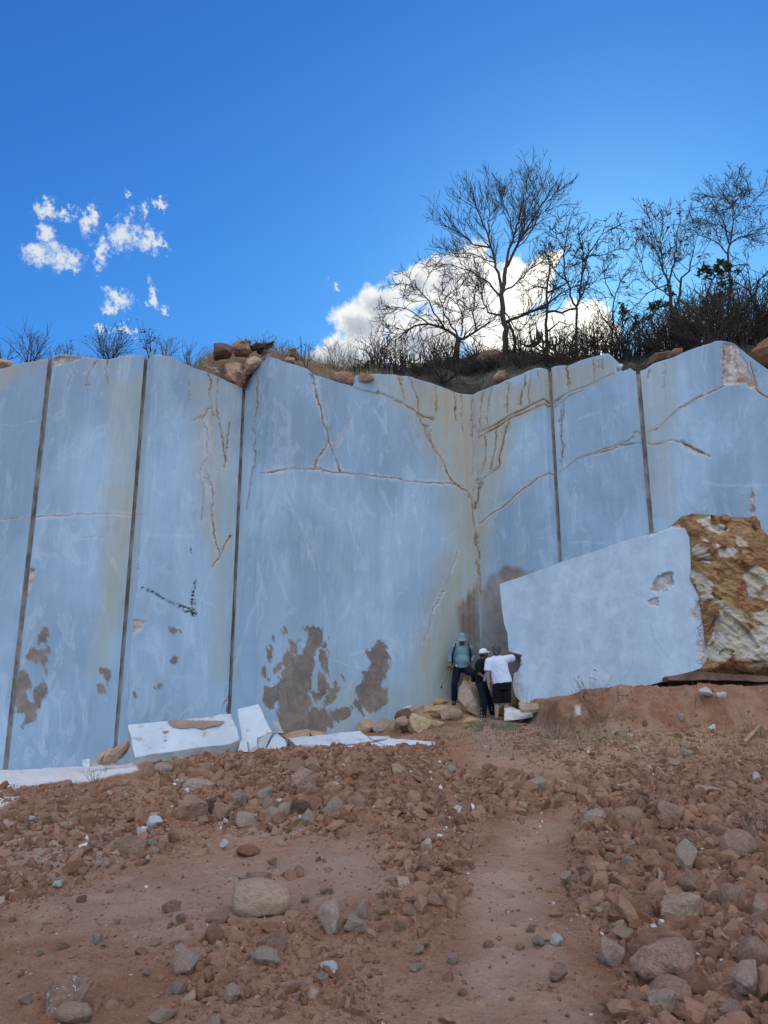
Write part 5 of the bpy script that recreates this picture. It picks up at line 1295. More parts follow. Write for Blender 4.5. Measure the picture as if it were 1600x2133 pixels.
def gravel():
    """countless small stones: one object"""
    r = np.random.default_rng(5)
    var = []
    for s in range(14):
        bm = hull(300 + s, 15 if s % 2 else 11, .22); bm.verts.ensure_lookup_table()
        bmesh.ops.triangulate(bm, faces=bm.faces)
        bm.verts.index_update()
        var.append((np.array([v.co[:] for v in bm.verts]), np.array([[v.index for v in f.verts] for f in bm.faces]))); bm.free()
    N = 230000
    Y = 3.8 + 12.5 * r.random(N) ** 1.0; X = (r.random(N) * 2 - 1) * (.8 + Y * .58)
    z = rubble_zone(X, Y)
    keep = r.random(N) < (.055 + .50 * z * np.clip(Y / 9, .7, 1.0) ** 0) * np.clip(1.25 - Y / 40, .5, 1)
    # leave the slab heap and the bank clear of loose stone
    px, py = proj(X, Y, Hbase(X, Y))
    keep &= ~((Y > 15.2) & (X > 2.9))
    keep &= ~((px < 300) & (py < 1640))
    X, Y, z = X[keep], Y[keep], z[keep]
    n = len(X)
    size = np.exp(r.normal(-4.62, .58, n)) * (1 + 1.05 * z)
    big = (r.random(n) < .05) * (z > .3)
    size = np.clip(np.where(big, size * 2.0, size), .005, .08)
    Z = H(X, Y) 
    tone = r.random(n) * .9; white = r.random(n) < .010
    tone = np.where(white, .99, np.where(r.random(n) < .07, .7 + .2 * r.random(n), tone * .72))
    ang = r.random((n, 3)) * 6.283
    ca, sa = np.cos(ang), np.sin(ang)
    Rm = np.empty((n, 3, 3))
    Rm[:, 0] = np.stack([ca[:, 0] * ca[:, 1], ca[:, 0] * sa[:, 1] * sa[:, 2] - sa[:, 0] * ca[:, 2], ca[:, 0] * sa[:, 1] * ca[:, 2] + sa[:, 0] * sa[:, 2]], 1)
    Rm[:, 1] = np.stack([sa[:, 0] * ca[:, 1], sa[:, 0] * sa[:, 1] * sa[:, 2] + ca[:, 0] * ca[:, 2], sa[:, 0] * sa[:, 1] * ca[:, 2] - ca[:, 0] * sa[:, 2]], 1)
    Rm[:, 2] = np.stack([-sa[:, 1], ca[:, 1] * sa[:, 2], ca[:, 1] * ca[:, 2]], 1)
    sc = size[:, None] * np.stack([1 + .5 * r.random(n), .7 + .5 * r.random(n), .45 + .5 * r.random(n)], 1)
    clod = (size > .026) & (r.random(n) < .8) & (tone < .6)
    cv = []
    for s_ in range(10):
        bm = bmesh.new(); bmesh.ops.create_icosphere(bm, subdivisions=3 if s_ < 5 else 2, radius=1); bm.verts.index_update()
        co = np.array([v.co[:] for v in bm.verts]); rq = np.random.default_rng(900 + s_)
        for _ in range(9):
            nn = rq.normal(size=3); nn /= np.linalg.norm(nn); k = .42 + .35 * rq.random(); d = co @ nn; co -= np.outer(np.maximum(d - k, 0) * .97, nn)
        co *= (1 + .20 * fbm(co[:, 0] * 2.2 + s_ * 5, co[:, 1] * 2.2, co[:, 2] * 2.2, 4, .75, s_))[:, None]; co *= 1.25
        cv.append((co, np.array([[v.index for v in f.verts] for f in bm.faces]))); bm.free()
    def assemble(name, label, sel, var, smooth):
        vi = r.integers(0, len(var), n)
        if len(var) == 10: vi = np.where(size > .045, vi % 5, 5 + vi % 5)
        Vs, Fs, Ts = [], [], []; off = 0
        for k, (vv, ff) in enumerate(var):
            idx = np.where((vi == k) & sel)[0]
            if not len(idx): continue
            p = vv[None] * sc[idx][:, None, :]
            p = np.einsum('nij,nkj->nki', Rm[idx], p)
            p += np.stack([X[idx], Y[idx], Z[idx] + size[idx] * .02], 1)[:, None]
            Vs.append(p.reshape(-1, 3)); Fs.append((ff[None] + (np.arange(len(idx)) * len(vv))[:, None, None] + off).reshape(-1, 3)); Ts.append(np.repeat(tone[idx], len(vv)))
            off += len(idx) * len(vv)
        o = mesh_np(name, np.concatenate(Vs), np.concatenate(Fs), M['rubble'], None, smooth, {'tone': np.concatenate(Ts)})
        tag(o, label, 'gravel', kind='stuff')
    assemble('gravel', 'loose brown gravel over the slope', ~clod, var, False)
    assemble('earth_clods', 'rounded clods of crumbled red brown earth among the gravel', clod, cv, False)
    print('clods', clod.sum())
    print('gravel stones', n)
gravel()
# ------------------------------------------------------------------ trees, shrubs, cacti
class Tubes:
    def __init__(self): self.V = []; self.Q = []; self.T = []; self.n = 0
    def add(self, pts, rad, k=4):
        pts = np.asarray(pts, float); m = len(pts)
        tan = np.gradient(pts, axis=0); tan /= np.linalg.norm(tan, axis=1)[:, None] + 1e-9
        ref = np.array([0.31, 0.87, 0.1]) if abs(tan[0, 2]) > .6 else np.array([0.1, 0.3, 1.0])
        u = np.cross(tan, ref); u /= np.linalg.norm(u, axis=1)[:, None] + 1e-9
        v = np.cross(tan, u)
        a = np.arange(k) * 2 * np.pi / k
        ring = pts[:, None] + np.asarray(rad)[:, None, None] * (np.cos(a)[None, :, None] * u[:, None] + np.sin(a)[None, :, None] * v[:, None])
        i = np.arange(m * k).reshape(m, k) + self.n; j = np.roll(i, -1, 1)
        self.Q.append(np.stack([i[:-1], j[:-1], j[1:], i[1:]], -1).reshape(-1, 4))
        self.V.append(ring.reshape(-1, 3)); self.n += m * k
        # close the tip
        tip = pts[-1] + tan[-1] * rad[-1]; self.V.append(tip[None]); t = self.n; self.n += 1
        self.T.append(np.stack([i[-1], j[-1], np.full(k, t)], 1))
    def build(self, name, mat, parent=None, smooth=True):
        if not self.V: return None
        o = mesh_np(name, np.concatenate(self.V), [np.concatenate(self.Q), np.concatenate(self.T)], M[mat], None, smooth)
        if parent: adopt(o, parent)
        return o
class Leaves:
    def __init__(self): self.V = []; self.F = []; self.n = 0
    def add(self, p, size, r, asp=.45):
        d = np.array([r.gauss(0, 1), r.gauss(0, 1), r.gauss(0, .7)]); d /= np.linalg.norm(d) + 1e-9
        w = np.cross(d, [r.gauss(0, 1), r.gauss(0, 1), r.gauss(0, 1)]); w /= np.linalg.norm(w) + 1e-9
        p = np.asarray(p, float)
        self.V += [p, p + d * size * .5 + w * size * asp * .5, p + d * size, p + d * size * .5 - w * size * asp * .5]
        self.F.append([self.n, self.n + 1, self.n + 2, self.n + 3]); self.n += 4
    def build(self, name, mat, parent=None):
        if not self.V: return None
        o = mesh_np(name, np.array(self.V), np.array(self.F), M[mat], None, False)
        if parent: adopt(o, parent)
        return o

def unit(v):
    return v / (np.linalg.norm(v) + 1e-9)
def grow(tb, r, p0, d, L, r0, level, P, leaves=None):
    """one branch and everything that grows from it"""
    n = 3 + int(L / P.get('seg', .22)); n = min(n, 9)
    pts = [np.array(p0, float)]; d = unit(np.array(d, float))
    for i in range(n):
        d = unit(d + np.array([r.gauss(0, 1), r.gauss(0, 1), r.gauss(0, 1)]) * P['wob'] + np.array([0, 0, P['up']]))
        pts.append(pts[-1] + d * L / n)
    t = np.linspace(0, 1, n + 1)
    rm = P['rmin']
    rad = np.maximum(r0 * (1 - .72 * t), rm * .8)
    tb.add(pts, rad, 3 if r0 < .016 else 5)
    if leaves is not None and level <= P.get('leaflevel', 1) and r.random() < P.get('leafp', 0):
        for q in range(P.get('leafn', 3)): leaves.add(pts[-1 - r.randrange(min(4, n))], P['leafs'] * r.uniform(.6, 1.3), r)
    if level <= 0: return
    k = max(1, int(P['dens'] * L * r.uniform(.8, 1.25)))
    for j in range(k):
        s = r.uniform(.18, .98); i = min(int(s * n), n - 1)
        q = pts[i] + (pts[i + 1] - pts[i]) * (s * n - i)
        tg = unit(pts[i + 1] - pts[i])
        side = unit(np.cross(tg, [r.gauss(0, 1), r.gauss(0, 1), r.gauss(0, 1)]))
        nd = tg * P['fwd'] + side * r.uniform(.5, 1.0)
        grow(tb, r, q, nd, L * r.uniform(P['lo'], P['hi']) * (1.1 - .5 * s), max(rad[i] * .55, rm), level - 1, P, leaves)

BASEP = dict(wob=.16, up=.05, rmin=.0095, dens=4.6, fwd=.85, lo=.42, hi=.8)
def tree(name, label, cat, Y, trunks, limbs, P=None, seed=1, spread=1.0, level=2, side=1.0, group=None, leafmat=None, mat='twig', blen=.9, limbdens=4.2):
    """trunks and limbs: (pixel polyline, radius at start px, radius at end px); each gets its own depth"""
    r = random.Random(seed); P = {**BASEP, **(P or {})}
    b = trunks[0][0][0]; Y = hill_Y(b[0], b[1], Y); base = at(b[0], b[1], Y)
    th = thing(name, label, cat, tuple(base), group)
    kpx = Y / F / .92
    tr, cr = Tubes(), Tubes(); lv = Leaves() if leafmat else None
    def lift_line(pts, dy0, dy1):
        n = len(pts); out = []
        L = np.concatenate([[0], np.cumsum([math.hypot(a[0] - b_[0], a[1] - b_[1]) for a, b_ in zip(pts, pts[1:])])])
        P3 = [np.array(at(x, y, Y + dy0 + (dy1 - dy0) * l / L[-1])[:]) for (x, y), l in zip(pts, L)]
        # subdivide with a little crookedness
        for a, c in zip(P3, P3[1:]):
            m = max(1, int(np.linalg.norm(c - a) / .2))
            for i in range(m):
                q = a + (c - a) * i / m
                if i: q = q + np.array([r.gauss(0, .018), r.gauss(0, .03), r.gauss(0, .018)])
                out.append(q)
        out.append(P3[-1]); return np.array(out)
    def sprout(line, rad, lvl, dens, bl):
        L = np.linalg.norm(np.diff(line, axis=0), axis=1).sum(); k = int(L * dens)
        for j in range(k):
            s = r.uniform(.12, 1.0) ** .8; i = min(int(s * (len(line) - 1)), len(line) - 2)
            q = line[i]; tg = unit(line[i + 1] - line[i])
            sd_ = unit(np.cross(tg, [r.gauss(0, 1), r.gauss(0, 1), r.gauss(0, 1)]))
            grow(cr, r, q, tg * P['fwd'] + sd_ * r.uniform(.5, 1.1) * side, bl * r.uniform(.45, 1.15) * (1.15 - .45 * s), max(rad[i] * .5, P['rmin'] * 1.2), lvl, P, lv)
        grow(cr, r, line[-1], line[-1] - line[-2], bl * .25, max(rad[-1], P['rmin']), lvl, P, lv)
    for pts, r0, r1 in trunks:
        ln = lift_line([(pts[0][0], pts[0][1] + 14)] + list(pts), 0, r.uniform(-.1, .1)); n = len(ln)
        rad = np.linspace(r0, r1, n) * kpx * .85; rad[:3] *= np.array([1.35, 1.18, 1.05])[:min(3, n)]
        tr.add(ln, rad, 9)
    for e in limbs:
        pts, r0, r1 = e[:3]; dy = e[3] if len(e) > 3 else r.uniform(-1.3, 1.3) * spread
        ln = lift_line(pts, 0, dy); n = len(ln); rad = np.linspace(r0, r1, n) * kpx * .82
        cr.add(ln, rad, 6)
        sprout(ln, rad, level, limbdens, blen)
    tr.build('trunk', 'bark', th); cr.build('branches', mat, th)
    if lv and lv.n: lv.build('leaves', leafmat, th)
    return th

UPR = dict(up=.12, wob=.085, fwd=1.1, rmin=.0072, dens=4.6, lo=.45, hi=.85)
tree('bare_tree', 'tallest bare tree, upright twigs spread like a fan in front of the white cloud', 'tree', 22.6,
     [([(1056, 752), (1052, 700), (1050, 672), (1044, 614), (1053, 559)], 8.5, 4.8), ([(1068, 750), (1073, 712), (1068, 690), (1058, 668)], 5, 3)],
     [([(1053, 559), (1066, 534), (1081, 504), (1105, 464), (1130, 424), (1153, 388)], 4.2, .8), ([(1053, 559), (1060, 519), (1069, 498), (1081, 452), (1096, 390), (1101, 356)], 4.0, .7),
      ([(1044, 600), (1032, 547), (1023, 516), (1017, 491), (995, 440), (984, 404)], 4, .7), ([(1023, 516), (986, 510), (958, 485), (928, 470), (906, 449)], 2.6, .6), ([(1047, 625), (1020, 590), (983, 565), (946, 553), (912, 547)], 2.8, .6),
      ([(1041, 657), (1017, 651), (995, 596), (968, 565)], 2.6, .7), ([(1053, 672), (1093, 654), (1130, 638), (1170, 610), (1212, 592)], 4.2, .9), ([(1046, 610), (1075, 590), (1105, 560), (1140, 545)], 2.6, .7),
      ([(1069, 498), (1060, 450), (1045, 412), (1050, 385)], 2, .5), ([(1017, 491), (1020, 440), (1012, 400)], 2, .5), ([(1081, 504), (1100, 440), (1125, 395), (1130, 372)], 2, .5), ([(1105, 464), (1135, 440), (1162, 432)], 1.5, .5),
      ([(1050, 650), (1080, 690), (1110, 660)], 2.2, .7), ([(995, 436), (960, 415), (948, 400)], 1.2, .5), ([(1032, 547), (1000, 535), (960, 520), (930, 528)], 1.8, .5)],
     UPR, seed=3, blen=1.1, limbdens=8.0)
tree('bare_tree', 'low bare tree with wide arching limbs, left of the tallest tree', 'tree', 21.8,
     [([(950, 757), (951, 730), (955, 705)], 8, 6.5)],
     [([(955, 706), (946, 697), (916, 681), (894, 675), (867, 678), (836, 700), (805, 728)], 4, .7), ([(946, 697), (925, 684), (903, 651), (894, 626), (870, 600), (845, 592)], 3, .7), ([(955, 705), (965, 706), (992, 690), (1029, 666), (1040, 650)], 3.8, 1.0),
      ([(955, 705), (950, 690), (925, 655), (915, 620), (930, 590)], 2.6, .6), ([(894, 675), (860, 650), (830, 640), (800, 645)], 2, .5), ([(992, 690), (985, 650), (990, 610), (1010, 580)], 2.2, .6), ([(960, 700), (965, 660), (950, 620), (955, 585)], 2.2, .5),
      ([(867, 678), (845, 690), (815, 680), (795, 668)], 1.6, .5)],
     dict(wob=.2, up=.03, dens=5.4), seed=5, blen=1.05, limbdens=6.5)
tree('bare_tree', 'slender forked bare tree right of the tallest one, seed pods on its twigs', 'tree', 22.0,
     [([(1200, 750), (1200, 700), (1201, 639)], 3.4, 2.8)],
     [([(1201, 639), (1194, 632), (1181, 586), (1147, 551), (1134, 526)], 3, .8), ([(1181, 586), (1175, 570), (1175, 520), (1184, 470), (1190, 450)], 2.4, .7), ([(1201, 639), (1208, 620), (1212, 576), (1222, 535), (1253, 489), (1282, 474)], 3, .7),
      ([(1212, 576), (1216, 530), (1205, 490), (1225, 465)], 1.8, .6), ([(1222, 535), (1260, 530), (1290, 518), (1302, 508)], 1.5, .5), ([(1147, 551), (1140, 590), (1120, 600)], 1.5, .5), ([(1208, 615), (1235, 590), (1262, 560)], 1.6, .5), ([(1175, 520), (1150, 480), (1145, 470)], 1.4, .5)],
     dict(wob=.2, up=.02, dens=5.5, leafp=.5, leafn=1, leafs=.09, leaflevel=0), seed=8, blen=.85, limbdens=6.5, leafmat='leaf_red')
tree('bare_tree', 'dark heavy-limbed dead tree between the tallest tree and the slender forked one', 'tree', 21.6,
     [([(1138, 745), (1139, 660), (1140, 596), (1146, 560)], 4.2, 2.2)],
     [([(1140, 640), (1105, 648), (1080, 655)], 3.4, 1.2), ([(1140, 650), (1170, 652), (1200, 642), (1218, 602)], 3.2, 1.6), ([(1140, 610), (1165, 598), (1190, 585)], 3, 1.2), ([(1139, 600), (1120, 596), (1096, 605)], 2.8, 1.0), ([(1141, 690), (1165, 670), (1180, 675)], 2.6, 1.2)],
     dict(wob=.22, up=.02, dens=4.5), seed=9, blen=.75, limbdens=5, mat='bark')
tree('sapling', 'thin leaning sapling with a fine open crown at the right end of the bright cloud', 'tree', 21.0,
     [([(1273, 735), (1276, 690), (1278, 632)], 2.4, 1.6)], [([(1278, 632), (1287, 601), (1303, 570), (1315, 548)], 1.6, .5), ([(1280, 620), (1262, 590), (1255, 560), (1268, 520)], 1.4, .5), ([(1287, 601), (1310, 596), (1330, 575)], 1.2, .5), ([(1276, 690), (1250, 650), (1222, 600)], 1.6, .6)],
     dict(wob=.2, dens=3.4, rmin=.008), seed=12, blen=.75, limbdens=6)
tree('bare_tree', 'bare tree with a few brown leaf tufts, double trunk, near the right side', 'tree', 21.0,
     [([(1403, 732), (1401, 690), (1400, 648), (1395, 601)], 6.5, 4), ([(1401, 660), (1416, 614), (1419, 579)], 3.6, 2.6)],
     [([(1395, 601), (1381, 564), (1366, 520), (1344, 495), (1332, 488)], 3.2, .7), ([(1394, 590), (1406, 539), (1409, 507), (1412, 476), (1419, 436)], 2.6, .6), ([(1419, 579), (1437, 564), (1442, 535), (1450, 500)], 2.4, .6), ([(1366, 520), (1362, 480), (1348, 440)], 1.6, .5),
      ([(1381, 564), (1375, 500), (1380, 460), (1376, 436)], 1.8, .5), ([(1397, 620), (1370, 600), (1345, 575), (1318, 498)], 1.8, .5), ([(1419, 590), (1400, 560), (1425, 530)], 1.8, .6), ([(1394, 590), (1350, 610), (1320, 640)], 2, .6)],
     {**UPR, 'leafp': .25, 'leafn': 2, 'leafs': .13, 'leaflevel': 0, 'wob': .18}, seed=14, blen=.9, limbdens=6, leafmat='leaf_red')
tree('bare_tree', 'tall thin bare tree with a round lacy crown at the right edge', 'tree', 21.0,
     [([(1530, 720), (1524, 660), (1522, 601), (1516, 526)], 3.8, 2.8)],
     [([(1516, 526), (1522, 507), (1528, 457), (1525, 426), (1538, 385)], 2.6, .5), ([(1520, 510), (1512, 476), (1494, 439), (1460, 398)], 2.2, .5), ([(1522, 507), (1537, 495), (1569, 489), (1600, 462)], 2, .5), ([(1516, 530), (1497, 507), (1472, 495), (1442, 466)], 2, .5),
      ([(1528, 457), (1560, 430), (1585, 405)], 1.6, .5), ([(1525, 430), (1505, 400), (1490, 378)], 1.4, .5), ([(1494, 439), (1470, 440), (1445, 435)], 1.3, .4), ([(1528, 450), (1555, 400), (1560, 370)], 1.3, .4), ([(1512, 476), (1490, 470), (1465, 460)], 1.2, .4)],
     dict(wob=.24, up=.03, dens=6.5, rmin=.0065), seed=16, blen=.95, limbdens=7.5)
tree('bare_tree', 'crooked low tree with tangled twigs cut off by the right edge', 'tree', 20.0,
     [([(1600, 715), (1585, 660), (1572, 620)], 4, 3)], [([(1572, 620), (1555, 600), (1525, 580), (1500, 570)], 2.6, .7), ([(1572, 620), (1580, 585), (1605, 560), (1640, 540)], 2.4, .6), ([(1585, 650), (1610, 610), (1650, 580)], 2, .6), ([(1560, 605), (1560, 570), (1540, 540)], 1.6, .5)],
     dict(wob=.24, dens=4.4), seed=17, blen=.95, limbdens=7)
tree('small_tree', 'small tree with a flat green tuft on top, left of the double-trunk bare tree', 'tree', 20.6,
     [([(1334, 735), (1331, 700), (1330, 672)], 2.6, 1.8)], [([(1330, 672), (1318, 660), (1310, 652)], 1.6, .8), ([(1330, 672), (1345, 655), (1358, 648)], 1.6, .7), ([(1331, 690), (1350, 670), (1372, 640), (1392, 600)], 1.5, .5), ([(1331, 690), (1318, 670), (1300, 640)], 1.3, .5)],
     dict(wob=.2, dens=4.5, leafp=1.0, leafn=9, leafs=.13, leaflevel=1, up=0), seed=18, blen=.42, limbdens=6, leafmat='leaf_dark')
tree('small_tree', 'leaning stick-like tree with a green tuft at its top beside the tall lacy tree', 'tree', 20.4,
     [([(1446, 735), (1462, 650), (1478, 600), (1490, 575)], 3.2, 1.8)], [([(1490, 575), (1475, 566), (1462, 570)], 1.4, .7), ([(1490, 575), (1505, 560), (1512, 556)], 1.4, .7), ([(1488, 578), (1485, 562), (1495, 552)], 1.4, .7), ([(1505, 610), (1512, 600), (1508, 590)], 1.2, .6), ([(1470, 620), (1495, 625), (1512, 612), (1520, 595)], 1.4, .6)],
     dict(wob=.2, dens=5, leafp=1.0, leafn=10, leafs=.13, leaflevel=1, up=.0), seed=19, blen=.38, limbdens=8, leafmat='leaf_dark')
# thicket: many-stemmed shrubs, each its own plant
def shrub(x, y, Y, w, h, label, seed, stems=9, P=None, leafmat=None, name='dry_shrub', mat='twig', group=None, lvl=1, tn=1.0):
    if Y > 18.4 and y < 790: Y = hill_Y(x, y, Y); h *= 1.35; stems = int(stems * 1.2)
    r = random.Random(seed); P = {**BASEP, **dict(wob=.14, up=.03, dens=3.4, rmin=.008, seg=.12), **(P or {})}
    base = at(x, y, Y); th = thing(name, label, 'shrub', tuple(base), group); k = Y / F / .93
    tb = Tubes(); lv = Leaves() if leafmat else None
    for i in range(stems):
        a = r.uniform(-1, 1); d = np.array([a * w * .5 * k, r.uniform(-.5, .5) * w * .5 * k, h * k * r.uniform(.6, 1.0)])
        L = np.linalg.norm(d)
        grow(tb, r, np.array(base[:]) + [a * .06, r.uniform(-.08, .08), -.08], d, L, P['rmin'] * 2.2 * tn, lvl, {**P, 'dens': P['dens'] / max(L, .3) * 1.6}, lv)
    tb.build('stems', mat, th)
    if lv and lv.n: lv.build('leaves', leafmat, th)
    return th
FN = dict(rmin=.0050, wob=.10)
shrub(62, 752, 16.1, 62, 84, 'bare fan-shaped shrub on the rim above the first wall panel', 1, 16, {**FN, 'leafp': .4, 'leafn': 1, 'leafs': .05, 'leaflevel': 0}, 'leaf_red')
shrub(5, 752, 16.1, 60, 40, 'small bare shrub on the rim at the left edge of the picture', 2, 9, FN)
shrub(226, 750, 16.6, 90, 72, 'rounded twiggy shrub on the rim between the first and second groove', 3, 26, {**FN, 'leafp': .6, 'leafn': 2, 'leafs': .05, 'leaflevel': 0}, 'leaf_red')
shrub(314, 742, 16.6, 46, 74, 'thin shrub with a dark leaf cluster at the top beside the second groove', 4, 6, {**FN, 'leafp': .8, 'leafn': 2, 'leafs': .07, 'leaflevel': 0}, 'leaf_dark')
shrub(110, 745, 16.2, 20, 40, 'single dry stalks on the rim beside the first groove', 5, 3, FN)
shrub(140, 742, 16.3, 26, 34, 'tiny dry weed on the chipped rim left of the rounded shrub', 6, 5, FN)
shrub(345, 742, 16.8, 60, 50, 'sparse dry shrub right of the second groove', 7, 8, FN, mat='dry_twig')
shrub(395, 765, 17.0, 60, 60, 'sparse pale dry shrub on the slope of the left rim', 8, 8, FN, mat='dry_twig')
shrub(640, 758, 18.0, 36, 66, 'slim upright shrub with tiny leaves above the middle wall', 9, 5, {**FN, 'leafp': .8, 'leafn': 2, 'leafs': .05, 'leaflevel': 0}, 'leaf_dark')
shrub(548, 735, 18.2, 70, 46, 'dry shrub around the black stump', 10, 12, FN, mat='dry_twig')
shrub(590, 745, 18.0, 60, 40, 'low dry shrub right of the black stump', 11, 8, FN, mat='dry_twig')
shrub(700, 772, 18.5, 80, 50, 'loose dry shrub before the left end of the white cloud', 12, 12, FN, mat='dry_twig')
shrub(735, 775, 18.7, 60, 44, 'brownish dry shrub on the rim before the cloud', 13, 10, FN, mat='dry_twig')
shrub(790, 782, 19.2, 60, 66, 'dense dark shrub left of the cacti', 14, 22, dict(rmin=.009))
shrub(772, 778, 19.0, 50, 80, 'tall thin bare shrub left of the dense dark one', 15, 8, FN)
shrub(830, 780, 19.8, 50, 56, 'dark bare shrub just left of the cacti', 16, 14, dict(rmin=.009))
shrub(905, 772, 20.5, 60, 60, 'bushy dark shrub behind the green aloe', 17, 18, dict(rmin=.009, leafp=.6, leafn=3, leafs=.07, leaflevel=0), 'leaf_dark')
shrub(935, 765, 20.6, 46, 56, 'bare dark shrub at the foot of the low arching tree', 18, 12, dict(rmin=.009))
shrub(990, 758, 21.2, 50, 50, 'bare shrub between the low arching tree and the tallest tree', 19, 12, dict(rmin=.009))
shrub(1085, 752, 21.0, 60, 70, 'bare dark shrub right of the tallest trunk', 20, 16, dict(rmin=.009))
shrub(1175, 755, 20.5, 70, 70, 'tangled bare shrub below the dead heavy-limbed tree', 21, 18, dict(rmin=.009))
shrub(1225, 752, 20.0, 70, 80, 'bare shrub in front of the brightest part of the cloud', 22, 16, dict(rmin=.009))
shrub(1250, 745, 19.8, 60, 90, 'tall bare shrub crossing the right end of the bright cloud', 23, 12, dict(rmin=.009))
shrub(1300, 750, 19.6, 70, 90, 'bare shrub just right of the bright cloud', 24, 16, dict(rmin=.009))
shrub(1365, 742, 19.6, 80, 90, 'bushy bare shrub left of the double-trunk bare tree', 25, 20, dict(rmin=.009))
for i, (x, w, h, t) in enumerate([(1425, 60, 90, 'right beside the double-trunk bare tree'), (1455, 70, 110, 'behind the leaning stick-like tree'), (1485, 70, 120, 'second clump left of the tall lacy tree'), (1510, 60, 120, 'hugging the trunk of the tall lacy tree'), (1548, 70, 110, 'just right of the tall lacy tree'), (1575, 60, 90, 'beside the caged water tank'), (1600, 60, 120, 'at the right edge behind the water tank')]):
    shrub(x, 735 - (i > 2) * 10, 19.3 + .25 * (i % 3), w, h, 'dense dark bare thicket shrub ' + t, 30 + i, 24, dict(rmin=.009, dens=4.2, leafp=.25 if i in (2, 3) else .05, leafn=4, leafs=.08, leaflevel=0), 'leaf_dark')

for i, (x, y, w, h, t) in enumerate([(760, 779, 46, 34, 'just left of the densest shrub by the cacti'), (812, 782, 44, 40, 'between the dense shrub and the paired cacti'), (878, 784, 60, 34, 'below the green rosette plant'), (925, 790, 70, 36, 'below the low arching tree'),
    (962, 782, 60, 44, 'right under the trunk of the low arching tree'), (1005, 776, 60, 44, 'left of the trunk of the tallest tree'), (1040, 770, 50, 36, 'at the very foot of the tallest tree'), (1095, 766, 60, 44, 'below the tangled cactus'), (1150, 764, 70, 50, 'below the dead heavy-limbed tree'),
    (1205, 757, 60, 60, 'at the foot of the slender forked tree'), (1278, 752, 60, 60, 'at the foot of the leaning sapling'), (1318, 752, 60, 66, 'left of the small tree with the green tuft'), (1352, 748, 60, 70, 'right of the small tree with the green tuft'), (1390, 742, 60, 80, 'left of the double trunk'), (1438, 735, 60, 90, 'behind the cactus columns')]):
    shrub(x, y, 20, w, h * (.62 if x < 1180 else .85), 'low dark scrub on the slope ' + t, 80 + i, 22, dict(rmin=.0085, dens=4.2, leafp=.2, leafn=2, leafs=.06, leaflevel=0), 'leaf_dark')
# weeds on the ground
def gshrub(px, py, w, h, label, seed, stems, P=None, mat='dry_twig', name='dry_weed', leafmat=None, lvl=1, Y=None):
    g = hit(px, py)[0] if Y is None else np.array(at(px, py, Y)[:])
    x, y = px, py
    return shrub(px, py, float(g[1]), w, h, label, seed, stems, {**dict(rmin=.0022, dens=2.2, wob=.08), **(P or {})}, leafmat, name, mat, lvl=lvl)
gshrub(1250, 1508, 84, 100, 'wispy dry weed with a green base before the red bank under the block', 51, 14, dict(leafp=.5, leafn=3, leafs=.05, leaflevel=0), leafmat='leaf_dark')
gshrub(1235, 1446, 70, 36, 'thin dry twigs sprouting on the red bank against the block', 52, 8, Y=14.85)
gshrub(1448, 1470, 8, 130, 'single tall dry stalk rising before the right end of the block', 53, 2, Y=14.3, lvl=0)
gshrub(1098, 1466, 14, 60, 'thin dry stalk against the lower left edge of the block', 54, 2, Y=16.4, lvl=0)
gshrub(1455, 1452, 40, 30, 'tiny dry twigs on the bank below the thin stone ledge', 55, 5, Y=14.6)
gshrub(1360, 1680, 90, 60, 'low tangle of dry twigs at the head of the right scree', 56, 12, dict(up=-.04))
gshrub(1590, 1745, 70, 70, 'grey tangle of dry twigs at the right edge', 57, 20, dict(up=-.05))
gshrub(1015, 1700, 60, 30, 'faint dry weed on the slope beside the head of the track', 58, 8, dict(up=-.05))
gshrub(205, 1628, 60, 34, 'small dry weed growing at the edge of the white powder', 59, 7)
gshrub(1580, 1540, 60, 60, 'pale dry grass weed on the right slope near the plank', 60, 12)
gshrub(1160, 1545, 70, 46, 'dry weed on the bare strip in front of the red bank', 61, 12)
gshrub(1045, 1905, 60, 10, 'flattened dry twigs lying on the track', 62, 5, dict(up=-.06), lvl=0)

def cactus(x, y, Y, h, arms, label, seed, rad=2.6, name='candelabra_cactus', spr=20):
    Y = hill_Y(x, y, Y); r = random.Random(seed); base = np.array(at(x, y, Y)[:]); k = Y / F / .93
    th = thing(name, label, 'cactus', tuple(base)); tb = Tubes()
    def ribbed(pts, rd):
        tb.add(pts, rd, 6)
    n = 9
    pts = [base + np.array([0, 0, -.1]) + np.array([.02 * r.gauss(0, 1), 0, (h * k) * i / n]) for i in range(n + 1)]
    ribbed(pts, np.r_[np.full(n, rad * k), rad * .6 * k]); tb.build('stem', 'cactus', th)
    for a in range(arms):
        ta = Tubes(); s = r.uniform(.15, .6); q = base + np.array([0, 0, h * k * s]); dx = r.choice([-1, 1]) * r.uniform(.3, 1.0) * spr * k; dy = r.uniform(-.6, .6) * spr * k
        top = h * k * r.uniform(.3, .75)
        p = [q, q + [dx * .45, dy * .5, .02], q + [dx * .85, dy * .85, .1 * h * k], q + [dx, dy, .35 * top], q + [dx * 1.05, dy, top]]
        ta.add(p, np.array([1, 1, 1, .95, .55]) * rad * .8 * k, 6); ta.build('arm', 'cactus', th)
    return th
cactus(846, 775, 19.9, 44, 7, 'many-armed small cactus on the rim, left one of the pair before the cloud', 1, 1.9, spr=17)
cactus(864, 775, 20.0, 46, 6, 'many-armed small cactus on the rim, right one of the pair before the cloud', 2, 1.9, spr=15)
cactus(1108, 748, 21.0, 60, 9, 'tangled many-armed cactus just right of the tallest tree', 3, 2.2, spr=26)
cactus(1132, 750, 20.9, 72, 9, 'tall many-armed cactus under the dead heavy-limbed tree', 4, 2.4, spr=26)
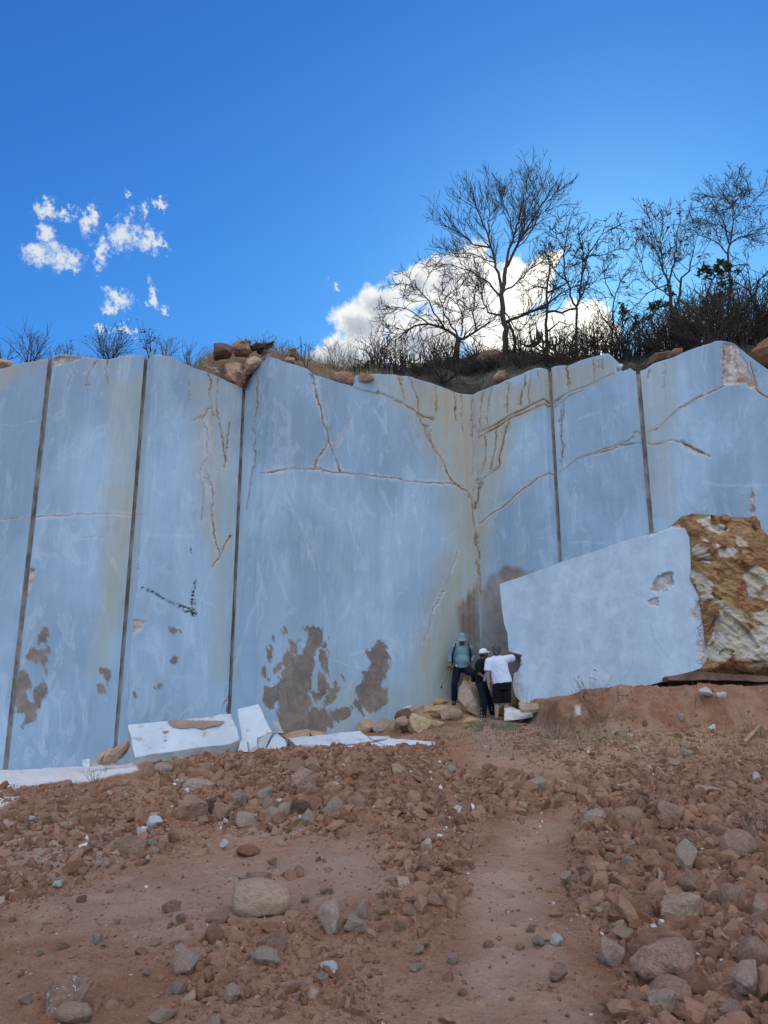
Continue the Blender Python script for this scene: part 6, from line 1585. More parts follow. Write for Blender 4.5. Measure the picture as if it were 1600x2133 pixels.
cactus(1160, 750, 20.8, 62, 8, 'many-armed cactus left of the slender forked tree', 5, 2.2, spr=24)
cactus(1240, 738, 20.0, 52, 4, 'small cactus before the bright cloud', 6, 2.0, spr=20)
cactus(1430, 735, 19.8, 94, 5, 'tall cactus right of the double-trunk bare tree', 7, 2.8, spr=20)
cactus(1452, 730, 19.6, 70, 4, 'cactus columns beside the leaning stick-like tree', 8, 2.8, spr=18)
cactus(1415, 730, 19.9, 60, 3, 'short cactus at the foot of the double-trunk bare tree', 9, 2.6, spr=14)
cactus(1582, 705, 19.0, 70, 3, 'upright cactus just left of the caged water tank', 10, 2.4, spr=14)
def aloe(x, y, Y, s, label, seed, n=26):
    Y = hill_Y(x, y, Y); r = random.Random(seed); base = np.array(at(x, y, Y)[:]); k = Y / F / .93; V, Fc = [], []
    for i in range(n):
        a = r.uniform(0, 6.283); e = r.uniform(.3, 1.3); d = np.array([math.cos(a) * math.cos(e), math.sin(a) * math.cos(e), math.sin(e)]); L = s * k * r.uniform(.6, 1)
        sd_ = unit(np.cross(d, [0, 0, 1])); up = np.cross(sd_, d); b = len(V)
        for t, w in ((0, .055), (.4, .07), (.75, .045), (1, .004)):
            c = base + d * L * t + np.array([0, 0, -.12 * t * t]); V += [c - sd_ * w * .8, c - up * w * .3, c + sd_ * w * .8, c + up * w * .15]
        for j in range(3):
            for m in range(4): Fc.append([b + j * 4 + m, b + j * 4 + (m + 1) % 4, b + j * 4 + 4 + (m + 1) % 4, b + j * 4 + 4 + m])
    o = mesh_np('spiky_plant', np.array(V), np.array(Fc), M['leaf_dark'], None, True); recentre(o)
    tag(o, label, 'plant')
aloe(888, 775, 20.0, 34, 'green spiky rosette plant on the rim right of the paired cacti', 1, 34)
aloe(1545, 712, 17.5, 30, 'green spiky rosette plant on the right rim behind the rough patch', 2, 40)
aloe(1500, 712, 18.2, 26, 'low spiky plant on the right rim near the wall top peak', 3, 30)

# black jagged stump on the left rim
def stump():
    r = random.Random(4); base = at(536, 735, 18.0); th = None; tb = Tubes()
    px = [([(512, 738), (520, 722), (512, 706)], 5, 1.5), ([(520, 728), (535, 718), (552, 720), (570, 712)], 7, 2), ([(530, 726), (545, 722), (560, 726), (568, 716)], 6, 2.5), ([(505, 736), (515, 716), (505, 712)], 3, 1), ([(515, 730), (518, 716), (522, 712)], 6, 3), ([(540, 735), (548, 722), (556, 716)], 6, 3)]
    for pts, a, b in px:
        P3 = [np.array(at(x, y, 18.0 + r.uniform(-.15, .15))[:]) for x, y in pts]; out = []
        for p, q in zip(P3, P3[1:]):
            for i in range(3): out.append(p + (q - p) * i / 3 + [r.gauss(0, .012), r.gauss(0, .02), r.gauss(0, .012)])
        out.append(P3[-1]); n = len(out); k = 18 / F / .93
        tb.add(out, np.linspace(a, b, n) * k * np.array([r.uniform(.75, 1.2) for _ in range(n)]), 7)
    o = tb.build('dead_stump', 'bark', None, False); recentre(o); tag(o, 'black jagged dead stump lying on the rim above the left wall', 'stump')
stump()

# caged water tank at the right edge
def tank():
    Y = hill_Y(1604, 712, 18.6); base = at(1604, 716, Y); th = thing('water_tank', 'white water tank in a wire cage on the rim at the right edge', 'water tank', tuple(base))
    w, d, h = .46, .9, .72
    bm = bmesh.new(); bmesh.ops.create_cube(bm, size=1)
    for v in bm.verts: v.co = Vector((base.x + v.co.x * w, base.y + .5 + v.co.y * d, base.z + .04 + (v.co.z + .5) * h))
    bmesh.ops.bevel(bm, geom=list(bm.edges), offset=.09, segments=4, affect='EDGES')
    o = bm_obj('tank_body', bm, M['plastic'], None, True); adopt(o, th)
    tb = Tubes(); g = .03
    x0, x1, y0, y1, z0, z1 = base.x - w / 2 - g, base.x + w / 2 + g, base.y + .5 - d / 2 - g, base.y + .5 + d / 2 + g, base.z, base.z + h + .07
    for i in range(7):
        z = z0 + (z1 - z0) * i / 6; tb.add([(x0, y1, z), (x0, y0, z), (x1, y0, z), (x1, y1, z)], [.011] * 4, 5)
    for i in range(6):
        x = x0 + (x1 - x0) * i / 5; tb.add([(x, y0, z0), (x, y0, z1)], [.011] * 2, 5)
    for i in range(6):
        y = y0 + (y1 - y0) * i / 5; tb.add([(x0, y, z0), (x0, y, z1)], [.011] * 2, 5)
    tb.build('wire_cage', 'metal', th)
M['plastic'] = flat_mat('tank_plastic', (0.55, 0.53, 0.48), 0.5, .1, 3)
M['metal'] = flat_mat('dull_metal', (0.12, 0.12, 0.12), 0.6, .2, 9)
tank()

# grass and undergrowth: countless blades
def blades(name, label, pts, hmin, hmax, wd, mat, seed, lean=.35):
    r = np.random.default_rng(seed); n = len(pts); pts = np.asarray(pts)
    h = r.uniform(hmin, hmax, n); a = r.uniform(0, 6.283, n); l = r.normal(0, lean, n)
    d = np.stack([np.cos(a) * l, np.sin(a) * l, np.ones(n)], 1) * h[:, None]
    s = np.stack([-np.sin(a), np.cos(a), np.zeros(n)], 1) * wd
    bend = np.stack([np.cos(a), np.sin(a), np.zeros(n)], 1) * (h * np.abs(l) * .7)[:, None]
    V = np.stack([pts - s, pts + s, pts + d * .55 + s * .7, pts + d * .55 - s * .7, pts + d + bend - [0, 0, 0]], 1).reshape(-1, 3)
    b = np.arange(n)[:, None] * 5
    o = mesh_np(name, V, [b + np.array([[0, 1, 2, 3]]), b + np.array([[3, 2, 4]])], M[mat], None, False)
    tag(o, label, 'grass', kind='stuff')
def veg():
    r = np.random.default_rng(3)
    R = sorted(RIM, key=lambda p: p[0] / p[1]); rr = np.array([p[0] / p[1] for p in R]); RY = np.array([p[1] for p in R]); RZ = np.array([p[2] for p in R])
    # hill surface sampler
    hill = bpy.data.objects['hill'].data; n = len(hill.vertices); a = np.empty(n * 3, np.float32); hill.vertices.foreach_get('co', a); a = a.reshape(-1, 3)
    px, py = proj(a[:, 0], a[:, 1], a[:, 2]); A = a[:420 * 46]; px, py = px[:len(A)], py[:len(A)]
    dk = np.empty(n, np.float32); hill.attributes['dark'].data.foreach_get('value', dk); dk = dk[:len(A)]
    row = np.arange(len(A)) // 420
    # dark grey-green undergrowth
    c = np.where((dk > .45) & (px > 740) & (px < 1750))[0]; i = r.choice(c, 15000)
    P0 = A[i] + r.normal(0, .05, (len(i), 3)) * [1, 1, .3]
    blades('undergrowth', 'dark grey green undergrowth on the slope above the corner of the walls', P0, .05, .24, .006, 'grass_dark', 4, .5)
    c = np.where((dk < .6) & (px > 300) & (px < 1700) & (row < 44))[0]; c = c[(px[c] < 820) | (r.random(len(c)) < .25)]; i = r.choice(c, 3000)
    P1 = A[i] + r.normal(0, .04, (len(i), 3)) * [1, 1, .3]
    c2 = np.where((px > 330) & (px < 820) & (row > 30))[0]; i = r.choice(c2, 1800); P2 = A[i] + r.normal(0, .04, (len(i), 3)) * [1, 1, .3]
    s = np.interp(r.uniform(-.5, -.2, 700), rr, rr); rs = r.uniform(-.52, -.2, 700)
    P3 = np.stack([rs * np.interp(rs, rr, RY), np.interp(rs, rr, RY) + .3, np.interp(rs, rr, RZ)], 1)
    P3[:, 0] = rs * P3[:, 1]
    blades('dry_grass', 'thin dry grass along the rim of the walls', np.concatenate([P1, P2, P3]), .08, .42, .004, 'grass', 6, .35)
    # grass at the men's feet and on the flat strip
    P = []
    for (x0, x1, y0, y1, m) in ((985, 1080, 1500, 1525, 1500), (1080, 1330, 1500, 1560, 1800), (900, 1010, 1508, 1545, 500), (1330, 1600, 1520, 1590, 700), (990, 1200, 1525, 1580, 600)):
        xs, ys = r.uniform(x0, x1, m), r.uniform(y0, y1, m); k = fbm(xs / 22, ys / 9, 0, 3, .6, 4) > -.05
        g = hit(xs[k], ys[k]); g[:, 2] = H(g[:, 0], g[:, 1]); P.append(g)
    blades('short_grass', 'short dry greyish grass on the ground in front of the men', np.concatenate(P), .03, .14, .0035, 'grass_g', 8, .6)
M['grass_g'] = flat_mat('grey_grass', (0.20, 0.19, 0.12), 0.9, .35, 2)
veg()
# dark cloth by the powder strip
def cloth():
    g = np.array(at(200, 1617, 13.9)[:]); n = 24
    u, v = np.meshgrid(np.linspace(-1, 1, n), np.linspace(-1, 1, n)); R = np.hypot(u, v)
    X = g[0] + u * .19 + .03 * fbm(u * 2, v * 2, 0, 3, .6, 1); Y = g[1] + v * .16; Z = g[2] + .01 + .09 * np.clip(1 - R, 0, 1) ** .7 * (.6 + .8 * fbm(u * 2.5, v * 2.5, 0, 4, .6, 2)) + .01
    o = mesh_np('crumpled_cloth', np.stack([X.ravel(), Y.ravel(), Z.ravel()], 1), quads(n, n), M['navy'], None, True); recentre(o)
    tag(o, 'small dark navy crumpled cloth lying at the edge of the white powder', 'cloth')
M['navy'] = flat_mat('navy_cloth', (0.012, 0.014, 0.045), 0.9, .3, 8)
cloth()
# ------------------------------------------------------------------ people
def frame(z, x):
    z = Vector(z).normalized(); x = Vector(x); x = (x - z * x.dot(z)).normalized(); y = z.cross(x)
    return Matrix((x, y, z)).transposed()
def bm_ell(bm, c, r, R=None, seg=20):
    m = Matrix.Translation(c) @ ((R or Matrix.Identity(3)).to_4x4()) @ Matrix.Diagonal((*r, 1))
    bmesh.ops.create_uvsphere(bm, u_segments=seg, v_segments=seg // 2 + 2, radius=1, matrix=m)
def bm_cap(bm, a, b, r0, r1, flat=False, k=14, squash=1.0, side=(1, 0, 0)):
    a, b = Vector(a), Vector(b); L = (b - a).length; R = frame(b - a, side)
    prof = []
    if not flat:
        for i in range(4): t = math.pi / 2 * i / 4; prof.append((-r0 * math.cos(t), r0 * math.sin(t)))
    prof += [(0, r0), (L * .5, (r0 + r1) / 2), (L, r1)]
    if not flat:
        for i in range(1, 5): t = math.pi / 2 * i / 4; prof.append((L + r1 * math.sin(t), r1 * math.cos(t)))
    rings = []
    for z, r in prof:
        r = max(r, 1e-4)
        rings.append([bm.verts.new(a + R @ Vector((math.cos(q) * r, math.sin(q) * r * squash, z))) for q in (2 * math.pi * i / k for i in range(k))])
    for p, q in zip(rings, rings[1:]):
        for i in range(k): bm.faces.new((p[i], p[(i + 1) % k], q[(i + 1) % k], q[i]))
    bm.faces.new(rings[0][::-1]); bm.faces.new(rings[-1])
def remesh(name, bm, vox, mat, parent, smooth=3, wrinkle=0.0, wseed=0, wsc=(7, 7, 3)):
    me = bpy.data.meshes.new(name); bm.to_mesh(me); bm.free()
    o = bpy.data.objects.new(name, me); COL.objects.link(o)
    m = o.modifiers.new('r', 'REMESH'); m.mode = 'VOXEL'; m.voxel_size = vox
    s = o.modifiers.new('s', 'SMOOTH'); s.iterations = smooth; s.factor = .5
    dg = bpy.context.evaluated_depsgraph_get(); dg.update()
    m2 = bpy.data.meshes.new_from_object(o.evaluated_get(dg)); o.modifiers.clear(); o.data = m2; bpy.data.meshes.remove(me)
    m2.name = name; m2.materials.clear(); m2.materials.append(mat)
    if wrinkle:
        n = len(m2.vertices); co = np.empty(n * 3, np.float32); m2.vertices.foreach_get('co', co); co = co.reshape(-1, 3)
        nn = np.empty(n * 3, np.float32); m2.vertices.foreach_get('normal', nn); nn = nn.reshape(-1, 3)
        w = 1 - 2 * np.abs(fbm(co[:, 0] * wsc[0] + co[:, 2] * 4, co[:, 1] * wsc[1], co[:, 2] * wsc[2] - co[:, 0] * 3, 3, .5, wseed))
        co += nn * (wrinkle * w)[:, None]; m2.vertices.foreach_set('co', co.astype(np.float32).ravel()); m2.update()
    m2.polygons.foreach_set('use_smooth', np.full(len(m2.polygons), True))
    adopt(o, parent); return o
def hand(bm, w, d, n, thumb, curl=.5, s=1.0):
    """w wrist, d direction of the fingers, n palm normal, thumb = side the thumb is on"""
    w, d, n = Vector(w), Vector(d).normalized(), Vector(n); n = (n - d * n.dot(d)).normalized(); t = Vector(thumb); t = (t - d * t.dot(d) - n * t.dot(n)).normalized()
    bm_cap(bm, w - d * .01, w + d * .03 * s, .024 * s, .030 * s, squash=.6, side=t)
    R = frame(d, t); bm_ell(bm, w + d * .055 * s, (.040 * s, .017 * s, .048 * s), R)
    for i, (off, L) in enumerate(((.030, .070), (.010, .080), (-.010, .075), (-.029, .058))):
        p = w + d * .088 * s + t * off * s; c = curl * (.8 + .15 * i)
        d1 = (d * math.cos(c * .6) + n * math.sin(c * .6) + t * (.10 - .07 * i)).normalized(); q = p + d1 * L * .5 * s
        d2 = (d * math.cos(c * 1.5) + n * math.sin(c * 1.5)).normalized(); q2 = q + d2 * L * .3 * s
        d3 = (d * math.cos(c * 2.3) + n * math.sin(c * 2.3)).normalized(); q3 = q2 + d3 * L * .22 * s
        bm_cap(bm, p, q, .0098 * s, .009 * s, k=8); bm_cap(bm, q, q2, .009 * s, .0084 * s, k=8); bm_cap(bm, q2, q3, .0084 * s, .0075 * s, k=8)
    p = w + d * .025 * s + t * .028 * s; q = p + (d * .7 + t * .75 + n * .35).normalized() * .038 * s; q2 = q + (d * .9 + t * .3 + n * .4 * (1 + curl)).normalized() * .03 * s
    bm_cap(bm, p, q, .012 * s, .0105 * s, k=8); bm_cap(bm, q, q2, .0105 * s, .009 * s, k=8)
def head(bm, c, f, up, s=1.0):
    """skull, jaw, brow, nose, lips, ears; returns eye positions"""
    f, up = Vector(f).normalized(), Vector(up).normalized(); r = f.cross(up).normalized(); up = r.cross(f); R = Matrix((r, f, up)).transposed(); c = Vector(c)
    E = lambda o, q: bm_ell(bm, c + R @ (Vector(o) * s), [x * s for x in q], R)
    E((0, -.012, .025), (.076, .096, .088)); E((0, .022, -.035), (.060, .070, .075)); E((0, .052, -.078), (.034, .034, .026)); E((0, .072, .022), (.05, .018, .014))
    E((0, .098, -.010), (.011, .016, .022)); E((0, .104, -.022), (.016, .012, .010)); E((0, .084, -.052), (.024, .012, .006)); E((0, .082, -.062), (.021, .012, .006))
    for k in (-1, 1): E((k * .076, -.005, -.008), (.010, .018, .030)); E((k * .040, .060, -.022), (.022, .02, .016))
    return [c + R @ (Vector((k * .031, .084, .006)) * s) for k in (-1, 1)], R
def eyes(ps, parent):
    for p in ps:
        bm = bmesh.new(); bm_ell(bm, p, (.010, .010, .010), seg=10); adopt(bm_obj('eye', bm, M['eye'], None, True), parent)
M['skin_dark'] = flat_mat('brown_skin', (0.16, 0.085, 0.055), .6, .12, 8)
M['skin_tan'] = flat_mat('tan_skin', (0.30, 0.165, 0.115), .6, .1, 8)
M['skin_pale'] = flat_mat('light_skin', (0.36, 0.235, 0.185), .6, .1, 8)
M['eye'] = flat_mat('eye', (0.05, 0.04, 0.035), .3, .1, 8)
M['teal'] = flat_mat('teal_shirt', (0.155, 0.275, 0.32), .9, .12, 6)
M['denim'] = flat_mat('dark_navy_trousers', (0.007, 0.009, 0.026), .95, .25, 9)
M['black'] = flat_mat('black_cloth', (0.004, 0.0045, 0.007), .95, .2, 9)
M['white_tee'] = flat_mat('white_tee', (0.62, 0.68, 0.84), .9, .05, 5)
M['hat'] = flat_mat('grey_blue_hat', (0.21, 0.31, 0.38), .9, .1, 8)
M['cap'] = flat_mat('white_cap', (0.70, 0.74, 0.86), .8, .05, 8)
M['hair'] = flat_mat('grey_hair', (0.085, 0.080, 0.080), .85, .6, 40)
M['hair_dark'] = flat_mat('dark_hair', (0.02, 0.017, 0.016), .8, .3, 40)
M['shoe'] = flat_mat('grey_shoe', (0.06, 0.075, 0.085), .8, .3, 9)
M['shoe_blue'] = flat_mat('blue_grey_shoe', (0.16, 0.19, 0.25), .8, .3, 12)
M['glove'] = flat_mat('brown_glove', (0.20, 0.12, 0.06), .9, .3, 12)
M['white_dot'] = flat_mat('white_trim', (0.75, 0.75, 0.78), .7, .02, 12)

def dress(th, items):
    for name, mat, vox, parts, wr in items:
        bm = bmesh.new()
        for p in parts:
            if p[0] == 'e': bm_ell(bm, p[1], p[2], p[3] if len(p) > 3 else None)
            else: bm_cap(bm, p[1], p[2], p[3], p[4], p[0] == 'f', squash=p[5] if len(p) > 5 else 1.0)
        remesh(name, bm, vox, M[mat], th, 3, wr, hash(mat) % 7 if False else len(name))
def ring_prof(name, c, R, prof, mat, parent, k=36, sx=1.0, sy=1.0, close=True):
    """lathe of (radius, height) about local z, with a little thickness"""
    V = []; n = len(prof)
    for (r, z) in prof:
        for i in range(k):
            a = 2 * math.pi * i / k; V.append(Vector(c) + R @ Vector((math.cos(a) * r * sx, math.sin(a) * r * sy, z)))
    i = np.arange(n * k).reshape(n, k); j = np.roll(i, -1, 1)
    q = np.stack([i[:-1], j[:-1], j[1:], i[1:]], -1).reshape(-1, 4)
    o = mesh_np(name, np.array([v[:] for v in V]), q, M[mat], None, True); adopt(o, parent); return o

def person_a():
    Y = 18.8; g = lambda x, y, d=0.0: at(x, y, Y + d)
    th = thing('person', 'man in bucket hat and teal long-sleeved shirt, one foot up on a rock', 'person', tuple(g(950, 1467)), None)
    SHl, ELl, WRl = g(945, 1350), g(937, 1367, .06), g(938, 1381, -.10)
    SHr, ELr, WRr = g(980, 1350), g(988, 1366, .12), g(981, 1379, -.10)
    HPl, KNl, ANl = g(953, 1393), g(947, 1425, -.08), g(946, 1459, .02)
    HPr, KNr, ANr = g(971, 1394), g(988, 1404, -.42), g(987, 1428, -.12)
    bm = bmesh.new()
    ch, be, pe = g(962, 1361), g(962.5, 1376, -.03), g(962, 1389)
    bm_ell(bm, ch, (.19, .12, .19)); bm_ell(bm, be, (.17, .135, .15)); bm_ell(bm, pe, (.165, .12, .11)); bm_cap(bm, SHl, SHr, .06, .06)
    bm_cap(bm, g(962, 1352), g(962, 1340, -.03), .062, .055)
    ey, R = head(bm, g(962, 1333.5, -.05), (.0, -1, -.38), (0, -.3, 1), .98)
    for a, b, c in ((SHl, ELl, WRl), (SHr, ELr, WRr)): bm_cap(bm, a, b, .058, .044); bm_cap(bm, b, c, .042, .028)
    hand(bm, WRl, g(938, 1392, -.12) - WRl, (1, 0, 0), (0, -1, 0), .5); hand(bm, WRr, g(974, 1387, -.12) - WRr, (0, 1, 0), (-.4, -.8, .4), .5)
    for a, b, c in ((HPl, KNl, ANl), (HPr, KNr, ANr)): bm_cap(bm, a, b, .085, .056); bm_cap(bm, b, c, .054, .038)
    ftl = g(944.5, 1465.5, -.18); ftr = g(990, 1433, -.3)
    bm_cap(bm, ANl + Vector((0, .03, -.05)), ftl, .04, .032); bm_cap(bm, ANr + Vector((0, .03, -.04)), ftr, .04, .032)
    remesh('body', bm, .006, M['skin_dark'], th, 4); eyes(ey, th)
    dress(th, [('shirt', 'teal', .009, [('e', ch, (.205, .135, .205)), ('e', be, (.205, .175, .16)), ('c', SHl, SHr, .076, .076), ('f', be + Vector((0, 0, -.02)), be + Vector((0, .02, -.15)), .185, .178, .86),
                                        ('c', SHl, ELl, .074, .060), ('c', ELl, ELl.lerp(WRl, .5), .058, .050), ('f', ELl.lerp(WRl, .4), WRl.lerp(ELl, .06), .052, .042), ('c', SHr, ELr, .074, .060), ('c', ELr, ELr.lerp(WRr, .5), .058, .05), ('f', ELr.lerp(WRr, .4), WRr.lerp(ELr, .06), .052, .042),
                                        ('f', g(962, 1350), g(962, 1344, -.02), .085, .072)], .007),
               ('trousers', 'denim', .009, [('e', pe, (.180, .135, .125)), ('c', HPl, KNl, .102, .078), ('c', KNl, KNl.lerp(ANl, .6), .076, .07), ('f', KNl.lerp(ANl, .5), ANl.lerp(KNl, .04), .071, .066), ('c', HPr, KNr, .104, .080), ('c', KNr, KNr.lerp(ANr, .6), .078, .068), ('f', KNr.lerp(ANr, .5), ANr.lerp(KNr, .05), .068, .062),
                                            ('f', pe + Vector((0, 0, .02)), pe + Vector((0, 0, .10)), .178, .172, .8)], .006),
               ('shoe', 'shoe', .008, [('c', ANl + Vector((0, .03, -.045)), ftl, .052, .046), ('f', ANl + Vector((0, .01, .03)), ANl + Vector((0, 0, -.05)), .05, .054)], .001),
               ('shoe', 'shoe', .008, [('c', ANr + Vector((0, .03, -.045)), ftr, .052, .046), ('f', ANr + Vector((0, .01, .03)), ANr + Vector((0, 0, -.05)), .05, .054)], .001)])
    c = g(962, 1331, -.04); Rz = frame((0, -.22, 1), (1, 0, 0))
    ring_prof('bucket_hat', c, Rz, [(.145, -.035), (.148, -.032), (.125, .000), (.100, .034), (.096, .045), (.092, .085), (.080, .125), (.05, .142), (.001, .147), (.001, .140), (.048, .135), (.074, .12), (.086, .085), (.090, .04), (.118, -.002), (.140, -.036), (.145, -.035)], 'hat', th, sx=.94, sy=1.08)
    # a rucksack: only the straps show in front
    bp = thing('backpack', 'dark backpack worn by the man in the bucket hat, only its straps showing in front', 'backpack', tuple(g(962, 1385, .22)))
    bm = bmesh.new(); bm_ell(bm, g(962, 1364, .22), (.15, .09, .22)); remesh('pack', bm, .012, M['denim'], bp, 2)
    for s, xs in ((-1, (951, 947, 944, 943.5)), (1, (974, 977.5, 979, 978.5))):
        pts = [g(xs[0] - s * -1.0, 1342.5, .10), g(xs[0] + s * .5, 1343.0, -.04), g(xs[1], 1352, -.165), g(xs[2], 1366, -.185), g(xs[3], 1378, -.10), g(xs[3], 1384, .10)]
        V = []
        P2 = resample([p[:] for p in pts], 26)
        tn = np.gradient(P2, axis=0)
        for p, t in zip(P2, tn):
            p = Vector(p); t = Vector(t).normalized(); nrm = (p - Vector(g(962, 1364, .0))); nrm.z *= .15; nrm = (nrm - t * nrm.dot(t)).normalized(); w = t.cross(nrm)
            for a, b in ((-.026, 0), (.026, 0), (.026, .012), (-.026, .012)): V.append(p + w * a + nrm * (b + .012))
        i = np.arange(26 * 4).reshape(26, 4); j = np.roll(i, -1, 1)
        o = mesh_np('strap', np.array([v[:] for v in V]), np.stack([i[:-1], j[:-1], j[1:], i[1:]], -1).reshape(-1, 4), M['denim'], None, False); adopt(o, bp)
    # belt badge, gloves and the thin stick he holds
    bm = bmesh.new(); bm_ell(bm, g(950.5, 1386.5, -.17), (.018, .010, .022)); adopt(bm_obj('belt_tag', bm, M['white_dot'], None, True), th)
    bm = bmesh.new(); G0 = g(937, 1386, -.16)
    for dx, L, dz in ((-.09, .11, -.07), (-.05, .14, -.12), (-.02, .13, -.15), (.02, .12, -.12), (-.075, .09, -.02)): bm_cap(bm, G0, G0 + Vector((dx, -.02, dz)), .022, .014)
    bm_ell(bm, G0, (.045, .03, .05)); o = remesh('work_gloves', bm, .007, M['glove'], th, 2); o.parent = None; o.matrix_parent_inverse = Matrix(); recentre(o)
    tag(o, 'brown work gloves dangling from the hand of the man in the bucket hat', 'gloves')
    tb = Tubes(); a, b = g(938, 1392, -.18), g(919, 1431, -.22); tb.add([a, a.lerp(b, .5), b], [.007, .006, .006], 6)
    st = thing('thin_stick', 'thin pale stick with a black tip held down by the man in the bucket hat', 'stick', tuple(b)); tb.build('shaft', 'glove', st)
    bm = bmesh.new(); bm_ell(bm, b, (.016, .016, .026)); bm_ell(bm, b + Vector((.01, 0, -.02)), (.02, .014, .014)); o = bm_obj('tip', bm, M['black'], None, True); adopt(o, st)
    bm = bmesh.new(); bm_cap(bm, a + Vector((-.02, 0, .02)), a + Vector((.03, 0, -.02)), .014, .014); o = bm_obj('grip', bm, M['black'], None, True); adopt(o, st)
person_a()

def person_b():
    Y = 17.95; g = lambda x, y, d=0.0: at(x, y, Y + d)
    th = thing('person', 'man in white cap and navy clothes, seen from the side between the others', 'person', tuple(g(1010, 1504)))
    SHn, ELn, WRn = g(1001, 1384, -.17), g(999, 1403, -.22), g(1008, 1410, -.26)
    SHf, ELf, WRf = g(1005, 1383, .17), g(1010, 1401, .22), g(1018, 1408, .05)
    HPn, KNn, ANn = g(1003, 1430, -.08), g(1008, 1463, -.10), g(1007, 1496, -.02)
    HPf, KNf, ANf = g(1006, 1430, .09), g(1021, 1462, .08), g(1027, 1489, .18)
    ch, be, pe = g(1003, 1390), g(1004, 1408), g(1004, 1424)
    fd = Vector((.9, .42, 0)).normalized(); R3 = frame((0, 0, 1), fd)
    bm = bmesh.new()
    bm_ell(bm, ch, (.115, .175, .19), R3); bm_ell(bm, be, (.115, .15, .16), R3); bm_ell(bm, pe, (.12, .16, .11), R3); bm_cap(bm, SHn, SHf, .055, .055)
    bm_cap(bm, g(1003, 1380), g(1005.5, 1369), .056, .052)
    ey, R = head(bm, g(1008, 1362.5), fd + Vector((0, 0, -.05)), (0, 0, 1), 1.0)
    for a, b, c in ((SHn, ELn, WRn), (SHf, ELf, WRf)): bm_cap(bm, a, b, .052, .042); bm_cap(bm, b, c, .040, .028)
    hand(bm, WRn, Vector((.8, -.2, .1)), (0, .8, 0), (0, -.2, 1), 1.25); hand(bm, WRf, Vector((1, .3, -.3)), (0, -1, 0), (0, 0, 1), .6)
    for a, b, c in ((HPn, KNn, ANn), (HPf, KNf, ANf)): bm_cap(bm, a, b, .082, .055); bm_cap(bm, b, c, .052, .036)
    fn, ff = g(1014, 1503, -.16), g(1034, 1495.5, .12)
    bm_cap(bm, ANn + Vector((-.02, 0, -.05)), fn, .038, .03); bm_cap(bm, ANf + Vector((-.02, 0, -.05)), ff, .038, .03)
    remesh('body', bm, .006, M['skin_dark'], th, 4); eyes(ey, th)
    dress(th, [('shirt', 'black', .009, [('e', ch, (.13, .19, .20), R3), ('e', be, (.135, .165, .165), R3), ('c', SHn, SHf, .070, .070), ('f', be, pe + Vector((0, 0, .01)), .150, .150, .95),
                                         ('c', SHn, SHn.lerp(ELn, .5), .068, .064), ('f', SHn.lerp(ELn, .3), SHn.lerp(ELn, .92), .066, .064), ('c', SHf, SHf.lerp(ELf, .5), .068, .064), ('f', SHf.lerp(ELf, .3), SHf.lerp(ELf, .9), .066, .064),
                                         ('f', g(1003, 1382), g(1004.5, 1374), .075, .064)], .006),
               ('trousers', 'denim', .009, [('e', pe, (.135, .170, .12), R3), ('c', HPn, KNn, .098, .075), ('c', KNn, KNn.lerp(ANn, .6), .073, .066), ('f', KNn.lerp(ANn, .5), ANn.lerp(KNn, .04), .067, .060), ('c', HPf, KNf, .098, .075), ('c', KNf, KNf.lerp(ANf, .6), .073, .066), ('f', KNf.lerp(ANf, .5), ANf.lerp(KNf, .04), .067, .06)], .006),
               ('shoe', 'shoe_blue', .008, [('c', ANn + Vector((-.03, 0, -.05)), fn, .048, .042), ('f', ANn + Vector((0, 0, .02)), ANn + Vector((0, 0, -.05)), .046, .05)], .001),
               ('shoe', 'shoe_blue', .008, [('c', ANf + Vector((-.03, 0, -.05)), ff, .048, .042), ('f', ANf + Vector((0, 0, .02)), ANf + Vector((0, 0, -.05)), .046, .05)], .001),
               ('hair', 'hair_dark', .007, [('e', g(1005.5, 1362), (.085, .080, .085), R3)], .003)])
    for i, (x, y, d, q) in enumerate([(1003, 1476, -.16, 0), (1003.5, 1484, -.15, 0), (1004, 1490, -.12, 0), (1009, 1492, -.14, 0), (1024.5, 1479, .02, 0), (1024, 1474, .02, 0)]):
        bm = bmesh.new(); bm_ell(bm, g(x, y, d), (.008, .006, .011), seg=8); adopt(bm_obj('trouser_stud', bm, M['white_dot'], None, True), th)
    # cap: crown, peak and strap
    cc = g(1006.8, 1358.5); Rc = frame((-.16, -.08, 1), fd)
    bm = bmesh.new()
    bm_ell(bm, cc, (.108, .092, .088), Rc, 28)
    cut = cc + Rc @ Vector((0, 0, -.018))
    bmesh.ops.bisect_plane(bm, geom=bm.verts[:] + bm.edges[:] + bm.faces[:], plane_co=cut, plane_no=Rc @ Vector((0, 0, 1)), clear_inner=True)
    r = bmesh.ops.extrude_face_region(bm, geom=bm.faces[:])
    for v in [v for v in r['geom'] if isinstance(v, bmesh.types.BMVert)]: v.co = cc + (v.co - cc) * .94
    bmesh.ops.recalc_face_normals(bm, faces=bm.faces)
    cp = bm_obj('cap', bm, M['cap'], None, True); adopt(cp, th)
    V = []; n, m = 13, 7
    for side in (0, 1):
        for i in range(n):
            a = math.radians(-62 + 124 * i / (n - 1))
            for j in range(m):
                t = j / (m - 1); rr = .092 + t * .085 * math.cos(a * 1.15) ** .6
                V.append(cc + Rc @ Vector((math.cos(a) * rr + .006, math.sin(a) * (.088 + .01 * t), -.018 - .02 * (math.sin(a) ** 2) - .012 * t + side * .006 + .022 * t)))
    V = np.array([v[:] for v in V]); b = n * m; idx = np.arange(b).reshape(n, m); lp = np.concatenate([idx[:, 0], idx[-1, 1:], idx[-2::-1, -1], idx[0, -2:0:-1]])
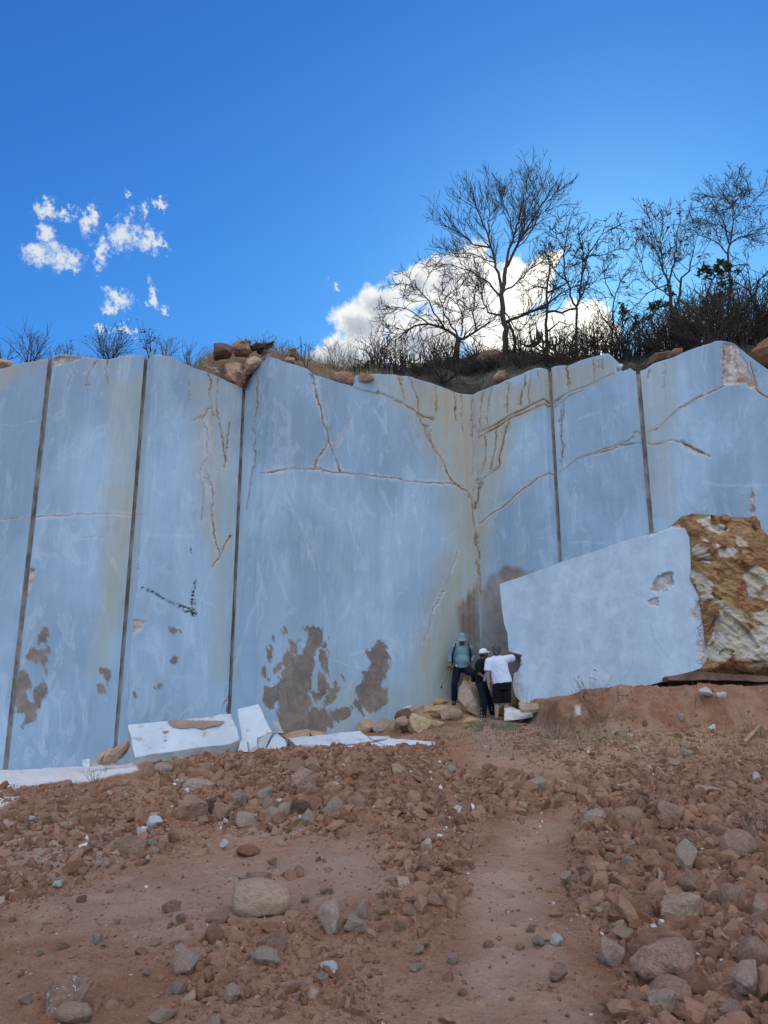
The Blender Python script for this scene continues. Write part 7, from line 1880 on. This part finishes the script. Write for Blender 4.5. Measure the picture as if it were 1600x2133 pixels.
    o = mesh_np('cap_peak', V, [quads(n, m), quads(n, m, b)[:, ::-1], np.stack([lp, np.roll(lp, -1), np.roll(lp, -1) + b, lp + b], 1)], M['cap'], None, True); adopt(o, th)
    bt = thing('water_bottle', 'small clear blue water bottle held by the man in the white cap', 'bottle', tuple(g(1009, 1418, -.30)))
    Rb = frame((.22, 0, 1), (1, 0, 0))
    ring_prof('bottle_body', g(1009, 1419, -.30), Rb, [(.001, 0), (.030, 0), (.033, .01), (.033, .06), (.030, .07), (.033, .08), (.033, .13), (.026, .16), (.014, .18), (.013, .20)], 'bottle', bt, k=20)
    ring_prof('bottle_cap', g(1009, 1419, -.30) + Rb @ Vector((0, 0, .198)), Rb, [(.001, .022), (.016, .022), (.017, .018), (.017, 0), (.001, 0)], 'bottle_cap', bt, k=16)
M['bottle'] = flat_mat('blue_clear_plastic', (0.10, 0.20, 0.42), .25, .3, 20, spec=.6)
M['bottle_cap'] = flat_mat('bottle_cap_blue', (0.15, 0.35, 0.6), .4, .1, 10)
person_b()

def person_c():
    Y = 17.65; g = lambda x, y, d=0.0: at(x, y, Y + d)
    th = thing('person', 'grey-haired man in white T-shirt and black shorts, seen from behind by the block', 'person', tuple(g(1045, 1500)))
    SHl, ELl, WRl = g(1018.5, 1378), g(1016, 1403, -.04), g(1017.5, 1426, -.02)
    SHr, ELr, WRr = g(1056, 1373), g(1067, 1371, .20), g(1070, 1363, .43)
    HPl, KNl, ANl = g(1038, 1430), g(1035, 1466, .02), g(1035, 1496, .0)
    HPr, KNr, ANr = g(1054, 1430), g(1055, 1466, .02), g(1054, 1496, .0)
    ch, be, pe = g(1037, 1384), g(1041, 1404), g(1046, 1424)
    bm = bmesh.new()
    bm_ell(bm, ch, (.195, .12, .19)); bm_ell(bm, be, (.165, .125, .16)); bm_ell(bm, pe, (.17, .13, .12)); bm_cap(bm, SHl, SHr, .06, .06)
    bm_cap(bm, g(1037, 1376), g(1036, 1365), .06, .056)
    ey, R = head(bm, g(1035.5, 1355.5), (.18, 1, -.08), (0, 0, 1), 1.03)
    for a, b, c in ((SHl, ELl, WRl), (SHr, ELr, WRr)): bm_cap(bm, a, b, .056, .044); bm_cap(bm, b, c, .043, .029)
    hand(bm, WRl, g(1021, 1440, -.03) - WRl, (1, .2, 0), (0, 1, 0), .45); hand(bm, WRr, Vector((.35, .75, .35)), (.9, -.3, 0), (-.2, 0, 1), .2)
    for a, b, c in ((HPl, KNl, ANl), (HPr, KNr, ANr)): bm_cap(bm, a, b, .088, .058); bm_cap(bm, b, b.lerp(c, .35), .054, .056); bm_cap(bm, b.lerp(c, .35), c, .056, .036)
    fl, fr = ANl + Vector((-.01, .15, -.055)), ANr + Vector((.03, .15, -.055))
    bm_cap(bm, ANl + Vector((0, -.03, -.05)), fl, .036, .03); bm_cap(bm, ANr + Vector((0, -.03, -.05)), fr, .036, .03)
    remesh('body', bm, .006, M['skin_pale'], th, 4); eyes(ey, th)
    dress(th, [('shirt', 'white_tee', .009, [('e', ch, (.215, .14, .205)), ('c', SHl, SHr, .078, .078), ('c', g(1036, 1378), g(1037, 1374), .12, .10, .8), ('e', be, (.195, .15, .18)), ('f', ch, g(1045, 1419), .205, .205, .72), ('f', g(1044, 1408), g(1046.5, 1422), .205, .212, .72),
                                             ('c', SHl, SHl.lerp(ELl, .3), .080, .080), ('f', SHl, SHl.lerp(ELl, .78), .080, .082), ('c', SHr, SHr.lerp(ELr, .5), .078, .076), ('f', SHr, SHr.lerp(ELr, .95), .078, .078)], .013),
               ('shorts', 'black', .009, [('e', pe, (.195, .15, .13)), ('f', HPl + Vector((0, 0, .08)), KNl.lerp(HPl, .06), .118, .108), ('f', HPr + Vector((0, 0, .08)), KNr.lerp(HPr, .06), .118, .108), ('f', pe, g(1046, 1436), .19, .19, .75)], .008),
               ('shoe', 'shoe', .008, [('c', ANl + Vector((0, -.035, -.05)), fl, .045, .04), ('f', ANl + Vector((0, 0, 0)), ANl + Vector((0, 0, -.05)), .043, .047)], .001),
               ('shoe', 'shoe', .008, [('c', ANr + Vector((0, -.035, -.05)), fr, .045, .04), ('f', ANr + Vector((0, 0, 0)), ANr + Vector((0, 0, -.05)), .043, .047)], .001),
               ('hair', 'hair', .006, [('e', g(1035.2, 1353, -.015), (.094, .108, .105)), ('e', g(1034.5, 1359, -.05), (.080, .065, .075)), ('e', g(1033, 1350, -.02), (.07, .08, .08)), ('e', g(1038, 1350, -.03), (.06, .07, .07))], .012),
               ('bracelet', 'metal', .005, [('f', WRl + Vector((0, 0, .035)), WRl + Vector((0, 0, .012)), .036, .036)], 0)])
person_c()
